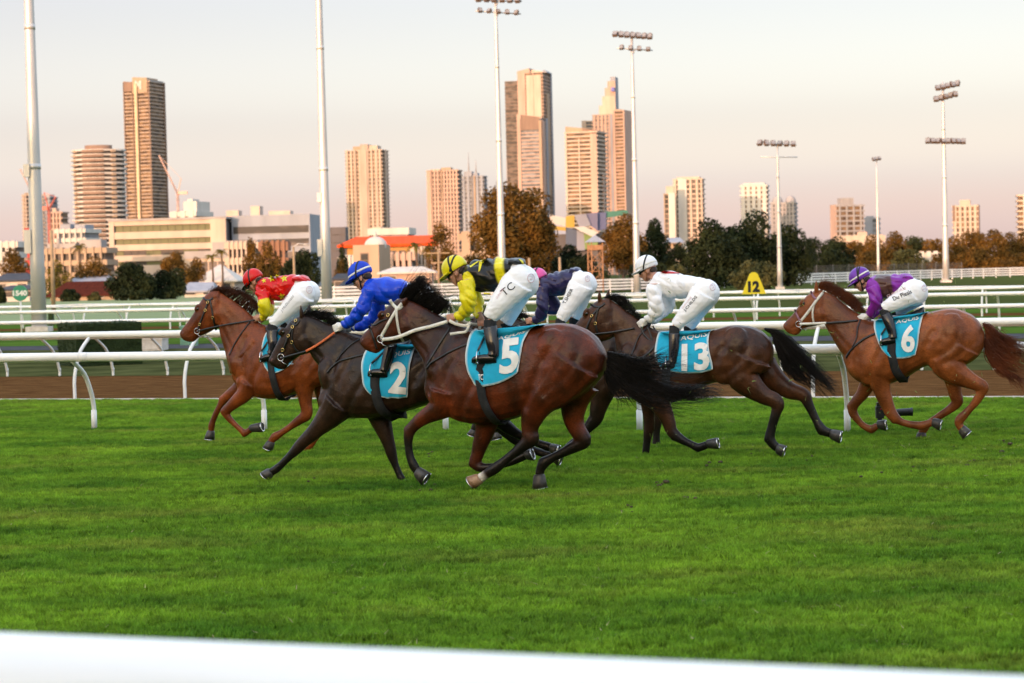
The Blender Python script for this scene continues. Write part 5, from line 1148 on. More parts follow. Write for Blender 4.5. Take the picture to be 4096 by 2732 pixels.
J7 = make_jockey(dict(label='rider in dark navy jersey and pink cap behind the yellow capped rider', c='C4', seed=6, tilt=33, helm=(388, 175),
 torso=[(425, 205, 46), (460, 215, 66), (510, 215, 78), (555, 205, 76), (600, 185, 66), (640, 170, 50)], shirt_tail=[(610, 130, 22), (640, 126, 18), (655, 138, 10)],
 armN=[(425, 225, 46), (425, 280, 44), (425, 340, 40), (420, 395, 38), (395, 428, 32), (372, 440, 22)], handN=(325, 447), armF=[(455, 260, 40), (490, 320, 40), (505, 370, 36), (470, 382, 28), (440, 380, 20)], handF=(385, 385),
 legN=[(665, 215, 84, .10), (630, 285, 76, .14), (590, 350, 62, .18), (555, 410, 50, .205), (538, 435, 40, .215)], legF=[(680, 225, 80, .10), (665, 310, 62, .14), (640, 390, 48, .18), (625, 425, 40, .19)],
 bootN=[(538, 430, 33, .215), (535, 470, 33, .24), (532, 520, 32, .255), (530, 575, 30, .27), (528, 620, 26, .285)], toeN=(450, 640), bootF=[(622, 425, 33, .2), (620, 470, 32, .23), (615, 530, 30, .25), (610, 580, 26, .27), (605, 620, 25, .28)], toeF=(540, 640),
 silk=silk('navy_silk', (.026, .022, .085), (.016, .013, .055)), cap=silk('pink_cap_silk', (.72, .10, .34), (.60, .07, .26)), capstraps=(.2, .7),
 print=[('T.SHERR', (568, 340), (50, -92), (-18, -8), .008, M_INK)], logo=(705, 180, 18)), H7)

# whip in the off hand of the yellow capped rider
w, dv, q = J5['ends']['armF']; fr = H5['fr']
e = MB(); a = fr.p('C3', 812, 432, -.09); b_ = fr.p('C3', 755, 400, -.10); e.tube([a + (a - b_) * .15, a, b_, b_ + (b_ - a) * .4], [.012, .012, .009, .005], 8)
wt = obj('whip', e, M_LEA, None); wt.location = fr.O; wt.rotation_euler = (0, 0, -TH); tag(wt, 'short black whip sticking out between the arm and knee of the yellow capped rider', 'whip')
# initials on the girth of the big bay
gb = bvh_of(H5['girthme']); V2, F2 = text_mesh('TC', .02); e = MB()
e.add([H5['fr'].cast(gb, 'C3', 790 + 30 * a, 830 - 34 * b_, .006, .29)[0] for a, b_ in V2], F2); obj('lettering', e, M_PRINT, H5['girthobj'])
# ------------------------------------------------------------------ the grandstand behind the spectators, whose shade lies over the course
def grandstand():
    t = thing('grandstand', 'long tiered grandstand with a flat roof behind the spectators', 'building', (0, -78, 0))
    m = mat('grandstand_concrete', (.42, .40, .38), (.34, .32, .30), scale=.4, rough=.85); m2 = mat('grandstand_roof_sheet', (.5, .5, .5), (.42, .42, .42), scale=.5, rough=.5)
    m3 = mat('grandstand_glass', (.06, .07, .08), (.03, .03, .035), scale=.3, rough=.1)
    x0, x1 = -300, 60
    e = MB(); e.b2((x0, -26, 0), (x1, -14, 29.2)); obj('wall', e, m, t, False)
    e = MB()
    for i in range(14): e.b2((x0, -14 + i * 1.0, 0), (x1, -13.02 + i * 1.0, 11 - i * .75))
    obj('seating_tier', e, m, t, False)
    e = MB(); e.b2((x0 - 2, -27, 29.3), (x1 + 2, -2, 30.2)); obj('roof', e, m2, t, False)
    e = MB()
    for i in range(28): e.b2((x0 + 2 + i * 14.5, -13.8, 13), (x0 + 14 + i * 14.5, -13.6, 19)); 
    obj('glass_front', e, m3, t, False)
    q = MB(); q.tube([(0, 0, 0), (0, 0, 29.2)], .35, 10); me = q.mesh('column', m)
    for i in range(20): obj('column', me, None, t).location = (x0 + 8 + i * 20.5, -4, 0)
grandstand()

# ------------------------------------------------------------------ floodlight masts
m_galv = mat('galvanised_steel', (.56, .55, .54), (.44, .44, .44), scale=1.2, rough=.42, metal=.35, stretch=(1, 1, .3), rvar=.1)
m_lamp = mat('floodlight_housing', (.16, .11, .085), (.10, .07, .06), scale=4, rough=.5)
m_lens = mat('floodlight_glass', (.25, .25, .26), (.15, .15, .16), scale=4, rough=.1)
def mast(label, xb, yb, Z, ytop, rb, rt, rows, box=False, hmin=None):
    p = at('D', xb, yb, Z); base = Vector((p.x, p.y, 0)); H = at('D', xb, ytop, Z).z if hmin is None else hmin
    t = thing('floodlight_mast', label, 'light mast', base, 0, 'floodlight masts standing around the racecourse')
    e = MB(); n = 8; e.tube([(0, 0, H * i / n) for i in range(n + 1)], [rb + (rt - rb) * i / n for i in range(n + 1)], 16)
    for k in (.28, .52, .76): e.tube([(0, 0, H * k), (0, 0, H * k + .25)], (rb + (rt - rb) * k) * 1.06, 16)
    obj('pole', e, m_galv, t)
    e = MB(); e.box((0, 0, .10), (rb * 1.45, rb * 1.45, .14)); obj('concrete_base', e, m_kerb, t, False)
    if box:
        e = MB(); e.box((-rb * .95, -rb * .5, 4.2), (.16, .16, .55)); obj('switch_box', e, m_galv, t, False)
        e = MB(); e.box((-rb * .8, -rb * .6, 7.5), (.14, .14, .3)); obj('switch_box', e, m_galv, t, False)
    for (xa, ya, xc, yc, nl, sz) in rows:
        a = at('D', xa, ya, Z) - base; c = at('D', xc, yc, Z) - base
        # the cross-arm swings a little towards the track
        a.y -= .5; c.y += .5
        e = MB(); e.tube([a, c], .06, 8); m_ = (a + c) / 2; e.tube([Vector((0, 0, m_.z - .5)), Vector((m_.x, m_.y, m_.z))], .07, 8); obj('cross_arm', e, m_galv, t)
        for i in range(nl):
            q = a.lerp(c, (i + .5) / nl) if nl > 1 else m_
            e = MB(); e.box((0, 0, 0), (sz * .33, sz * .22, sz * .36)); e.box((0, .12 * sz, sz * .5), (sz * .12, sz * .1, sz * .12))
            o = obj('floodlight', e, m_lamp, t, False); o.location = q + Vector((0, -.15, sz * .12)); o.rotation_euler = (radians(-35 + random.uniform(-8, 8)), 0, radians(random.uniform(-35, 35)))
            e = MB(); e.box((0, -sz * .235, -.01), (sz * .28, .012, sz * .30)); obj('lamp_glass', e, m_lens, o, False)
mast('thick galvanised mast at the far left beside the green distance disc', 90, 745, 93, 0, .36, .13, [], True, 27)
mast('tall galvanised mast rising between the red and the blue rider', 751, 700, 131, 0, .36, .13, [], True, 33)
mast('floodlight mast in front of the big brownish tree, cut by the top edge', 1153, 640, 160, -14, .33, .12, [(1090, 2, 1198, 1, 6, .62), (1092, 27, 1196, 30, 5, .5)])
mast('floodlight mast right of the stepped twin towers with two lamp rows', 1463, 660, 165, 80, .30, .11, [(1405, 82, 1499, 85, 7, .62), (1416, 112, 1499, 114, 4, .5)])
mast('floodlight mast with a single row of lamps in front of the dark trees', 1791, 660, 207, 328, .29, .10, [(1735, 331, 1830, 332, 6, .75), (1745, 361, 1832, 360, 0, .5)])
mast('tall floodlight mast with three lamp rows at the right', 2172, 645, 240, 188, .40, .14, [(2145, 206, 2205, 192, 5, .85), (2141, 232, 2200, 216, 5, .85), (2122, 326, 2219, 326, 8, .85)])
mast('small slender floodlight mast left of the tall three row mast', 2017, 630, 305, 365, .26, .09, [(2001, 368, 2023, 364, 3, .7)])

def timber_pole(label, xb, yt, Z, arm=True, lamp=False):
    p = at('D', xb, 640, Z); base = Vector((p.x, p.y, 0)); H = at('D', xb, yt, Z).z
    t = thing('power_pole', label, 'pole', base); m = mat('weathered_pole', (.30, .22, .13), (.22, .16, .10), scale=3, rough=.9)
    e = MB(); e.tube([(0, 0, 0), (0, 0, H)], [.17, .12], 8); obj('pole', e, m, t)
    if arm:
        e = MB(); e.box((0, 0, H - .5), (1.3, .06, .08)); e.box((0, 0, H - 1.6), (.9, .06, .07)); obj('cross_arm', e, m, t, False)
    if lamp:
        e = MB(); e.tube([(0, 0, H), (.5, 0, H + .3), (1.2, 0, H + .25)], .05, 6); e.box((1.4, 0, H + .22), (.3, .12, .06)); obj('street_lamp', e, m_galv, t)
timber_pole('pale thin pole just right of the thick mast at the far left', 121, 528, 150, False)
timber_pole('street light pole in front of the round dark tree', 676, 566, 220, False, True)
timber_pole('timber power pole with cross arms right of the red roofed hall', 1008, 571, 230)
timber_pole('short orange lit post left of the timber lookout tower', 1216, 592, 190, False)
timber_pole('short orange lit post behind the rider in navy', 1286, 590, 190, False)

# ------------------------------------------------------------------ city towers
def wallm(n, c, d=.82):
    c = tuple(x * .72 for x in c); return mat(n, c, tuple(x * d for x in c), scale=.25, rough=.75, stretch=(1, 1, .2))
W_CREAM = wallm('cream_render', (.66, .53, .43)); W_WHITE = wallm('white_render', (.72, .68, .63)); W_TAN = wallm('tan_render', (.50, .37, .26)); W_BRN = wallm('brown_cladding', (.30, .20, .15))
W_GREY = wallm('grey_render', (.42, .40, .40)); W_PINK = wallm('pinkish_render', (.60, .42, .34)); W_DGREY = wallm('dark_grey_cladding', (.13, .12, .13)); W_BLUE = wallm('blue_grey_cladding', (.36, .39, .45)); W_DBRN = wallm('dark_brown_cladding', (.24, .165, .125))
def glassm(n, a, b, sx=.12): return mat(n, a, b, scale=1.0, rough=.4, stretch=(sx, sx, .3), detail=1, contrast=(.42, .58), spec=.12)
G_DARK = glassm('dark_tower_glass', (.13, .11, .10), (.04, .04, .04)); G_BLUE = glassm('blue_tower_glass', (.19, .20, .22), (.075, .085, .10)); G_BRONZE = glassm('bronze_tower_glass', (.20, .135, .085), (.07, .05, .04))
def tower(label, xL, xR, yT, Z, psi, side, wall, glass, floor=3.4, slab=.55, proud=.7, piers=(), crown=(), slabm=None, name='tower', cat='tower', yL=None, winx=None):
    """core of glass, a slab ring at every floor, wall piers by fractions of the faces; psi>0 shows the right-hand side"""
    psi = radians(psi); s = F / 1.7423 / Z; Wp = (xR - xL) / s
    a0 = at('D', xL, yT, Z); H = a0.z
    Wf = Wp * (1 - side) / cos(psi); Ws = Wp * side / max(.12, abs(sin(psi)))
    if psi < 0: a0 = at('D', xL + (xR - xL) * side, yT, Z)
    t = thing(name, label, cat, (a0.x, a0.y, 0), -psi)
    e = MB(); e.b2((.3, .3, 0), (Wf - .3, Ws - .3, H - .4)); obj('glass_wall', e, glass, t, False)
    e = MB(); n = int(H / floor)
    for i in range(n + 1):
        z = H - i * floor
        if z < 4: break
        e.b2((-proud, -proud, z - slab), (Wf + proud, Ws + proud, z))
    if slab: obj('floor_slab', e, slabm or wall, t, False, 'stuff')
    for q in piers:
        fc, f0, f1, h0, h1 = q[:5]; mm = q[5] if len(q) > 5 else wall; pr = proud + (q[6] if len(q) > 6 else .35); e = MB()
        if fc == 'f': e.b2((f0 * Wf, -pr, h0 * H), (f1 * Wf, .5, h1 * H + .3))
        elif fc == 's': e.b2((Wf - .5, f0 * Ws, h0 * H), (Wf + pr, f1 * Ws, h1 * H + .3))
        else: e.b2((-pr, f0 * Ws, h0 * H), (.5, f1 * Ws, h1 * H + .3))
        obj('wall_pier', e, mm, t, False)
    for (f0, f1, d0, d1, yt, mm) in crown:
        hh = 0 if isinstance(yt, tuple) else (yT - yt) / s; e = MB()
        if isinstance(yt, tuple):
            x0_, x1_, y0_, y1_ = f0 * Wf, f1 * Wf, d0 * Ws, d1 * Ws; ha, hb = H + (yT - yt[0]) / s, H + (yT - yt[1]) / s
            e.add([(x0_, y0_, H - .2), (x1_, y0_, H - .2), (x1_, y1_, H - .2), (x0_, y1_, H - .2), (x0_, y0_, ha), (x1_, y0_, hb), (x1_, y1_, hb), (x0_, y1_, ha)], [(3, 2, 1, 0), (4, 5, 6, 7), (0, 1, 5, 4), (1, 2, 6, 5), (2, 3, 7, 6), (3, 0, 4, 7)])
        else: e.b2((f0 * Wf, d0 * Ws, H - .2), (f1 * Wf, d1 * Ws, H + hh))
        obj('roof_block', e, mm, t, False)
    return t, Wf, Ws, H, s
P5 = lambda n, w, h0=0, h1=1, m=None: [('f', (i + .5) / n - w / 2, (i + .5) / n + w / 2, h0, h1) for i in range(n)]
# far left group
t_, Wf, Ws, H, s_ = tower('tall slim brown tower with a letter sign on its crown', 283, 371, 190, 2000, 22, .27, W_DBRN, G_BRONZE, 3.6, .8, .6, piers=[('f', 0, .04, 0, 1), ('f', .33, .37, 0, 1), ('f', .46, .56, 0, .99, mat('bright_metal_fin', (.50, .38, .26), (.42, .32, .22), scale=.2, rough=.35, metal=.2), 2.2), ('f', .96, 1, 0, 1), ('s', .92, 1, 0, 1), ('f', 0, .34, .955, 1, W_BRN), ('f', .36, .92, .945, 1, W_TAN)],
      crown=[(.36, .92, -.03, .7, (179, 182), W_TAN), (.0, .34, .0, .8, (187, 190), W_BRN), (.93, 1.02, .0, .9, (189, 187), W_GREY)], slabm=W_CREAM)
V2, F2 = text_mesh('M', .06); e = MB(); e.add([((.48 + .24 * a) * Wf, -1.75, H - 8 + 9 * b_) for a, b_ in V2], F2); obj('sign_letter', e, W_WHITE, t_, False)
def round_tower(label, xL, xR, yT, Z, n_, asp=.7):
    s = F / 1.7423 / Z; p = at('D', (xL + xR) / 2, yT, Z); H = p.z; rx = (xR - xL) / s / 2; ry = rx * asp
    t = thing('tower', label, 'tower', (p.x, p.y + ry, 0))
    el = lambda k, z: [(rx * k * cos(2 * pi * j / 40), ry * k * sin(2 * pi * j / 40) * (1 + .0), z) for j in range(40)]
    e = MB(); e.loft([el(.93, 0), el(.93, H - .5)]); obj('glass_wall', e, G_DARK, t, False)
    e = MB(); fl = 3.5
    for i in range(int(H / fl)):
        z = H - i * fl; k = 1 + .03 * sin(i * .5); e.loft([el(k, z - 1.25), el(k, z)])
    obj('balcony', e, W_WHITE, t, False, 'stuff')
    for a0, a1, m_ in ((-2.05, -1.25, W_BRN), (-.95, -.80, W_TAN), (-2.5, -2.4, W_TAN)):
        e = MB(); ring = lambda z: [(rx * 1.05 * cos(a0 + (a1 - a0) * j / 6), ry * 1.05 * sin(a0 + (a1 - a0) * j / 6), z) for j in range(7)] + [(rx * .9 * cos(a0 + (a1 - a0) * j / 6), ry * .9 * sin(a0 + (a1 - a0) * j / 6), z) for j in range(6, -1, -1)]
        for i in range(int(H / fl)):
            z = H - i * fl; e.loft([ring(z - 2.3), ring(z - .5)])
        obj('cladding', e, m_, t, False, 'stuff')
    e = MB(); e.loft([el(.5, H - .4), el(.5, H + 3.5)]); obj('roof_block', e, W_BRN, t, False)
round_tower('round tower ringed by white curved balconies beside the tallest slim tower', 154, 280, 342, 1500, 40)
tower('narrow cream block partly hidden by the thick mast at the far left', 43, 96, 447, 1700, -20, .2, W_CREAM, G_DARK, 3.4, .9, .6, piers=P5(5, .07) + [('l', 0, .2, 0, 1)], crown=[(.1, .8, .1, .8, 443, W_TAN)])
tower('grey blue block behind the thick mast at the far left', 97, 126, 452, 1750, 15, .3, W_BLUE, G_BLUE, 3.4, .9, .5, piers=P5(3, .1), crown=[(.3, .8, .1, .8, 447, W_GREY)])
tower('low pinkish block right of the thick mast', 112, 152, 487, 1300, 15, .2, W_PINK, G_BRONZE, 3.6, .9, .5, piers=P5(4, .12), crown=[(.2, .5, .1, .6, 478, W_PINK)])
tower('red painted low block beside the thick mast', 58, 72, 524, 900, 10, .2, wallm('red_wall', (.45, .05, .05)), G_DARK, 3.6, 2.6, .4)
tower('wide low cream terrace building behind the palms at the far left', 100, 255, 572, 600, 8, .06, W_TAN, G_DARK, 3.6, 1.6, .6, piers=P5(8, .03), name='office_building', cat='building', crown=[(.05, .5, .1, .8, 560, W_GREY), (.2, .24, .1, .3, 548, W_GREY), (.55, .9, .2, .8, 553, W_GREY)])
tower('pale block with blue grey boxes on its roof below the round tower', 128, 215, 527, 800, 12, .2, W_WHITE, G_BLUE, 3.6, 1.6, .5, piers=P5(5, .05), crown=[(.1, .45, .1, .7, 515, W_BLUE), (.6, .95, .1, .7, 517, W_BLUE)])
tower('white block with a stepped top behind the office building', 392, 478, 487, 1000, 18, .3, W_WHITE, G_BLUE, 3.8, 2.4, .5, piers=P5(3, .2), crown=[(.45, .98, .1, .9, 464, W_WHITE), (.55, .75, .2, .6, 458, W_WHITE)])
tower('white house block at the far left edge behind trees', -20, 48, 556, 700, 8, .1, W_WHITE, G_DARK, 3.6, 2.0, .4, piers=P5(4, .12), name='apartment_building', cat='building')
# office building with ribbon windows
def office():
    Z = 640; s = F / 1.7423 / Z; a = at('D', 250, 517, Z); H = at('D', 385, 506, Z).z; W = (522 - 250) / s / cos(radians(6)); D_ = 26
    t = thing('office_building', 'long white four storey office building with green ribbon windows', 'building', (a.x, a.y, 0), radians(-6))
    e = MB(); e.b2((.5, .9, 0), (W - .5, D_, H - .6)); obj('wall', e, W_DGREY, t, False)
    bands = [(1.4, 3.5), (5.7, 7.5), (9.4, 11.0), (12.9, 14.2)]; z1 = H
    gm = mat('green_ribbon_glass', (.15, .155, .085), (.09, .10, .05), scale=.6, rough=.4, spec=.1, stretch=(.5, 1, .1))
    for k, (b0, b1) in enumerate(bands):
        e = MB(); e.b2((0, 0, H - b0), (W, 1.2, z1)); obj('wall_band', e, W_CREAM, t, False); z1 = H - b1
        n = 14
        me = None
        for i in range(n):
            q = MB(); w = (W - 4) / n; q.b2((-w / 2 + .06, -.05, 0), (w / 2 - .06, .08, b1 - b0 - .1)); o = obj('window', q, gm if not (k in (2, 3) and i % 5 in (1, 2, 3)) else G_DARK, t, False); o.location = (2 + w * (i + .5), .75, H - b1 + .05)
    e = MB(); e.b2((0, 0, 0), (W, 1.2, z1)); obj('wall_band', e, W_CREAM, t, False)
    e = MB(); e.b2((0, -.2, 0), (1.6, 1.1, H + .3)); obj('wall_pier', e, W_CREAM, t, False)
    e = MB(); e.b2((W - 5, -.35, 0), (W, 1.0, H + .4)); obj('wall_pier', e, W_CREAM, t, False)
    e = MB(); e.b2((-.4, -.4, H), (W + .3, D_, H + .7)); obj('roof', e, W_GREY, t, False)
    x = .66 * W; e = MB(); e.b2((x, -3.2, 0), (x + 21, .1, H - 12.6)); obj('entrance_block', e, W_CREAM, t, False)
    e = MB(); e.b2((x + .2, -3.6, H - 12.6), (x + 21.2, .1, H - 10.2)); obj('canopy', e, W_GREY, t, False)
    for i in range(6):
        e = MB(); e.b2((x + 2 + i * 3, -3.35, H - 16.6), (x + 4.6 + i * 3, -3.1, H - 13.6)); obj('window', e, G_DARK, t, False)
    e = MB(); e.b2((W - 4, -2.2, 0), (W + 13, 14, H - 7.5)); obj('logo_panel', e, W_GREY, t, False)
    e = MB(); e.tube([(W + 1.5, -2.45, H - 12), (W + 1.5, -2.2, H - 12)], 2.2, 24); obj('logo', e, W_PINK, t, False)
    e = MB(); e.b2((W + .4, 6, 0), (W + 26, 30, H + 1.0)); o = obj('side_wing', e, W_BLUE, t, False)
    for z in (2.6, 6.8, 11, 15):
        q = MB(); q.b2((W + 1, 5.8, H - z - 2.2), (W + 25.5, 6.05, H - z)); obj('window_band', q, G_DARK, o, False)
    for xx, w_, h_ in ((W - 2, 4, 2.2), (W + 6, 3, 3.4), (W + 12, 7, 1.6)):
        e = MB(); e.b2((xx, 9, H + .7), (xx + w_, 14, H + .7 + h_)); obj('roof_block', e, W_CREAM, t, False)
office()
tower('low cream block behind palm trees right of the office building', 520, 598, 557, 520, 6, .08, W_CREAM, G_DARK, 4.0, 1.8, .5, piers=P5(7, .05) , crown=[(0, 1, .0, .9, 553, W_GREY)], name='apartment_building', cat='building')
tower('brick terrace with a dark flat roof left of the round dark tree', 596, 662, 556, 420, 6, .05, wallm('brick_red_render', (.30, .15, .09)), G_DARK, 3.4, 1.9, .3, piers=P5(5, .1), crown=[(0, 1, 0, .9, 553, W_DGREY)], name='apartment_building', cat='building')
# middle group
tower('white hospital like block left of the tall mast, its right side in shade', 662, 738, 520, 900, 38, .50, W_WHITE, G_BLUE, 3.8, 1.4, .4, piers=[('f', 0, .55, 0, 1), ('f', .6, 1, .55, 1), ('s', 0, 1, .78, 1)], crown=[(.3, .9, .1, .5, 517, W_WHITE)])
tower('plain dark grey slab block right of the tall mast', 757, 796, 522, 950, 8, .1, W_DGREY, G_DARK, 3.8, 3.5, .3)
tower('long low white building behind the red roof', 846, 950, 525, 900, 10, .12, W_WHITE, G_BLUE, 4, 3.0, .4, crown=[(.1, .3, .1, .8, 521, W_CREAM)], name='warehouse', cat='building')
tower('pair of joined towers with a pale central slab above the red roof', 792, 889, 346, 1800, 12, .12, W_CREAM, G_BRONZE, 3.5, .8, .6, piers=P5(9, .045) + [('f', .41, .60, 0, 1.0, W_PINK, 1.4), ('f', .24, .30, 0, 1), ('f', .84, .88, 0, 1), ('s', .4, .6, 0, 1)], crown=[(.2, .42, .1, .7, 337, W_TAN), (.41, .62, .0, .8, 333, W_PINK), (.62, .86, .1, .7, 336, W_CREAM)])
tower('tan gridded tower left of the big brownish tree', 980, 1060, 392, 1500, 14, .10, W_PINK, G_DARK, 3.3, .95, .5, piers=P5(10, .05) + [('f', 0, .16, 0, 1), ('f', .43, .50, 0, 1, W_TAN)], crown=[(.45, .75, .1, .7, 386, W_TAN), (.1, .4, .1, .7, 389, W_CREAM)])
t_, Wf, Ws, H, s_ = tower('blue grey tower with two spires behind the tan gridded tower', 1059, 1118, 405, 1800, 12, .12, W_BLUE, G_BLUE, 3.5, .7, .5, piers=P5(5, .10) + [('f', .45, .62, 0, 1, W_TAN)], crown=[(.1, .45, .1, .7, 394, W_BLUE), (.5, .7, .1, .7, 398, W_BLUE)])
for fx, hh in ((.28, 22), (.6, 15)):
    e = MB(); e.tube([(Wf * fx, Ws * .4, H), (Wf * fx, Ws * .4, H + hh)], [.9, .2], 6); obj('spire', e, W_GREY, t_)
# the stepped twin towers
tower('dark glass wing leaning on the tallest cream tower', 1158, 1196, 187, 2060, 10, .08, W_BRN, G_DARK, 3.6, .35, .3, piers=[('f', 0, .06, 0, .6, W_GREY), ('f', .3, .34, 0, .45, W_PINK), ('f', .66, .7, 0, .45, W_PINK)])
tower('tallest cream tower of the skyline with a sloped crown', 1188, 1266, 168, 2050, 16, .26, W_PINK, G_BRONZE, 3.6, .8, .5, piers=[('f', 0, .30, 0, 1, W_PINK), ('f', .34, .92, .30, .985, W_CREAM, .1), ('f', .60, .64, 0, 1, W_PINK), ('s', .35, .65, .4, .9, W_TAN), ('s', .85, 1, 0, 1, W_BLUE)], crown=[(-.01, .48, -.02, .6, (164, 158), W_PINK), (.5, .95, .1, .7, (161, 166), W_CREAM), (.95, 1.1, .2, .8, (161, 167), W_BLUE)])
tower('lower block with a slanted top standing before the tallest cream tower', 1187, 1256, 272, 2000, 16, .2, W_PINK, G_BLUE, 3.6, 1.0, .5, piers=[('f', 0, .14, 0, 1), ('f', .90, 1, 0, .98, W_TAN), ('f', .16, .90, .925, 1, W_BRN), ('s', .1, .5, 0, .98, W_PINK), ('s', .7, 1, 0, 1, W_BLUE)], crown=[(-.01, .16, -.02, .9, (262, 264), W_PINK), (.16, 1.02, .02, .9, (264, 271.5), W_BRN)])
tower('bright balconied tower lit yellow, front left of the stepped spire tower', 1298, 1392, 304, 1700, 20, .25, W_CREAM, G_BRONZE, 3.5, 1.25, .9, piers=[('f', .80, 1, 0, .98, W_PINK), ('s', .5, .6, 0, .7, W_PINK), ('f', 0, .05, 0, 1), ('f', .42, .46, 0, .95)], crown=[(.0, .55, .0, .8, (291, 296), W_TAN), (.55, 1.02, .0, .8, (296, 303), W_BRN)])
t_, Wf, Ws, H, s_ = tower('stepped spire tower with a blue sign at its tip', 1360, 1424, 264, 2100, 14, .2, W_PINK, G_BLUE, 3.6, .7, .6, piers=P5(6, .08) + [('f', .75, 1, 0, 1, W_BLUE)])
for k, (f0, yt, mm) in enumerate(((.28, 243, W_CREAM), (.42, 222, W_CREAM), (.54, 203, W_PINK), (.66, 188, W_PINK), (.78, 178, W_BLUE))):
    e = MB(); e.b2((f0 * Wf, .1 * Ws + k * .5, H - .3), (Wf + k * .05, .9 * Ws - k * .5, H + (264 - yt) / s_)); obj('stepped_top', e, mm, t_, False)
e = MB(); e.b2((.84 * Wf, .1 * Ws - 1.5, H + 24), (.98 * Wf, .1 * Ws + 3, H + 28)); obj('sign', e, mat('blue_sign', (.05, .08, .4), (.04, .06, .3), rough=.5), t_, False)
tower('flat topped pinkish tower half hidden by the floodlight mast', 1408, 1453, 254, 2000, 22, .5, W_PINK, G_BRONZE, 3.5, 1.0, .5, piers=[('f', 0, .15, 0, 1), ('s', 0, 1, 0, 1, W_PINK)], crown=[(0, .6, .1, .9, 251, W_TAN)])
tower('small cream block at the foot of the stepped spire tower', 1336, 1372, 278, 2150, 14, .1, W_CREAM, G_BLUE, 3.6, 1.2, .5, piers=[('f', 0, .3, 0, 1), ('f', .8, 1, 0, 1)])
# right group
tower('cream and white tower right of the floodlight mast beside dark trees', 1546, 1619, 412, 1400, 14, .12, W_CREAM, G_DARK, 3.4, .8, .6, piers=[('f', 0, .1, 0, 1), ('f', .16, .46, 0, 1, W_WHITE), ('f', .56, .64, 0, 1), ('f', .78, .86, 0, 1), ('f', .95, 1, 0, 1)], crown=[(.1, .9, .1, .8, 407, W_CREAM)])
tower('lower wing with a bright stripe left of the cream and white tower', 1524, 1552, 445, 1380, 10, .1, W_TAN, G_DARK, 3.4, .5, .4, piers=[('f', .42, 1, 0, 1, W_WHITE), ('f', 0, .08, 0, 1)], crown=[(.2, .9, .1, .8, 428, W_CREAM)])
tower('bright white tower with glinting windows behind the dark trees', 1700, 1768, 426, 1500, 14, .14, W_WHITE, G_BRONZE, 3.4, 1.3, .5, piers=P5(5, .14), crown=[(.1, .9, .1, .8, 421, W_WHITE)])
t_, Wf, Ws, H, s_ = tower('grey twin block with small domes beside the bright white tower', 1769, 1836, 466, 1600, 14, .2, W_GREY, G_BLUE, 3.4, 1.3, .5, piers=P5(7, .08))
for fx in (.25, .8):
    e = MB(); e.ell((Wf * fx, Ws * .3, H), (4.5, 4.5, 6)); obj('dome', e, W_GREY, t_)
tower('grey brown gridded tower standing alone right of the dark trees', 1912, 1986, 471, 1300, -14, .10, W_GREY, G_BRONZE, 3.3, 1.15, .5, piers=P5(4, .05) + [('l', 0, .9, 0, 1, W_PINK)], crown=[(.2, .65, .1, .8, 455, W_GREY)])
tower('small bluish block beside the grey brown gridded tower', 1985, 2031, 500, 1350, 12, .3, W_BLUE, G_BLUE, 3.3, 1.2, .4, piers=[('f', 0, .55, 0, 1)], crown=[(.1, .6, .1, .8, 496, W_BLUE)])
tower('cream tower with a darker right side behind the tall three row mast', 2187, 2251, 473, 1300, 16, .16, W_CREAM, G_BRONZE, 3.4, .9, .5, piers=P5(5, .1) + [('f', 0, .10, .75, 1, W_BRN), ('s', 0, 1, .5, 1, W_BRN)], crown=[(.28, .7, .1, .8, 460, W_CREAM)])
tower('glowing balconied tower cut by the right edge', 2337, 2400, 447, 1300, 10, .1, W_CREAM, G_BRONZE, 3.4, 1.2, .9, piers=[('f', .2, .5, 0, 1, W_WHITE)])
tower('long low cream houses in front of the grey brown tower', 1920, 2036, 543, 700, 8, .08, W_CREAM, G_DARK, 3.6, 2.2, .4, piers=P5(6, .1), crown=[(.45, .65, .1, .6, 534, W_PINK)], name='apartment_building', cat='building')
tower('orange brown apartment building with balconies behind the big brownish tree', 1062, 1150, 536, 330, 10, .12, W_TAN, G_DARK, 3.0, 1.1, .7, piers=[('f', .0, .25, 0, 1), ('f', .6, .7, 0, 1)], crown=[(0, .6, .1, .9, 531, W_TAN)], name='apartment_building', cat='building')
tower('small white house between the trees behind the tall mast', 2108, 2160, 581, 360, 6, .1, W_WHITE, G_DARK, 3.0, 1.6, .3, piers=P5(3, .2), name='house', cat='house')

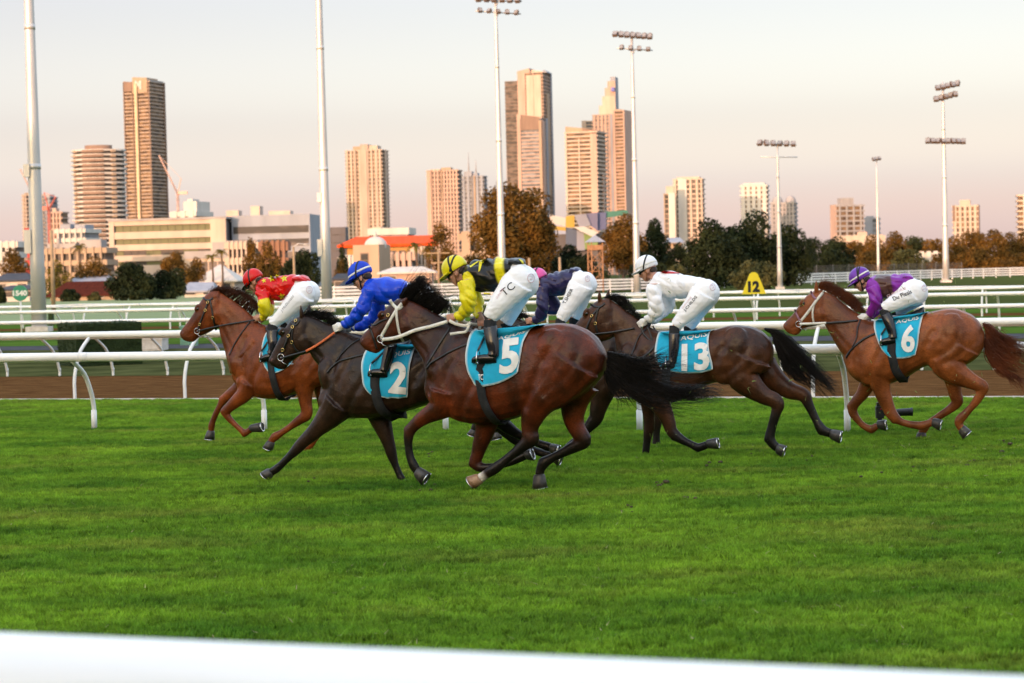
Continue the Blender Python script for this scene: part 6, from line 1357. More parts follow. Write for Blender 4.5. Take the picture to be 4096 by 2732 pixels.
# red roofed hall with a domed cream block in front
def hall():
    Z = 430; s = F / 1.7423 / Z; a = at('D', 786, 575, Z); b_ = at('D', 990, 575, Z); ridge = at('D', 880, 541, Z).z; eave = at('D', 880, 561, Z).z; W = b_.x - a.x
    t = thing('hall', 'long hall with a bright red metal roof below the pair of joined towers', 'building', (a.x, a.y, 0))
    e = MB(); e.b2((1, 0, 0), (W - 1, 14, eave)); obj('wall', e, wallm('ochre_render', (.58, .34, .12)), t, False)
    rm = mat('red_roof_sheet', (.72, .085, .018), (.60, .065, .014), scale=.6, rough=.7, spec=.05, stretch=(3, .2, 1)); e = MB()
    e.add([(-1, -1.5, eave), (W + 1, -1.5, eave), (W + 1, 7, ridge), (2.5, 7, ridge), (-1, 16, eave), (W + 1, 16, eave), (-1, -1.5, eave - .5), (W + 1, -1.5, eave - .5), (W + 1, 16, eave - .5), (-1, 16, eave - .5)],
          [(0, 1, 2, 3), (3, 2, 5, 4), (0, 3, 4), (1, 5, 2), (6, 7, 1, 0), (9, 6, 0, 4), (7, 8, 5, 1), (8, 9, 4, 5), (6, 9, 8, 7)]); obj('roof', e, rm, t, False)
    for i in range(10):
        e = MB(); e.b2((3 + i * W / 10.5, -.12, eave - 4.2), (3 + W / 14 + i * W / 10.5, .1, eave - 1.4)); obj('window', e, G_DARK, t, False)
    Z = 300; a = at('D', 811, 600, Z); s = F / 1.7423 / Z; H = at('D', 850, 562, Z).z; ps = radians(24); Wf = 61 / s / cos(ps); Ws = 23 / s / sin(ps)
    t = thing('church', 'square cream building with a white dome and a tall dark window', 'church', (a.x, a.y, 0), -ps)
    e = MB(); e.b2((0, 0, 0), (Wf, Ws, H)); obj('wall', e, W_TAN, t, False)
    e = MB(); e.ell((Wf * .62, Ws * .6, H - .2), (1.75, 1.75, 1.45)); e.tube([(Wf * .62, Ws * .6, H + 1.2), (Wf * .62, Ws * .6, H + 2.1)], [.35, .06], 8); obj('dome', e, W_WHITE, t)
    for k in range(3):
        e = MB(); e.b2((Wf * .31, -.06, H - 2.3 - k * 1.05), (Wf * .58, .1, H - 1.35 - k * 1.05)); obj('window', e, G_DARK, t, False)
    e = MB(); e.b2((Wf * .28, -.03, H - 4.5), (Wf * .61, .08, H - 1.2)); obj('window_frame', e, W_BRN, t, False)
    for (x0, x1, y0, y1, Z, m, lab) in ((781, 822, 590, 618, 340, W_WHITE, 'white flat roofed house left of the domed building'), (893, 955, 583, 618, 345, W_PINK, 'pinkish flats with balconies right of the domed building'), (948, 985, 570, 618, 350, W_CREAM, 'cream house right of the pinkish flats among palms')):
        tower(lab, x0, x1, y0, Z, 8, .1, m, G_DARK, 2.9, 1.2, .4, piers=P5(4, .14), name='house', cat='house')
hall()

# suburban houses along the far side of the course
def house(label, x0, x1, yr, ye, yb, Z, roofm, wm, hip=.5, dep=9):
    s = F / 1.7423 / Z; xm = (x0 + x1) / 2; a = at('D', x0, ye, Z); W = (x1 - x0) / s; ze = at('D', xm, ye, Z).z; zr = at('D', xm, yr, Z).z; zb = min(0, at('D', xm, yb, Z).z)
    t = thing('house', label, 'house', (a.x, a.y, 0), 0)
    e = MB(); e.b2((.6, .6, -.3), (W - .6, dep - .6, ze)); obj('wall', e, wm, t, False)
    k = hip * W * .5; e = MB()
    e.add([(0, 0, ze), (W, 0, ze), (W, dep, ze), (0, dep, ze), (k, dep / 2, zr), (W - k, dep / 2, zr), (0, 0, ze - .22), (W, 0, ze - .22), (W, dep, ze - .22), (0, dep, ze - .22)],
          [(0, 1, 5, 4), (1, 2, 5), (2, 3, 4, 5), (3, 0, 4), (6, 7, 1, 0), (7, 8, 2, 1), (8, 9, 3, 2), (9, 6, 0, 3), (9, 8, 7, 6)]); obj('roof', e, roofm, t, False)
    n = max(2, int(W / 4))
    for i in range(n):
        f = MB(); f.b2((W * (i + .3) / n, .5, ze * .35), (W * (i + .3) / n + 1.5, .62, ze * .85)); o = obj('window', f, W_WHITE, t, False)
        g = MB(); g.b2((W * (i + .3) / n + .1, .46, ze * .35 + .1), (W * (i + .3) / n + 1.4, .5, ze * .85 - .1)); obj('pane', g, G_DARK, o, False)
R_SLATE = mat('slate_grey_roof', (.06, .065, .08), (.04, .044, .055), scale=1.5, rough=.8, spec=.1, stretch=(.3, 1, 3)); R_RED = mat('red_tile_roof', (.085, .024, .016), (.045, .014, .011), scale=3, rough=.95, spec=.0, stretch=(1, 1, 2)); R_GREY = mat('pale_grey_roof', (.26, .27, .31), (.2, .21, .25), scale=1, rough=.6); R_PALE = mat('cream_roof', (.55, .48, .42), (.48, .42, .36), scale=1, rough=.7)
house('white house with a dark slate roof at the left edge', -25, 70, 627, 643, 672, 300, R_SLATE, W_WHITE, .5)
house('low pale house behind the green distance disc', -6, 74, 655, 664, 690, 290, R_SLATE, W_WHITE, .3)
house('long house with a dull red tiled roof behind the left shrubs', 104, 272, 646, 677, 690, 280, R_RED, W_TAN, .35, 12)
house('house with a pale grey roof behind the red tiled one', 152, 250, 633, 648, 690, 330, R_GREY, W_WHITE, .25)
house('grey roofed house in front of the leading horse head', 412, 492, 648, 668, 692, 290, R_GREY, W_WHITE, .3)
house('cream gabled house left of the red jersey', 440, 545, 607, 645, 690, 330, R_PALE, W_CREAM, .95, 14)
house('house with a dark roof right of the tall mast', 760, 800, 628, 640, 660, 300, R_SLATE, W_GREY, .4)
house('low dark roofed house between the tall mast and blue rider', 778, 850, 640, 655, 680, 260, R_SLATE, W_BRN, .3)
house('long low house with a cream roof behind the blue rider', 865, 1000, 612, 625, 655, 285, R_PALE, W_PINK, .5)
house('small roof among the dark trees left of the cream and white tower', 1530, 1572, 545, 556, 600, 420, R_GREY, W_TAN, .3)

# building of coloured slabs
def colour_building():
    Z = 420; s = F / 1.7423 / Z
    o = at('D', 1290, 575, Z); t = thing('arts_building', 'playful building of tilted yellow, purple, green and grey panels behind trees', 'building', (o.x, o.y, 0))
    L = lambda x, y, d=0: Vector((at('D', x, y, Z).x - o.x, d, at('D', x, y, Z).z))
    cols = {'y': (.52, .36, .06), 'p': (.17, .17, .28), 'b': (.11, .13, .26), 'g': (.20, .30, .10), 'w': (.6, .58, .55), 'd': (.10, .13, .20), 'gr': (.30, .31, .38), 'pk': (.5, .2, .2), 't': (.06, .22, .17)}
    e = MB(); e.b2(tuple(L(1280, 640, 1)), tuple(Vector((L(1390, 535, 14).x, 14, L(1390, 535).z)))); obj('wall', e, W_DGREY, t, False)
    for k, poly, d in (('w', [(1262, 492), (1300, 500), (1298, 520), (1266, 512)], 2), ('y', [(1299, 497), (1319, 494), (1319, 522), (1299, 522)], 0), ('gr', [(1318, 494), (1345, 491), (1356, 518), (1330, 522)], -1), ('p', [(1345, 491), (1372, 488), (1372, 530), (1356, 518)], -.5), ('b', [(1372, 488), (1392, 487), (1392, 525), (1372, 530)], .5), ('w', [(1318, 522), (1340, 520), (1372, 534), (1362, 545), (1330, 530)], -1.4), ('g', [(1340, 536), (1372, 548), (1372, 570), (1343, 572)], -.8), ('d', [(1299, 522), (1324, 528), (1324, 566), (1299, 560)], -.3), ('gr', [(1324, 528), (1341, 536), (1343, 575), (1324, 575)], -.6), ('y', [(1268, 518), (1299, 522), (1299, 530), (1268, 528)], -.7), ('t', [(1388, 486), (1440, 482), (1445, 492), (1390, 500)], 1), ('pk', [(1255, 500), (1266, 496), (1268, 515), (1257, 515)], 2.4)):
        P = [L(x, y, d) for x, y in poly]; e = MB(); n = len(P); e.add(P + [p + Vector((0, .6, 0)) for p in P], [tuple(range(n)), tuple(range(2 * n - 1, n - 1, -1))] + [(i, (i + 1) % n, n + (i + 1) % n, n + i) for i in range(n)])
        fc = e.mesh('wall_panel', wallm('panel_' + k, cols[k]), False); fix_normals(fc); obj('wall_panel', fc, None, t)
colour_building()
def lookout():
    Z = 215; s = F / 1.7423 / Z; o = at('D', 1367, 600, Z); H = at('D', 1367, 556, Z).z; hc = at('D', 1367, 574, Z).z
    t = thing('lookout_tower', 'timber lookout tower with a small cabin in front of the coloured building', 'tower', (o.x, o.y, 0), .3); m = mat('lit_timber', (.38, .20, .10), (.26, .13, .06), scale=3, rough=.85)  # orange-brown timber, tone varied at random
    w = .62
    for x, y in ((-w, -w), (w, -w), (w, w), (-w, w)):
        e = MB(); e.tube([(x, y, 0), (x, y, hc)], .07, 6); obj('leg', e, m, t)
    e = MB()
    for i in range(4):
        z0 = hc * i / 4; z1 = hc * (i + 1) / 4
        for (a, b_) in (((-w, -w), (w, -w)), ((w, -w), (w, w)), ((w, w), (-w, w)), ((-w, w), (-w, -w))):
            e.tube([(a[0], a[1], z0), (b_[0], b_[1], z1)], .04, 5); e.tube([(a[0], a[1], z1), (b_[0], b_[1], z1)], .04, 5)
    obj('brace', e, m, t)
    e = MB(); e.b2((-w * 1.1, -w * 1.1, hc), (w * 1.1, w * 1.1, hc + (H - hc) * .62)); obj('cabin', e, m, t, False)
    e = MB()
    for x, y in ((-w, -w), (w, -w), (w, w), (-w, w)): e.tube([(x, y, hc), (x, y, H)], .06, 6)
    obj('corner_post', e, m, t)
    e = MB(); r = w * 1.45; e.add([(-r, -r, H), (r, -r, H), (r, r, H), (-r, r, H), (0, 0, H + .8)], [(0, 1, 4), (1, 2, 4), (2, 3, 4), (3, 0, 4), (3, 2, 1, 0)]); obj('roof', e, R_GREY, t, False)
lookout()

def crane(label, xm, ym, xj, yj, Z, col):
    s = F / 1.7423 / Z; a = at('D', xm, ym, Z); j = at('D', xj, yj, Z)
    t = thing('tower_crane', label, 'crane', (a.x, a.y, 0)); m = mat('crane_' + ('red' if col[1] < .2 else 'pink'), col, tuple(x * .8 for x in col), scale=1, rough=.6)
    def lattice(e, p, q, w, n):
        d = (q - p).normalized(); u_ = d.orthogonal().normalized(); v_ = d.cross(u_); C = [u_ * w + v_ * w, -u_ * w + v_ * w, -u_ * w - v_ * w, u_ * w - v_ * w]
        for c_ in C: e.tube([p + c_, q + c_ * .6], w * .3, 4)
        for i in range(n):
            for k in range(4): e.tube([p.lerp(q, i / n) + C[k], p.lerp(q, (i + 1) / n) + C[(k + 1) % 4]], w * .2, 3)
    e = MB(); lattice(e, Vector((0, 0, 0)), Vector((0, 0, a.z)), .7, 14); obj('mast', e, m, t)
    e = MB(); lattice(e, Vector((0, 0, a.z)), Vector((j.x - a.x, 0, j.z)), .42, 16); obj('jib', e, m, t)
    e = MB(); k = 1 if j.x < a.x else -1; e.box((k * 3.5, 0, a.z + .5), (3, 1.2, 1.0)); e.tube([(0, 0, a.z), (k * 2.5, 0, a.z + 10)], .4, 5); e.tube([(k * 2.5, 0, a.z + 10), (j.x - a.x, 0, j.z)], .15, 4); obj('counterweight', e, m, t, False)
crane('pale luffing crane beside the slim brown tower', 408, 445, 365, 357, 1300, (.62, .42, .34))
crane('small luffing crane left of the thick mast', 68, 432, 46, 388, 1500, (.6, .32, .28))
crane('small red crane between the mast and the round tower', 112, 480, 128, 452, 1200, (.55, .16, .12))

# ------------------------------------------------------------------ trees
def leafm(n, a, b): return mat(n, a, b, scale=.35, rough=.65, transl=.18, detail=5, contrast=(.38, .62), spec=.06)
L_EUC = leafm('olive_brown_leaves', (.15, .078, .016), (.055, .038, .010)); L_DARK = leafm('dark_green_leaves', (.026, .036, .014), (.010, .016, .007)); L_OLIVE = leafm('olive_leaves', (.075, .075, .028), (.045, .05, .02)); L_YEL = leafm('yellow_green_leaves', (.16, .12, .02), (.07, .065, .016))
M_BARK = mat('tree_bark', (.12, .08, .055), (.07, .05, .035), scale=3, rough=.9, bump=.5, bscale=12)
def tree(label, x0, x1, yt, yb, Z, leaf, n=1500, name='tree', lobes=9, grp='trees beyond the racecourse', low=.18, leafs=1.0):
    s = F / 1.7423 / Z; xm = (x0 + x1) / 2; p = at('D', xm, (yt + yb) / 2, Z); H = at('D', xm, yt, Z).z; R_ = (x1 - x0) / s / 2
    t = thing(name, label, 'shrub' if name == 'shrub' else 'tree', (p.x, p.y, 0), 0, grp)
    rng = random.Random(label); zl = H * low; hc = (H - zl)
    # lobes of the crown
    Lb = []
    for i in range(lobes):
        z = zl + hc * rng.uniform(.12, .84); f_ = (z - zl) / hc; prof = sqrt(max(.05, 1 - (abs(f_ - .42) / .62) ** 2)); a = rng.uniform(0, 2 * pi); r = R_ * prof * rng.uniform(.25, .74)
        sz = rng.uniform(.24, .42); Lb.append((Vector((r * cos(a), r * sin(a) * .8, z)), R_ * sz, min(hc * .28, R_ * sz * .95)))
    Lb.append((Vector((0, 0, zl + hc * .45)), R_ * .62, hc * .42)); Lb.append((Vector((rng.uniform(-.2, .2) * R_, 0, H - hc * .2)), R_ * .42, hc * .2))
    Lb.append((Vector((-R_ * .62, -.1 * R_, zl + hc * .40)), R_ * .38, hc * .27)); Lb.append((Vector((R_ * .62, -.1 * R_, zl + hc * .42)), R_ * .38, hc * .27))
    if low < .1: Lb.append((Vector((0, -.2 * R_, zl + hc * .16)), R_ * .8, hc * .2))
    wts = [l[1] * l[2] for l in Lb]; vs = []; fs = []; sz0 = max(.2, R_ * .066) * leafs ** .5; n = int(n * 2.6)
    for i in range(n):
        c_, rr, rz_ = rng.choices(Lb, wts)[0]
        d = Vector((rng.gauss(0, 1), rng.gauss(0, 1), rng.gauss(0, 1))).normalized(); q = c_ + Vector((d.x * rr, d.y * rr, d.z * rz_)) * rng.uniform(.62, 1.06)
        if q.z < 0: continue
        nn = (d + Vector((rng.gauss(0, .5), rng.gauss(0, .5), rng.gauss(0, .5) + .2))).normalized(); u_ = nn.orthogonal().normalized(); a = rng.uniform(0, 6.28); v_ = nn.cross(u_); u2 = u_ * cos(a) + v_ * sin(a); v2 = nn.cross(u2)
        w = sz0 * rng.uniform(.45, 1.25); l = w * rng.uniform(.6, 1.4); o = len(vs)
        vs += [q - u2 * w, q + v2 * l * .6 + nn * w * .2, q + u2 * w, q - v2 * l * .6 + nn * w * .25]; fs.append((o, o + 1, o + 2, o + 3))
    e = MB(); e.add(vs, fs); obj('crown', e, leaf, t, False)
    e = MB(); tr = max(.12, R_ * .07); e.tube([(0, 0, -.2), (rng.uniform(-.2, .2), 0, zl * .9 + .3), (rng.uniform(-.4, .4), 0, zl + hc * .45)], [tr * 1.3, tr, tr * .55], 8)
    for c_, rr, rz_ in Lb[:6]: e.tube([(0, 0, zl * .8 + .2), tuple(c_ * .5 + Vector((0, 0, zl * .5))), tuple(c_)], [tr * .6, tr * .35, tr * .12], 6)
    obj('trunk', e, M_BARK, t)
    return t
def palm(label, xm, yt, Z, r=26):
    s = F / 1.7423 / Z; p = at('D', xm, yt, Z); H = p.z; R_ = r / s
    t = thing('palm_tree', label, 'palm', (p.x, p.y, 0), 0, 'palms among the suburban houses'); rng = random.Random(label)
    e = MB(); e.tube([(0, 0, -.2), (.15, 0, H * .5), (0, 0, H)], [.24, .17, .15], 8); obj('trunk', e, M_BARK, t)
    e = MB()
    for i in range(22):
        a = rng.uniform(0, 6.28); el_ = rng.uniform(-.3, 1.1); pts = []; L = R_ * rng.uniform(.8, 1.15)
        for k in range(7):
            f_ = k / 6; rr = L * f_ * cos(el_ * (1 - f_ * .6)); z = L * f_ * sin(el_) - L * .75 * f_ * f_; pts.append(Vector((rr * cos(a), rr * sin(a), H + z)))
        for k in range(6):
            d = (pts[k + 1] - pts[k]).normalized(); sd = d.cross(Vector((0, 0, 1))).normalized()
            for q in (1, -1):
                for m_ in range(2):
                    b0 = pts[k].lerp(pts[k + 1], m_ / 2); tip = b0 + (sd * q * .75 + d * .5 - Vector((0, 0, .45))) * (R_ * .32 * (1 - .5 * k / 6)); e.add([b0, b0 + d * R_ * .07, tip], [(0, 1, 2)])
    obj('crown', e, L_YEL, t, False)
tree('big brownish gum tree in front of the tallest cream tower', 1074, 1272, 416, 640, 225, L_EUC, 4200, lobes=16, low=.22, leafs=.60)
tree('bushy brown tree low beside the big gum tree', 1185, 1300, 525, 640, 245, L_EUC, 1800)
tree('dark tree between the big gum and the coloured building', 1262, 1345, 560, 640, 235, L_DARK, 1400)
tree('brown orange tree left of the floodlight mast', 1374, 1486, 488, 645, 235, L_EUC, 2600, lobes=12)
tree('dark green tree right behind the floodlight mast', 1462, 1540, 500, 645, 245, L_DARK, 1700)
tree('small dark tree left of the large dark fig trees', 1515, 1590, 558, 645, 240, L_DARK, 1300)
tree('left one of the large dark fig trees', 1568, 1715, 500, 648, 228, L_DARK, 3000, low=.03, lobes=14)
tree('middle and tallest of the large dark fig trees', 1640, 1800, 484, 648, 236, L_DARK, 3400, low=.03, lobes=14)
tree('right one of the large dark fig trees by the single row mast', 1745, 1872, 512, 648, 240, L_DARK, 2800, low=.03, lobes=12)
tree('dull olive bush below the large dark fig trees', 1668, 1805, 600, 652, 212, L_OLIVE, 1500, 'shrub', low=.02)
tree('smaller dull olive bush right of the white cap', 1700 - 190, 1700 - 105, 612, 650, 214, L_OLIVE, 900, 'shrub', low=.02)
kinds = ['brown sunlit tree', 'olive tree', 'dark green tree', 'orange tinged tree']
xs = 1850
where = ['next to the fig trees', 'under the grey brown tower', 'left of the small slender mast', 'behind the small slender mast', 'right of the small slender mast', 'midway between the two right masts', 'just left of the tall three row mast', 'behind the tall three row mast', 'below the cream tower at the right', 'near the right edge', 'at the right edge', 'past the right edge']
tops = [548, 545, 556, 540, 534, 545, 552, 545, 534, 530, 536, 532]
for i in range(12):
    w_ = 64; lf = [L_DARK, L_DARK, L_EUC, L_EUC, L_EUC, L_OLIVE, L_EUC, L_EUC, L_EUC, L_EUC, L_EUC, L_EUC][i]
    nm = 'dark green tree' if lf is L_DARK else ('olive tree' if lf is L_OLIVE else 'brown sunlit tree')
    tree(nm + ' in the far tree line ' + where[i], xs + i * 44 - 18, xs + i * 44 + w_ + 10, tops[i] - 4, 630, 372 + (i % 3) * 14, lf, 2000, low=.04)
lower = ['low dark bushy tree right of the fig trees', 'low brown bushy tree behind the purple cap', 'low olive bushy tree right of the purple cap', 'low brown bushy tree below the three row mast', 'low orange bushy tree right of the three row mast', 'low brown bushy tree at the lower right edge']
for i, lb in enumerate(lower):
    tree(lb, 1862 + i * 84, 1862 + i * 84 + 104, 572 + (i % 2) * 9, 632, 348, [L_DARK, L_EUC, L_OLIVE, L_EUC, L_EUC, L_EUC][i], 1700, low=.02)
tree('dark bushy tree behind the brown tree and the rider in navy', 1290, 1400, 585, 648, 222, L_DARK, 1400, low=.05)
tree('dark bushy tree low behind the yellow cap', 1040, 1140, 585, 645, 232, L_EUC, 1500, low=.03)
tree('dark bushy tree right of the white cap mast', 1440, 1530, 575, 648, 224, L_DARK, 1400, low=.03)
tree('brown airy tree in front of the tan gridded tower', 972, 1046, 508, 640, 300, L_EUC, 1300, leafs=.8)
tree('rounded very dark shrub in front of the red tiled house', 240, 362, 603, 692, 262, L_DARK, 2600, 'shrub', lobes=12, low=.02)
tree('second very dark shrub right of the rounded one', 332, 430, 622, 692, 266, L_DARK, 2000, 'shrub', low=.02)
tree('round dark tree left of the tall mast', 642, 738, 572, 665, 250, L_DARK, 2200, low=.06)
tree('airy sunlit tree behind the red cap', 556, 604, 545, 660, 300, L_EUC, 900)
tree('airy brown tree between the red cap and the round dark tree', 588, 648, 552, 660, 290, L_EUC, 1100)
tree('brown tree in front of the right end of the office building', 368, 436, 575, 660, 330, L_EUC, 1300)
tree('lower brown tree beside the logo panel of the office building', 420, 474, 588, 660, 320, L_EUC, 900)
tree('brown tree behind the thick mast at the far left', -8, 72, 566, 645, 340, L_EUC, 1500)
tree('yellowish bushy tree right of the thick mast', 102, 168, 596, 655, 330, L_YEL, 1100, low=.05)
tree('reddish bushy tree left of the rounded dark shrub', 168, 262, 588, 650, 335, L_EUC, 1500, low=.05)
tree('small green shrub under the red tiled roof', 138, 186, 664, 693, 268, L_DARK, 700, 'shrub', low=.02)
tree('tiny green shrub right of the small green one', 200, 232, 672, 693, 268, L_OLIVE, 400, 'shrub', low=.02)
tree('dark shrub at the left edge beside the low pale house', -22, 14, 655, 692, 262, L_DARK, 700, 'shrub', low=.02)
tree('small dark tree right of the tall mast', 772, 800, 560, 620, 330, L_DARK, 500)
tree('brown bush below the small dark tree right of the tall mast', 765, 800, 594, 632, 310, L_EUC, 500, 'shrub', low=.05)
palm('palm left of the office building', 182, 565, 340, 22); palm('palm right of the logo panel', 508, 577, 330, 22); palm('second palm right of the logo panel', 486, 588, 330, 20)
palm('palm in front of the red roof end', 955, 562, 300, 26); palm('dark palm right of the red roof end', 982, 572, 300, 24)

# ------------------------------------------------------------------ signs and small things on the infield
def sign12():
    c_ = uv(0, 66.0); d = ray('D', 1730.5, 650); Z = c_.dot(DV) / d.dot(DV); p = CAMPOS + d * Z
    s = (p - CAMPOS).dot(_f) / F * 1.7423
    t = thing('distance_marker', 'yellow triangular marker with a black 12 above the thick white rail', 'sign', (p.x, p.y, 0), -radians(3)); zc = p.z
    ym = mat('yellow_sign_paint', (.78, .62, .015), (.70, .55, .012), scale=3, rough=.5); e = MB()
    w0, w1, h = 27.5 * s, 6.5 * s, 25 * s
    prof = [(-w0, -h), (w0, -h), (w1 * 1.5, h * .82), (w1 * .7, h), (-w1 * .7, h), (-w1 * 1.5, h * .82)]
    e.add([(x, -.02, zc + z) for x, z in prof] + [(x, .02, zc + z) for x, z in prof], [(0, 1, 2, 3, 4, 5), (11, 10, 9, 8, 7, 6)] + [(i, 6 + i, 6 + (i + 1) % 6, (i + 1) % 6) for i in range(6)])
    me = e.mesh('board', ym, False); fix_normals(me); bo = obj('board', me, None, t)
    V2, F2 = text_mesh('12', .06); e = MB(); e.add([((a - .5) * 27 * s, -.026, zc + (b_ * 26 - 21) * s) for a, b_ in V2], F2); obj('number', e, M_INK, bo, False)
    e = MB(); e.tube([(0, .05, 0), (0, .05, zc)], .03, 8); obj('post', e, m_post, t)
    d = ray('D', 46, 672); p = at('D', 46, 673, 88); s = (p - CAMPOS).dot(_f) / F * 1.7423; zc = p.z
    t = thing('distance_marker', 'round green disc reading 1540 on a thin white post', 'sign', (p.x, p.y, 0))
    gm = mat('green_sign_paint', (.015, .25, .14), (.012, .21, .12), scale=3, rough=.5); e = MB(); e.tube([(0, -.02, zc), (0, .02, zc)], 18 * s, 40); me = e.mesh('board', gm, False); bo = obj('board', me, None, t)
    V2, F2 = text_mesh('1540', .05); e = MB(); e.add([((a - .5) * 33 * s, -.027, zc + (b_ - .5) * 12.5 * s) for a, b_ in V2], F2); obj('number', e, M_PRINT, bo, False)
    e = MB(); e.tube([(0, .05, 0), (0, .05, zc)], .035, 8); obj('post', e, m_post, t)
sign12()
def hedge():
    g = ground('D', 176, 842); Z = g.y; s = F / 1.7423 / Z; ps = radians(-28); Wf = 138 / s / cos(ps); Ws = 72 / s / sin(-ps); H = at('D', 176, 744, Z).z
    t = thing('hedge_block', 'dark green box clad in artificial hedge beside the thick mast', 'hedge', (g.x, g.y, 0), -ps)
    m = mat('artificial_hedge', (.028, .055, .010), (.014, .030, .006), scale=30, rough=.95, bump=1.0, bscale=60, bdist=.03)
    e = MB(); e.b2((0, 0, 0), (Wf, Ws, H)); obj('core', e, m, t, False)
    rng = random.Random(4); e = MB()
    for i in range(5200):
        if rng.random() < .62: q = Vector((rng.uniform(0, Wf), 0, rng.uniform(0, H))); nn = Vector((0, -1, 0))
        elif rng.random() < .7: q = Vector((0, rng.uniform(0, Ws), rng.uniform(0, H))); nn = Vector((-1, 0, 0))
        else: q = Vector((rng.uniform(0, Wf), rng.uniform(0, Ws), H)); nn = Vector((0, 0, 1))
        a = Vector((rng.gauss(0, 1), rng.gauss(0, 1), rng.gauss(0, 1))).normalized() * .02; b_ = nn * rng.uniform(.015, .04) + Vector((rng.gauss(0, .012), rng.gauss(0, .012), rng.gauss(0, .012)))
        e.add([q - a, q + a, q + b_], [(0, 1, 2)])
    obj('leaves', e, m, t, False, 'stuff')
    def box(label, name, cat, x0, x1, yt, yb, mm, dep=.5):
        g = ground('D', x0, yb); s = F / 1.7423 / g.y; H = at('D', x0, yt, g.y).z; W = (x1 - x0) / s
        t = thing(name, label, cat, g); e = MB(); e.b2((0, 0, -.02), (W, dep, H)); bo = obj('body', e, mm, t, False)
        e = MB(); e.b2((-.03, -.03, H), (W + .03, dep + .03, H + .05)); obj('lid', e, mm, t, False)
        e = MB(); e.b2((W * .12, -.015, H * .15), (W * .88, .0, H * .85)); obj('door', e, mm, t, False)
    gm = mat('green_cabinet_paint', (.13, .30, .22), (.10, .24, .17), scale=4, rough=.5)
    box('pale green utility cabinet seen under the nose of the leading horse', 'utility_cabinet', 'cabinet', 414, 432, 752, 792, gm); box('lower pale green utility cabinet right of the other one', 'utility_cabinet', 'cabinet', 434, 450, 768, 794, gm)
    box('low beige concrete block right of the hedge box', 'concrete_block', 'block', 316, 372, 781, 806, m_kerb, 1.2)
    box('small dark green bin at the foot of the thick mast', 'utility_cabinet', 'cabinet', 111, 121, 718, 748, m, .4)
hedge()
def ground_camera():
    g = ground('C6', 870, 1428); k = (g - CAMPOS).dot(_f) / F / CR['C6'][2]; t = thing('camera', 'black remote camera with a long lens on a small ground plate behind the last chestnut', 'camera', g, -TH * .2)
    m = mat('camera_black', (.014, .014, .015), (.008, .008, .009), scale=30, rough=.5)
    e = MB(); e.box((.05, 0, .012), (.17, .12, .012)); obj('ground_plate', e, m, t, False)
    e = MB(); e.tube([(0, 0, .02), (-.01, 0, .14)], .022, 8); e.ell((-.01, 0, .16), (.035, .03, .03)); e.tube([(.10, .05, .02), (-.01, 0, .15)], .012, 6); e.tube([(.10, -.05, .02), (-.01, 0, .15)], .012, 6); obj('stand', e, m, t)
    e = MB(); e.box((-.015, 0, .255), (.045, .07, .075)); e.box((-.02, 0, .35), (.03, .03, .03)); e.box((-.015, -.055, .25), (.05, .02, .07)); obj('camera_body', e, m, t, False)
    e = MB(); z = .245; e.tube([(.03, 0, z), (.07, 0, z), (.075, 0, z), (.20, 0, z), (.21, 0, z), (.36, 0, z + .005), (.40, 0, z + .005)], [.038, .038, .034, .040, .046, .050, .055], 16); obj('lens', e, m, t)
    e = MB(); e.box((.0, -.076, .30), (.012, .004, .006)); obj('record_light', e, mat('red_plastic', (.5, .02, .02), (.4, .015, .015), rough=.4), t, False)
    e = MB(); e.tube([(.0, .03, .02), (.10, -.08, .012), (.22, -.02, .012), (.26, .06, .015)], .008, 6); obj('cable', e, m, t)
ground_camera()
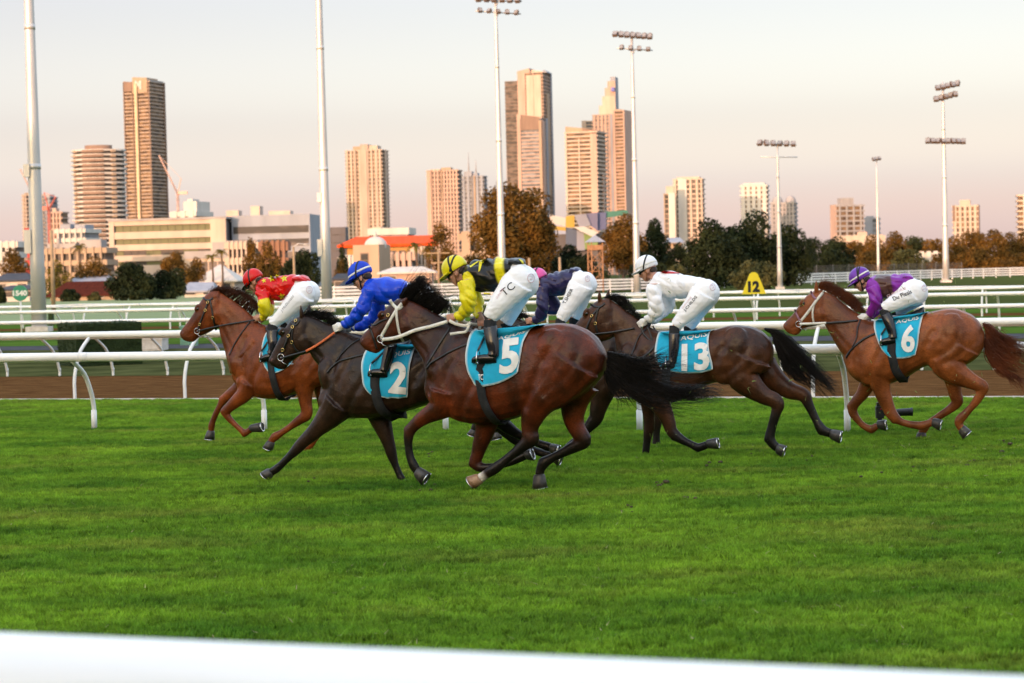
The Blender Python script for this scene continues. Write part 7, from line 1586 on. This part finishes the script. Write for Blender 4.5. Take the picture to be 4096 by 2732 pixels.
def flying_turf():
    rng = random.Random(11); e = MB()
    for i in range(260):
        x = rng.uniform(1450, 2345); y = rng.uniform(870, 1150) if rng.random() < .8 else rng.uniform(620, 870); v = rng.uniform(17.5, 22.5); d = ray('D', x, y); p = CAMPOS + d * (v / d.dot(DV))
        if p.z < .05: continue
        L = rng.uniform(.02, .075); a = Vector((rng.gauss(0, 1), rng.gauss(0, 1), rng.gauss(0, 1))).normalized(); w = a.orthogonal().normalized() * .004
        e.add([p - w, p + w, p + a * L * .6 + w * .7 + Vector((0, 0, .004)), p + a * L], [(0, 1, 2), (0, 2, 3)])
    o = obj('flying_grass', e, mat('torn_grass', (.16, .22, .03), (.10, .12, .02), scale=20, rough=.7), None, False, 'stuff'); tag(o, 'torn grass blades flying behind the horses', 'grass')
    e = MB()
    for (x, y, r) in [(1858, 1060, .022), (1575, 1155, .028), (1740, 1040, .016), (1893, 1157, .012), (990, 1055, .02), (2090, 1085, .018), (2280, 1045, .03), (1990, 1100, .018), (1420, 1095, .015), (2230, 1075, .03), (2310, 1020, .03), (2180, 1040, .02), (1520, 1120, .03), (1330, 1140, .03), (1640, 1080, .025), (980, 1130, .02), (700, 1110, .02), (1440, 1180, .02)]:
        for k in range(8):
            p = ground('D', x + rng.gauss(0, 16), y + rng.gauss(0, 5)); q = r * rng.uniform(.4, 1.1); p.z = q * .3 + rng.uniform(0, .05); e.ell(p, (q, q * .8, q * .6), None, 6, 4)
    o = obj('turf_clods', e, mat('clod_soil', (.075, .055, .025), (.045, .04, .015), scale=40, rough=.95), None, True, 'stuff'); tag(o, 'small clods of torn turf lying on the grass', 'clods')
    e = MB()
    for i in range(420):
        p = ground('D', rng.uniform(0, 2351), rng.uniform(960, 1500)); a = rng.uniform(0, 6.28); L = rng.uniform(.03, .08); dx, dy = cos(a) * L, sin(a) * L; w = .003; z = rng.uniform(.04, .055)
        e.add([(p.x - dy / L * w, p.y + dx / L * w, z), (p.x + dy / L * w, p.y - dx / L * w, z), (p.x + dx, p.y + dy, z + rng.uniform(-.01, .03))], [(0, 1, 2)])
    o = obj('dry_grass', e, mat('dry_blade', (.34, .30, .13), (.25, .2, .08), scale=20, rough=.8), None, False, 'stuff'); tag(o, 'dry straw coloured blades strewn over the turf', 'grass')
flying_turf()
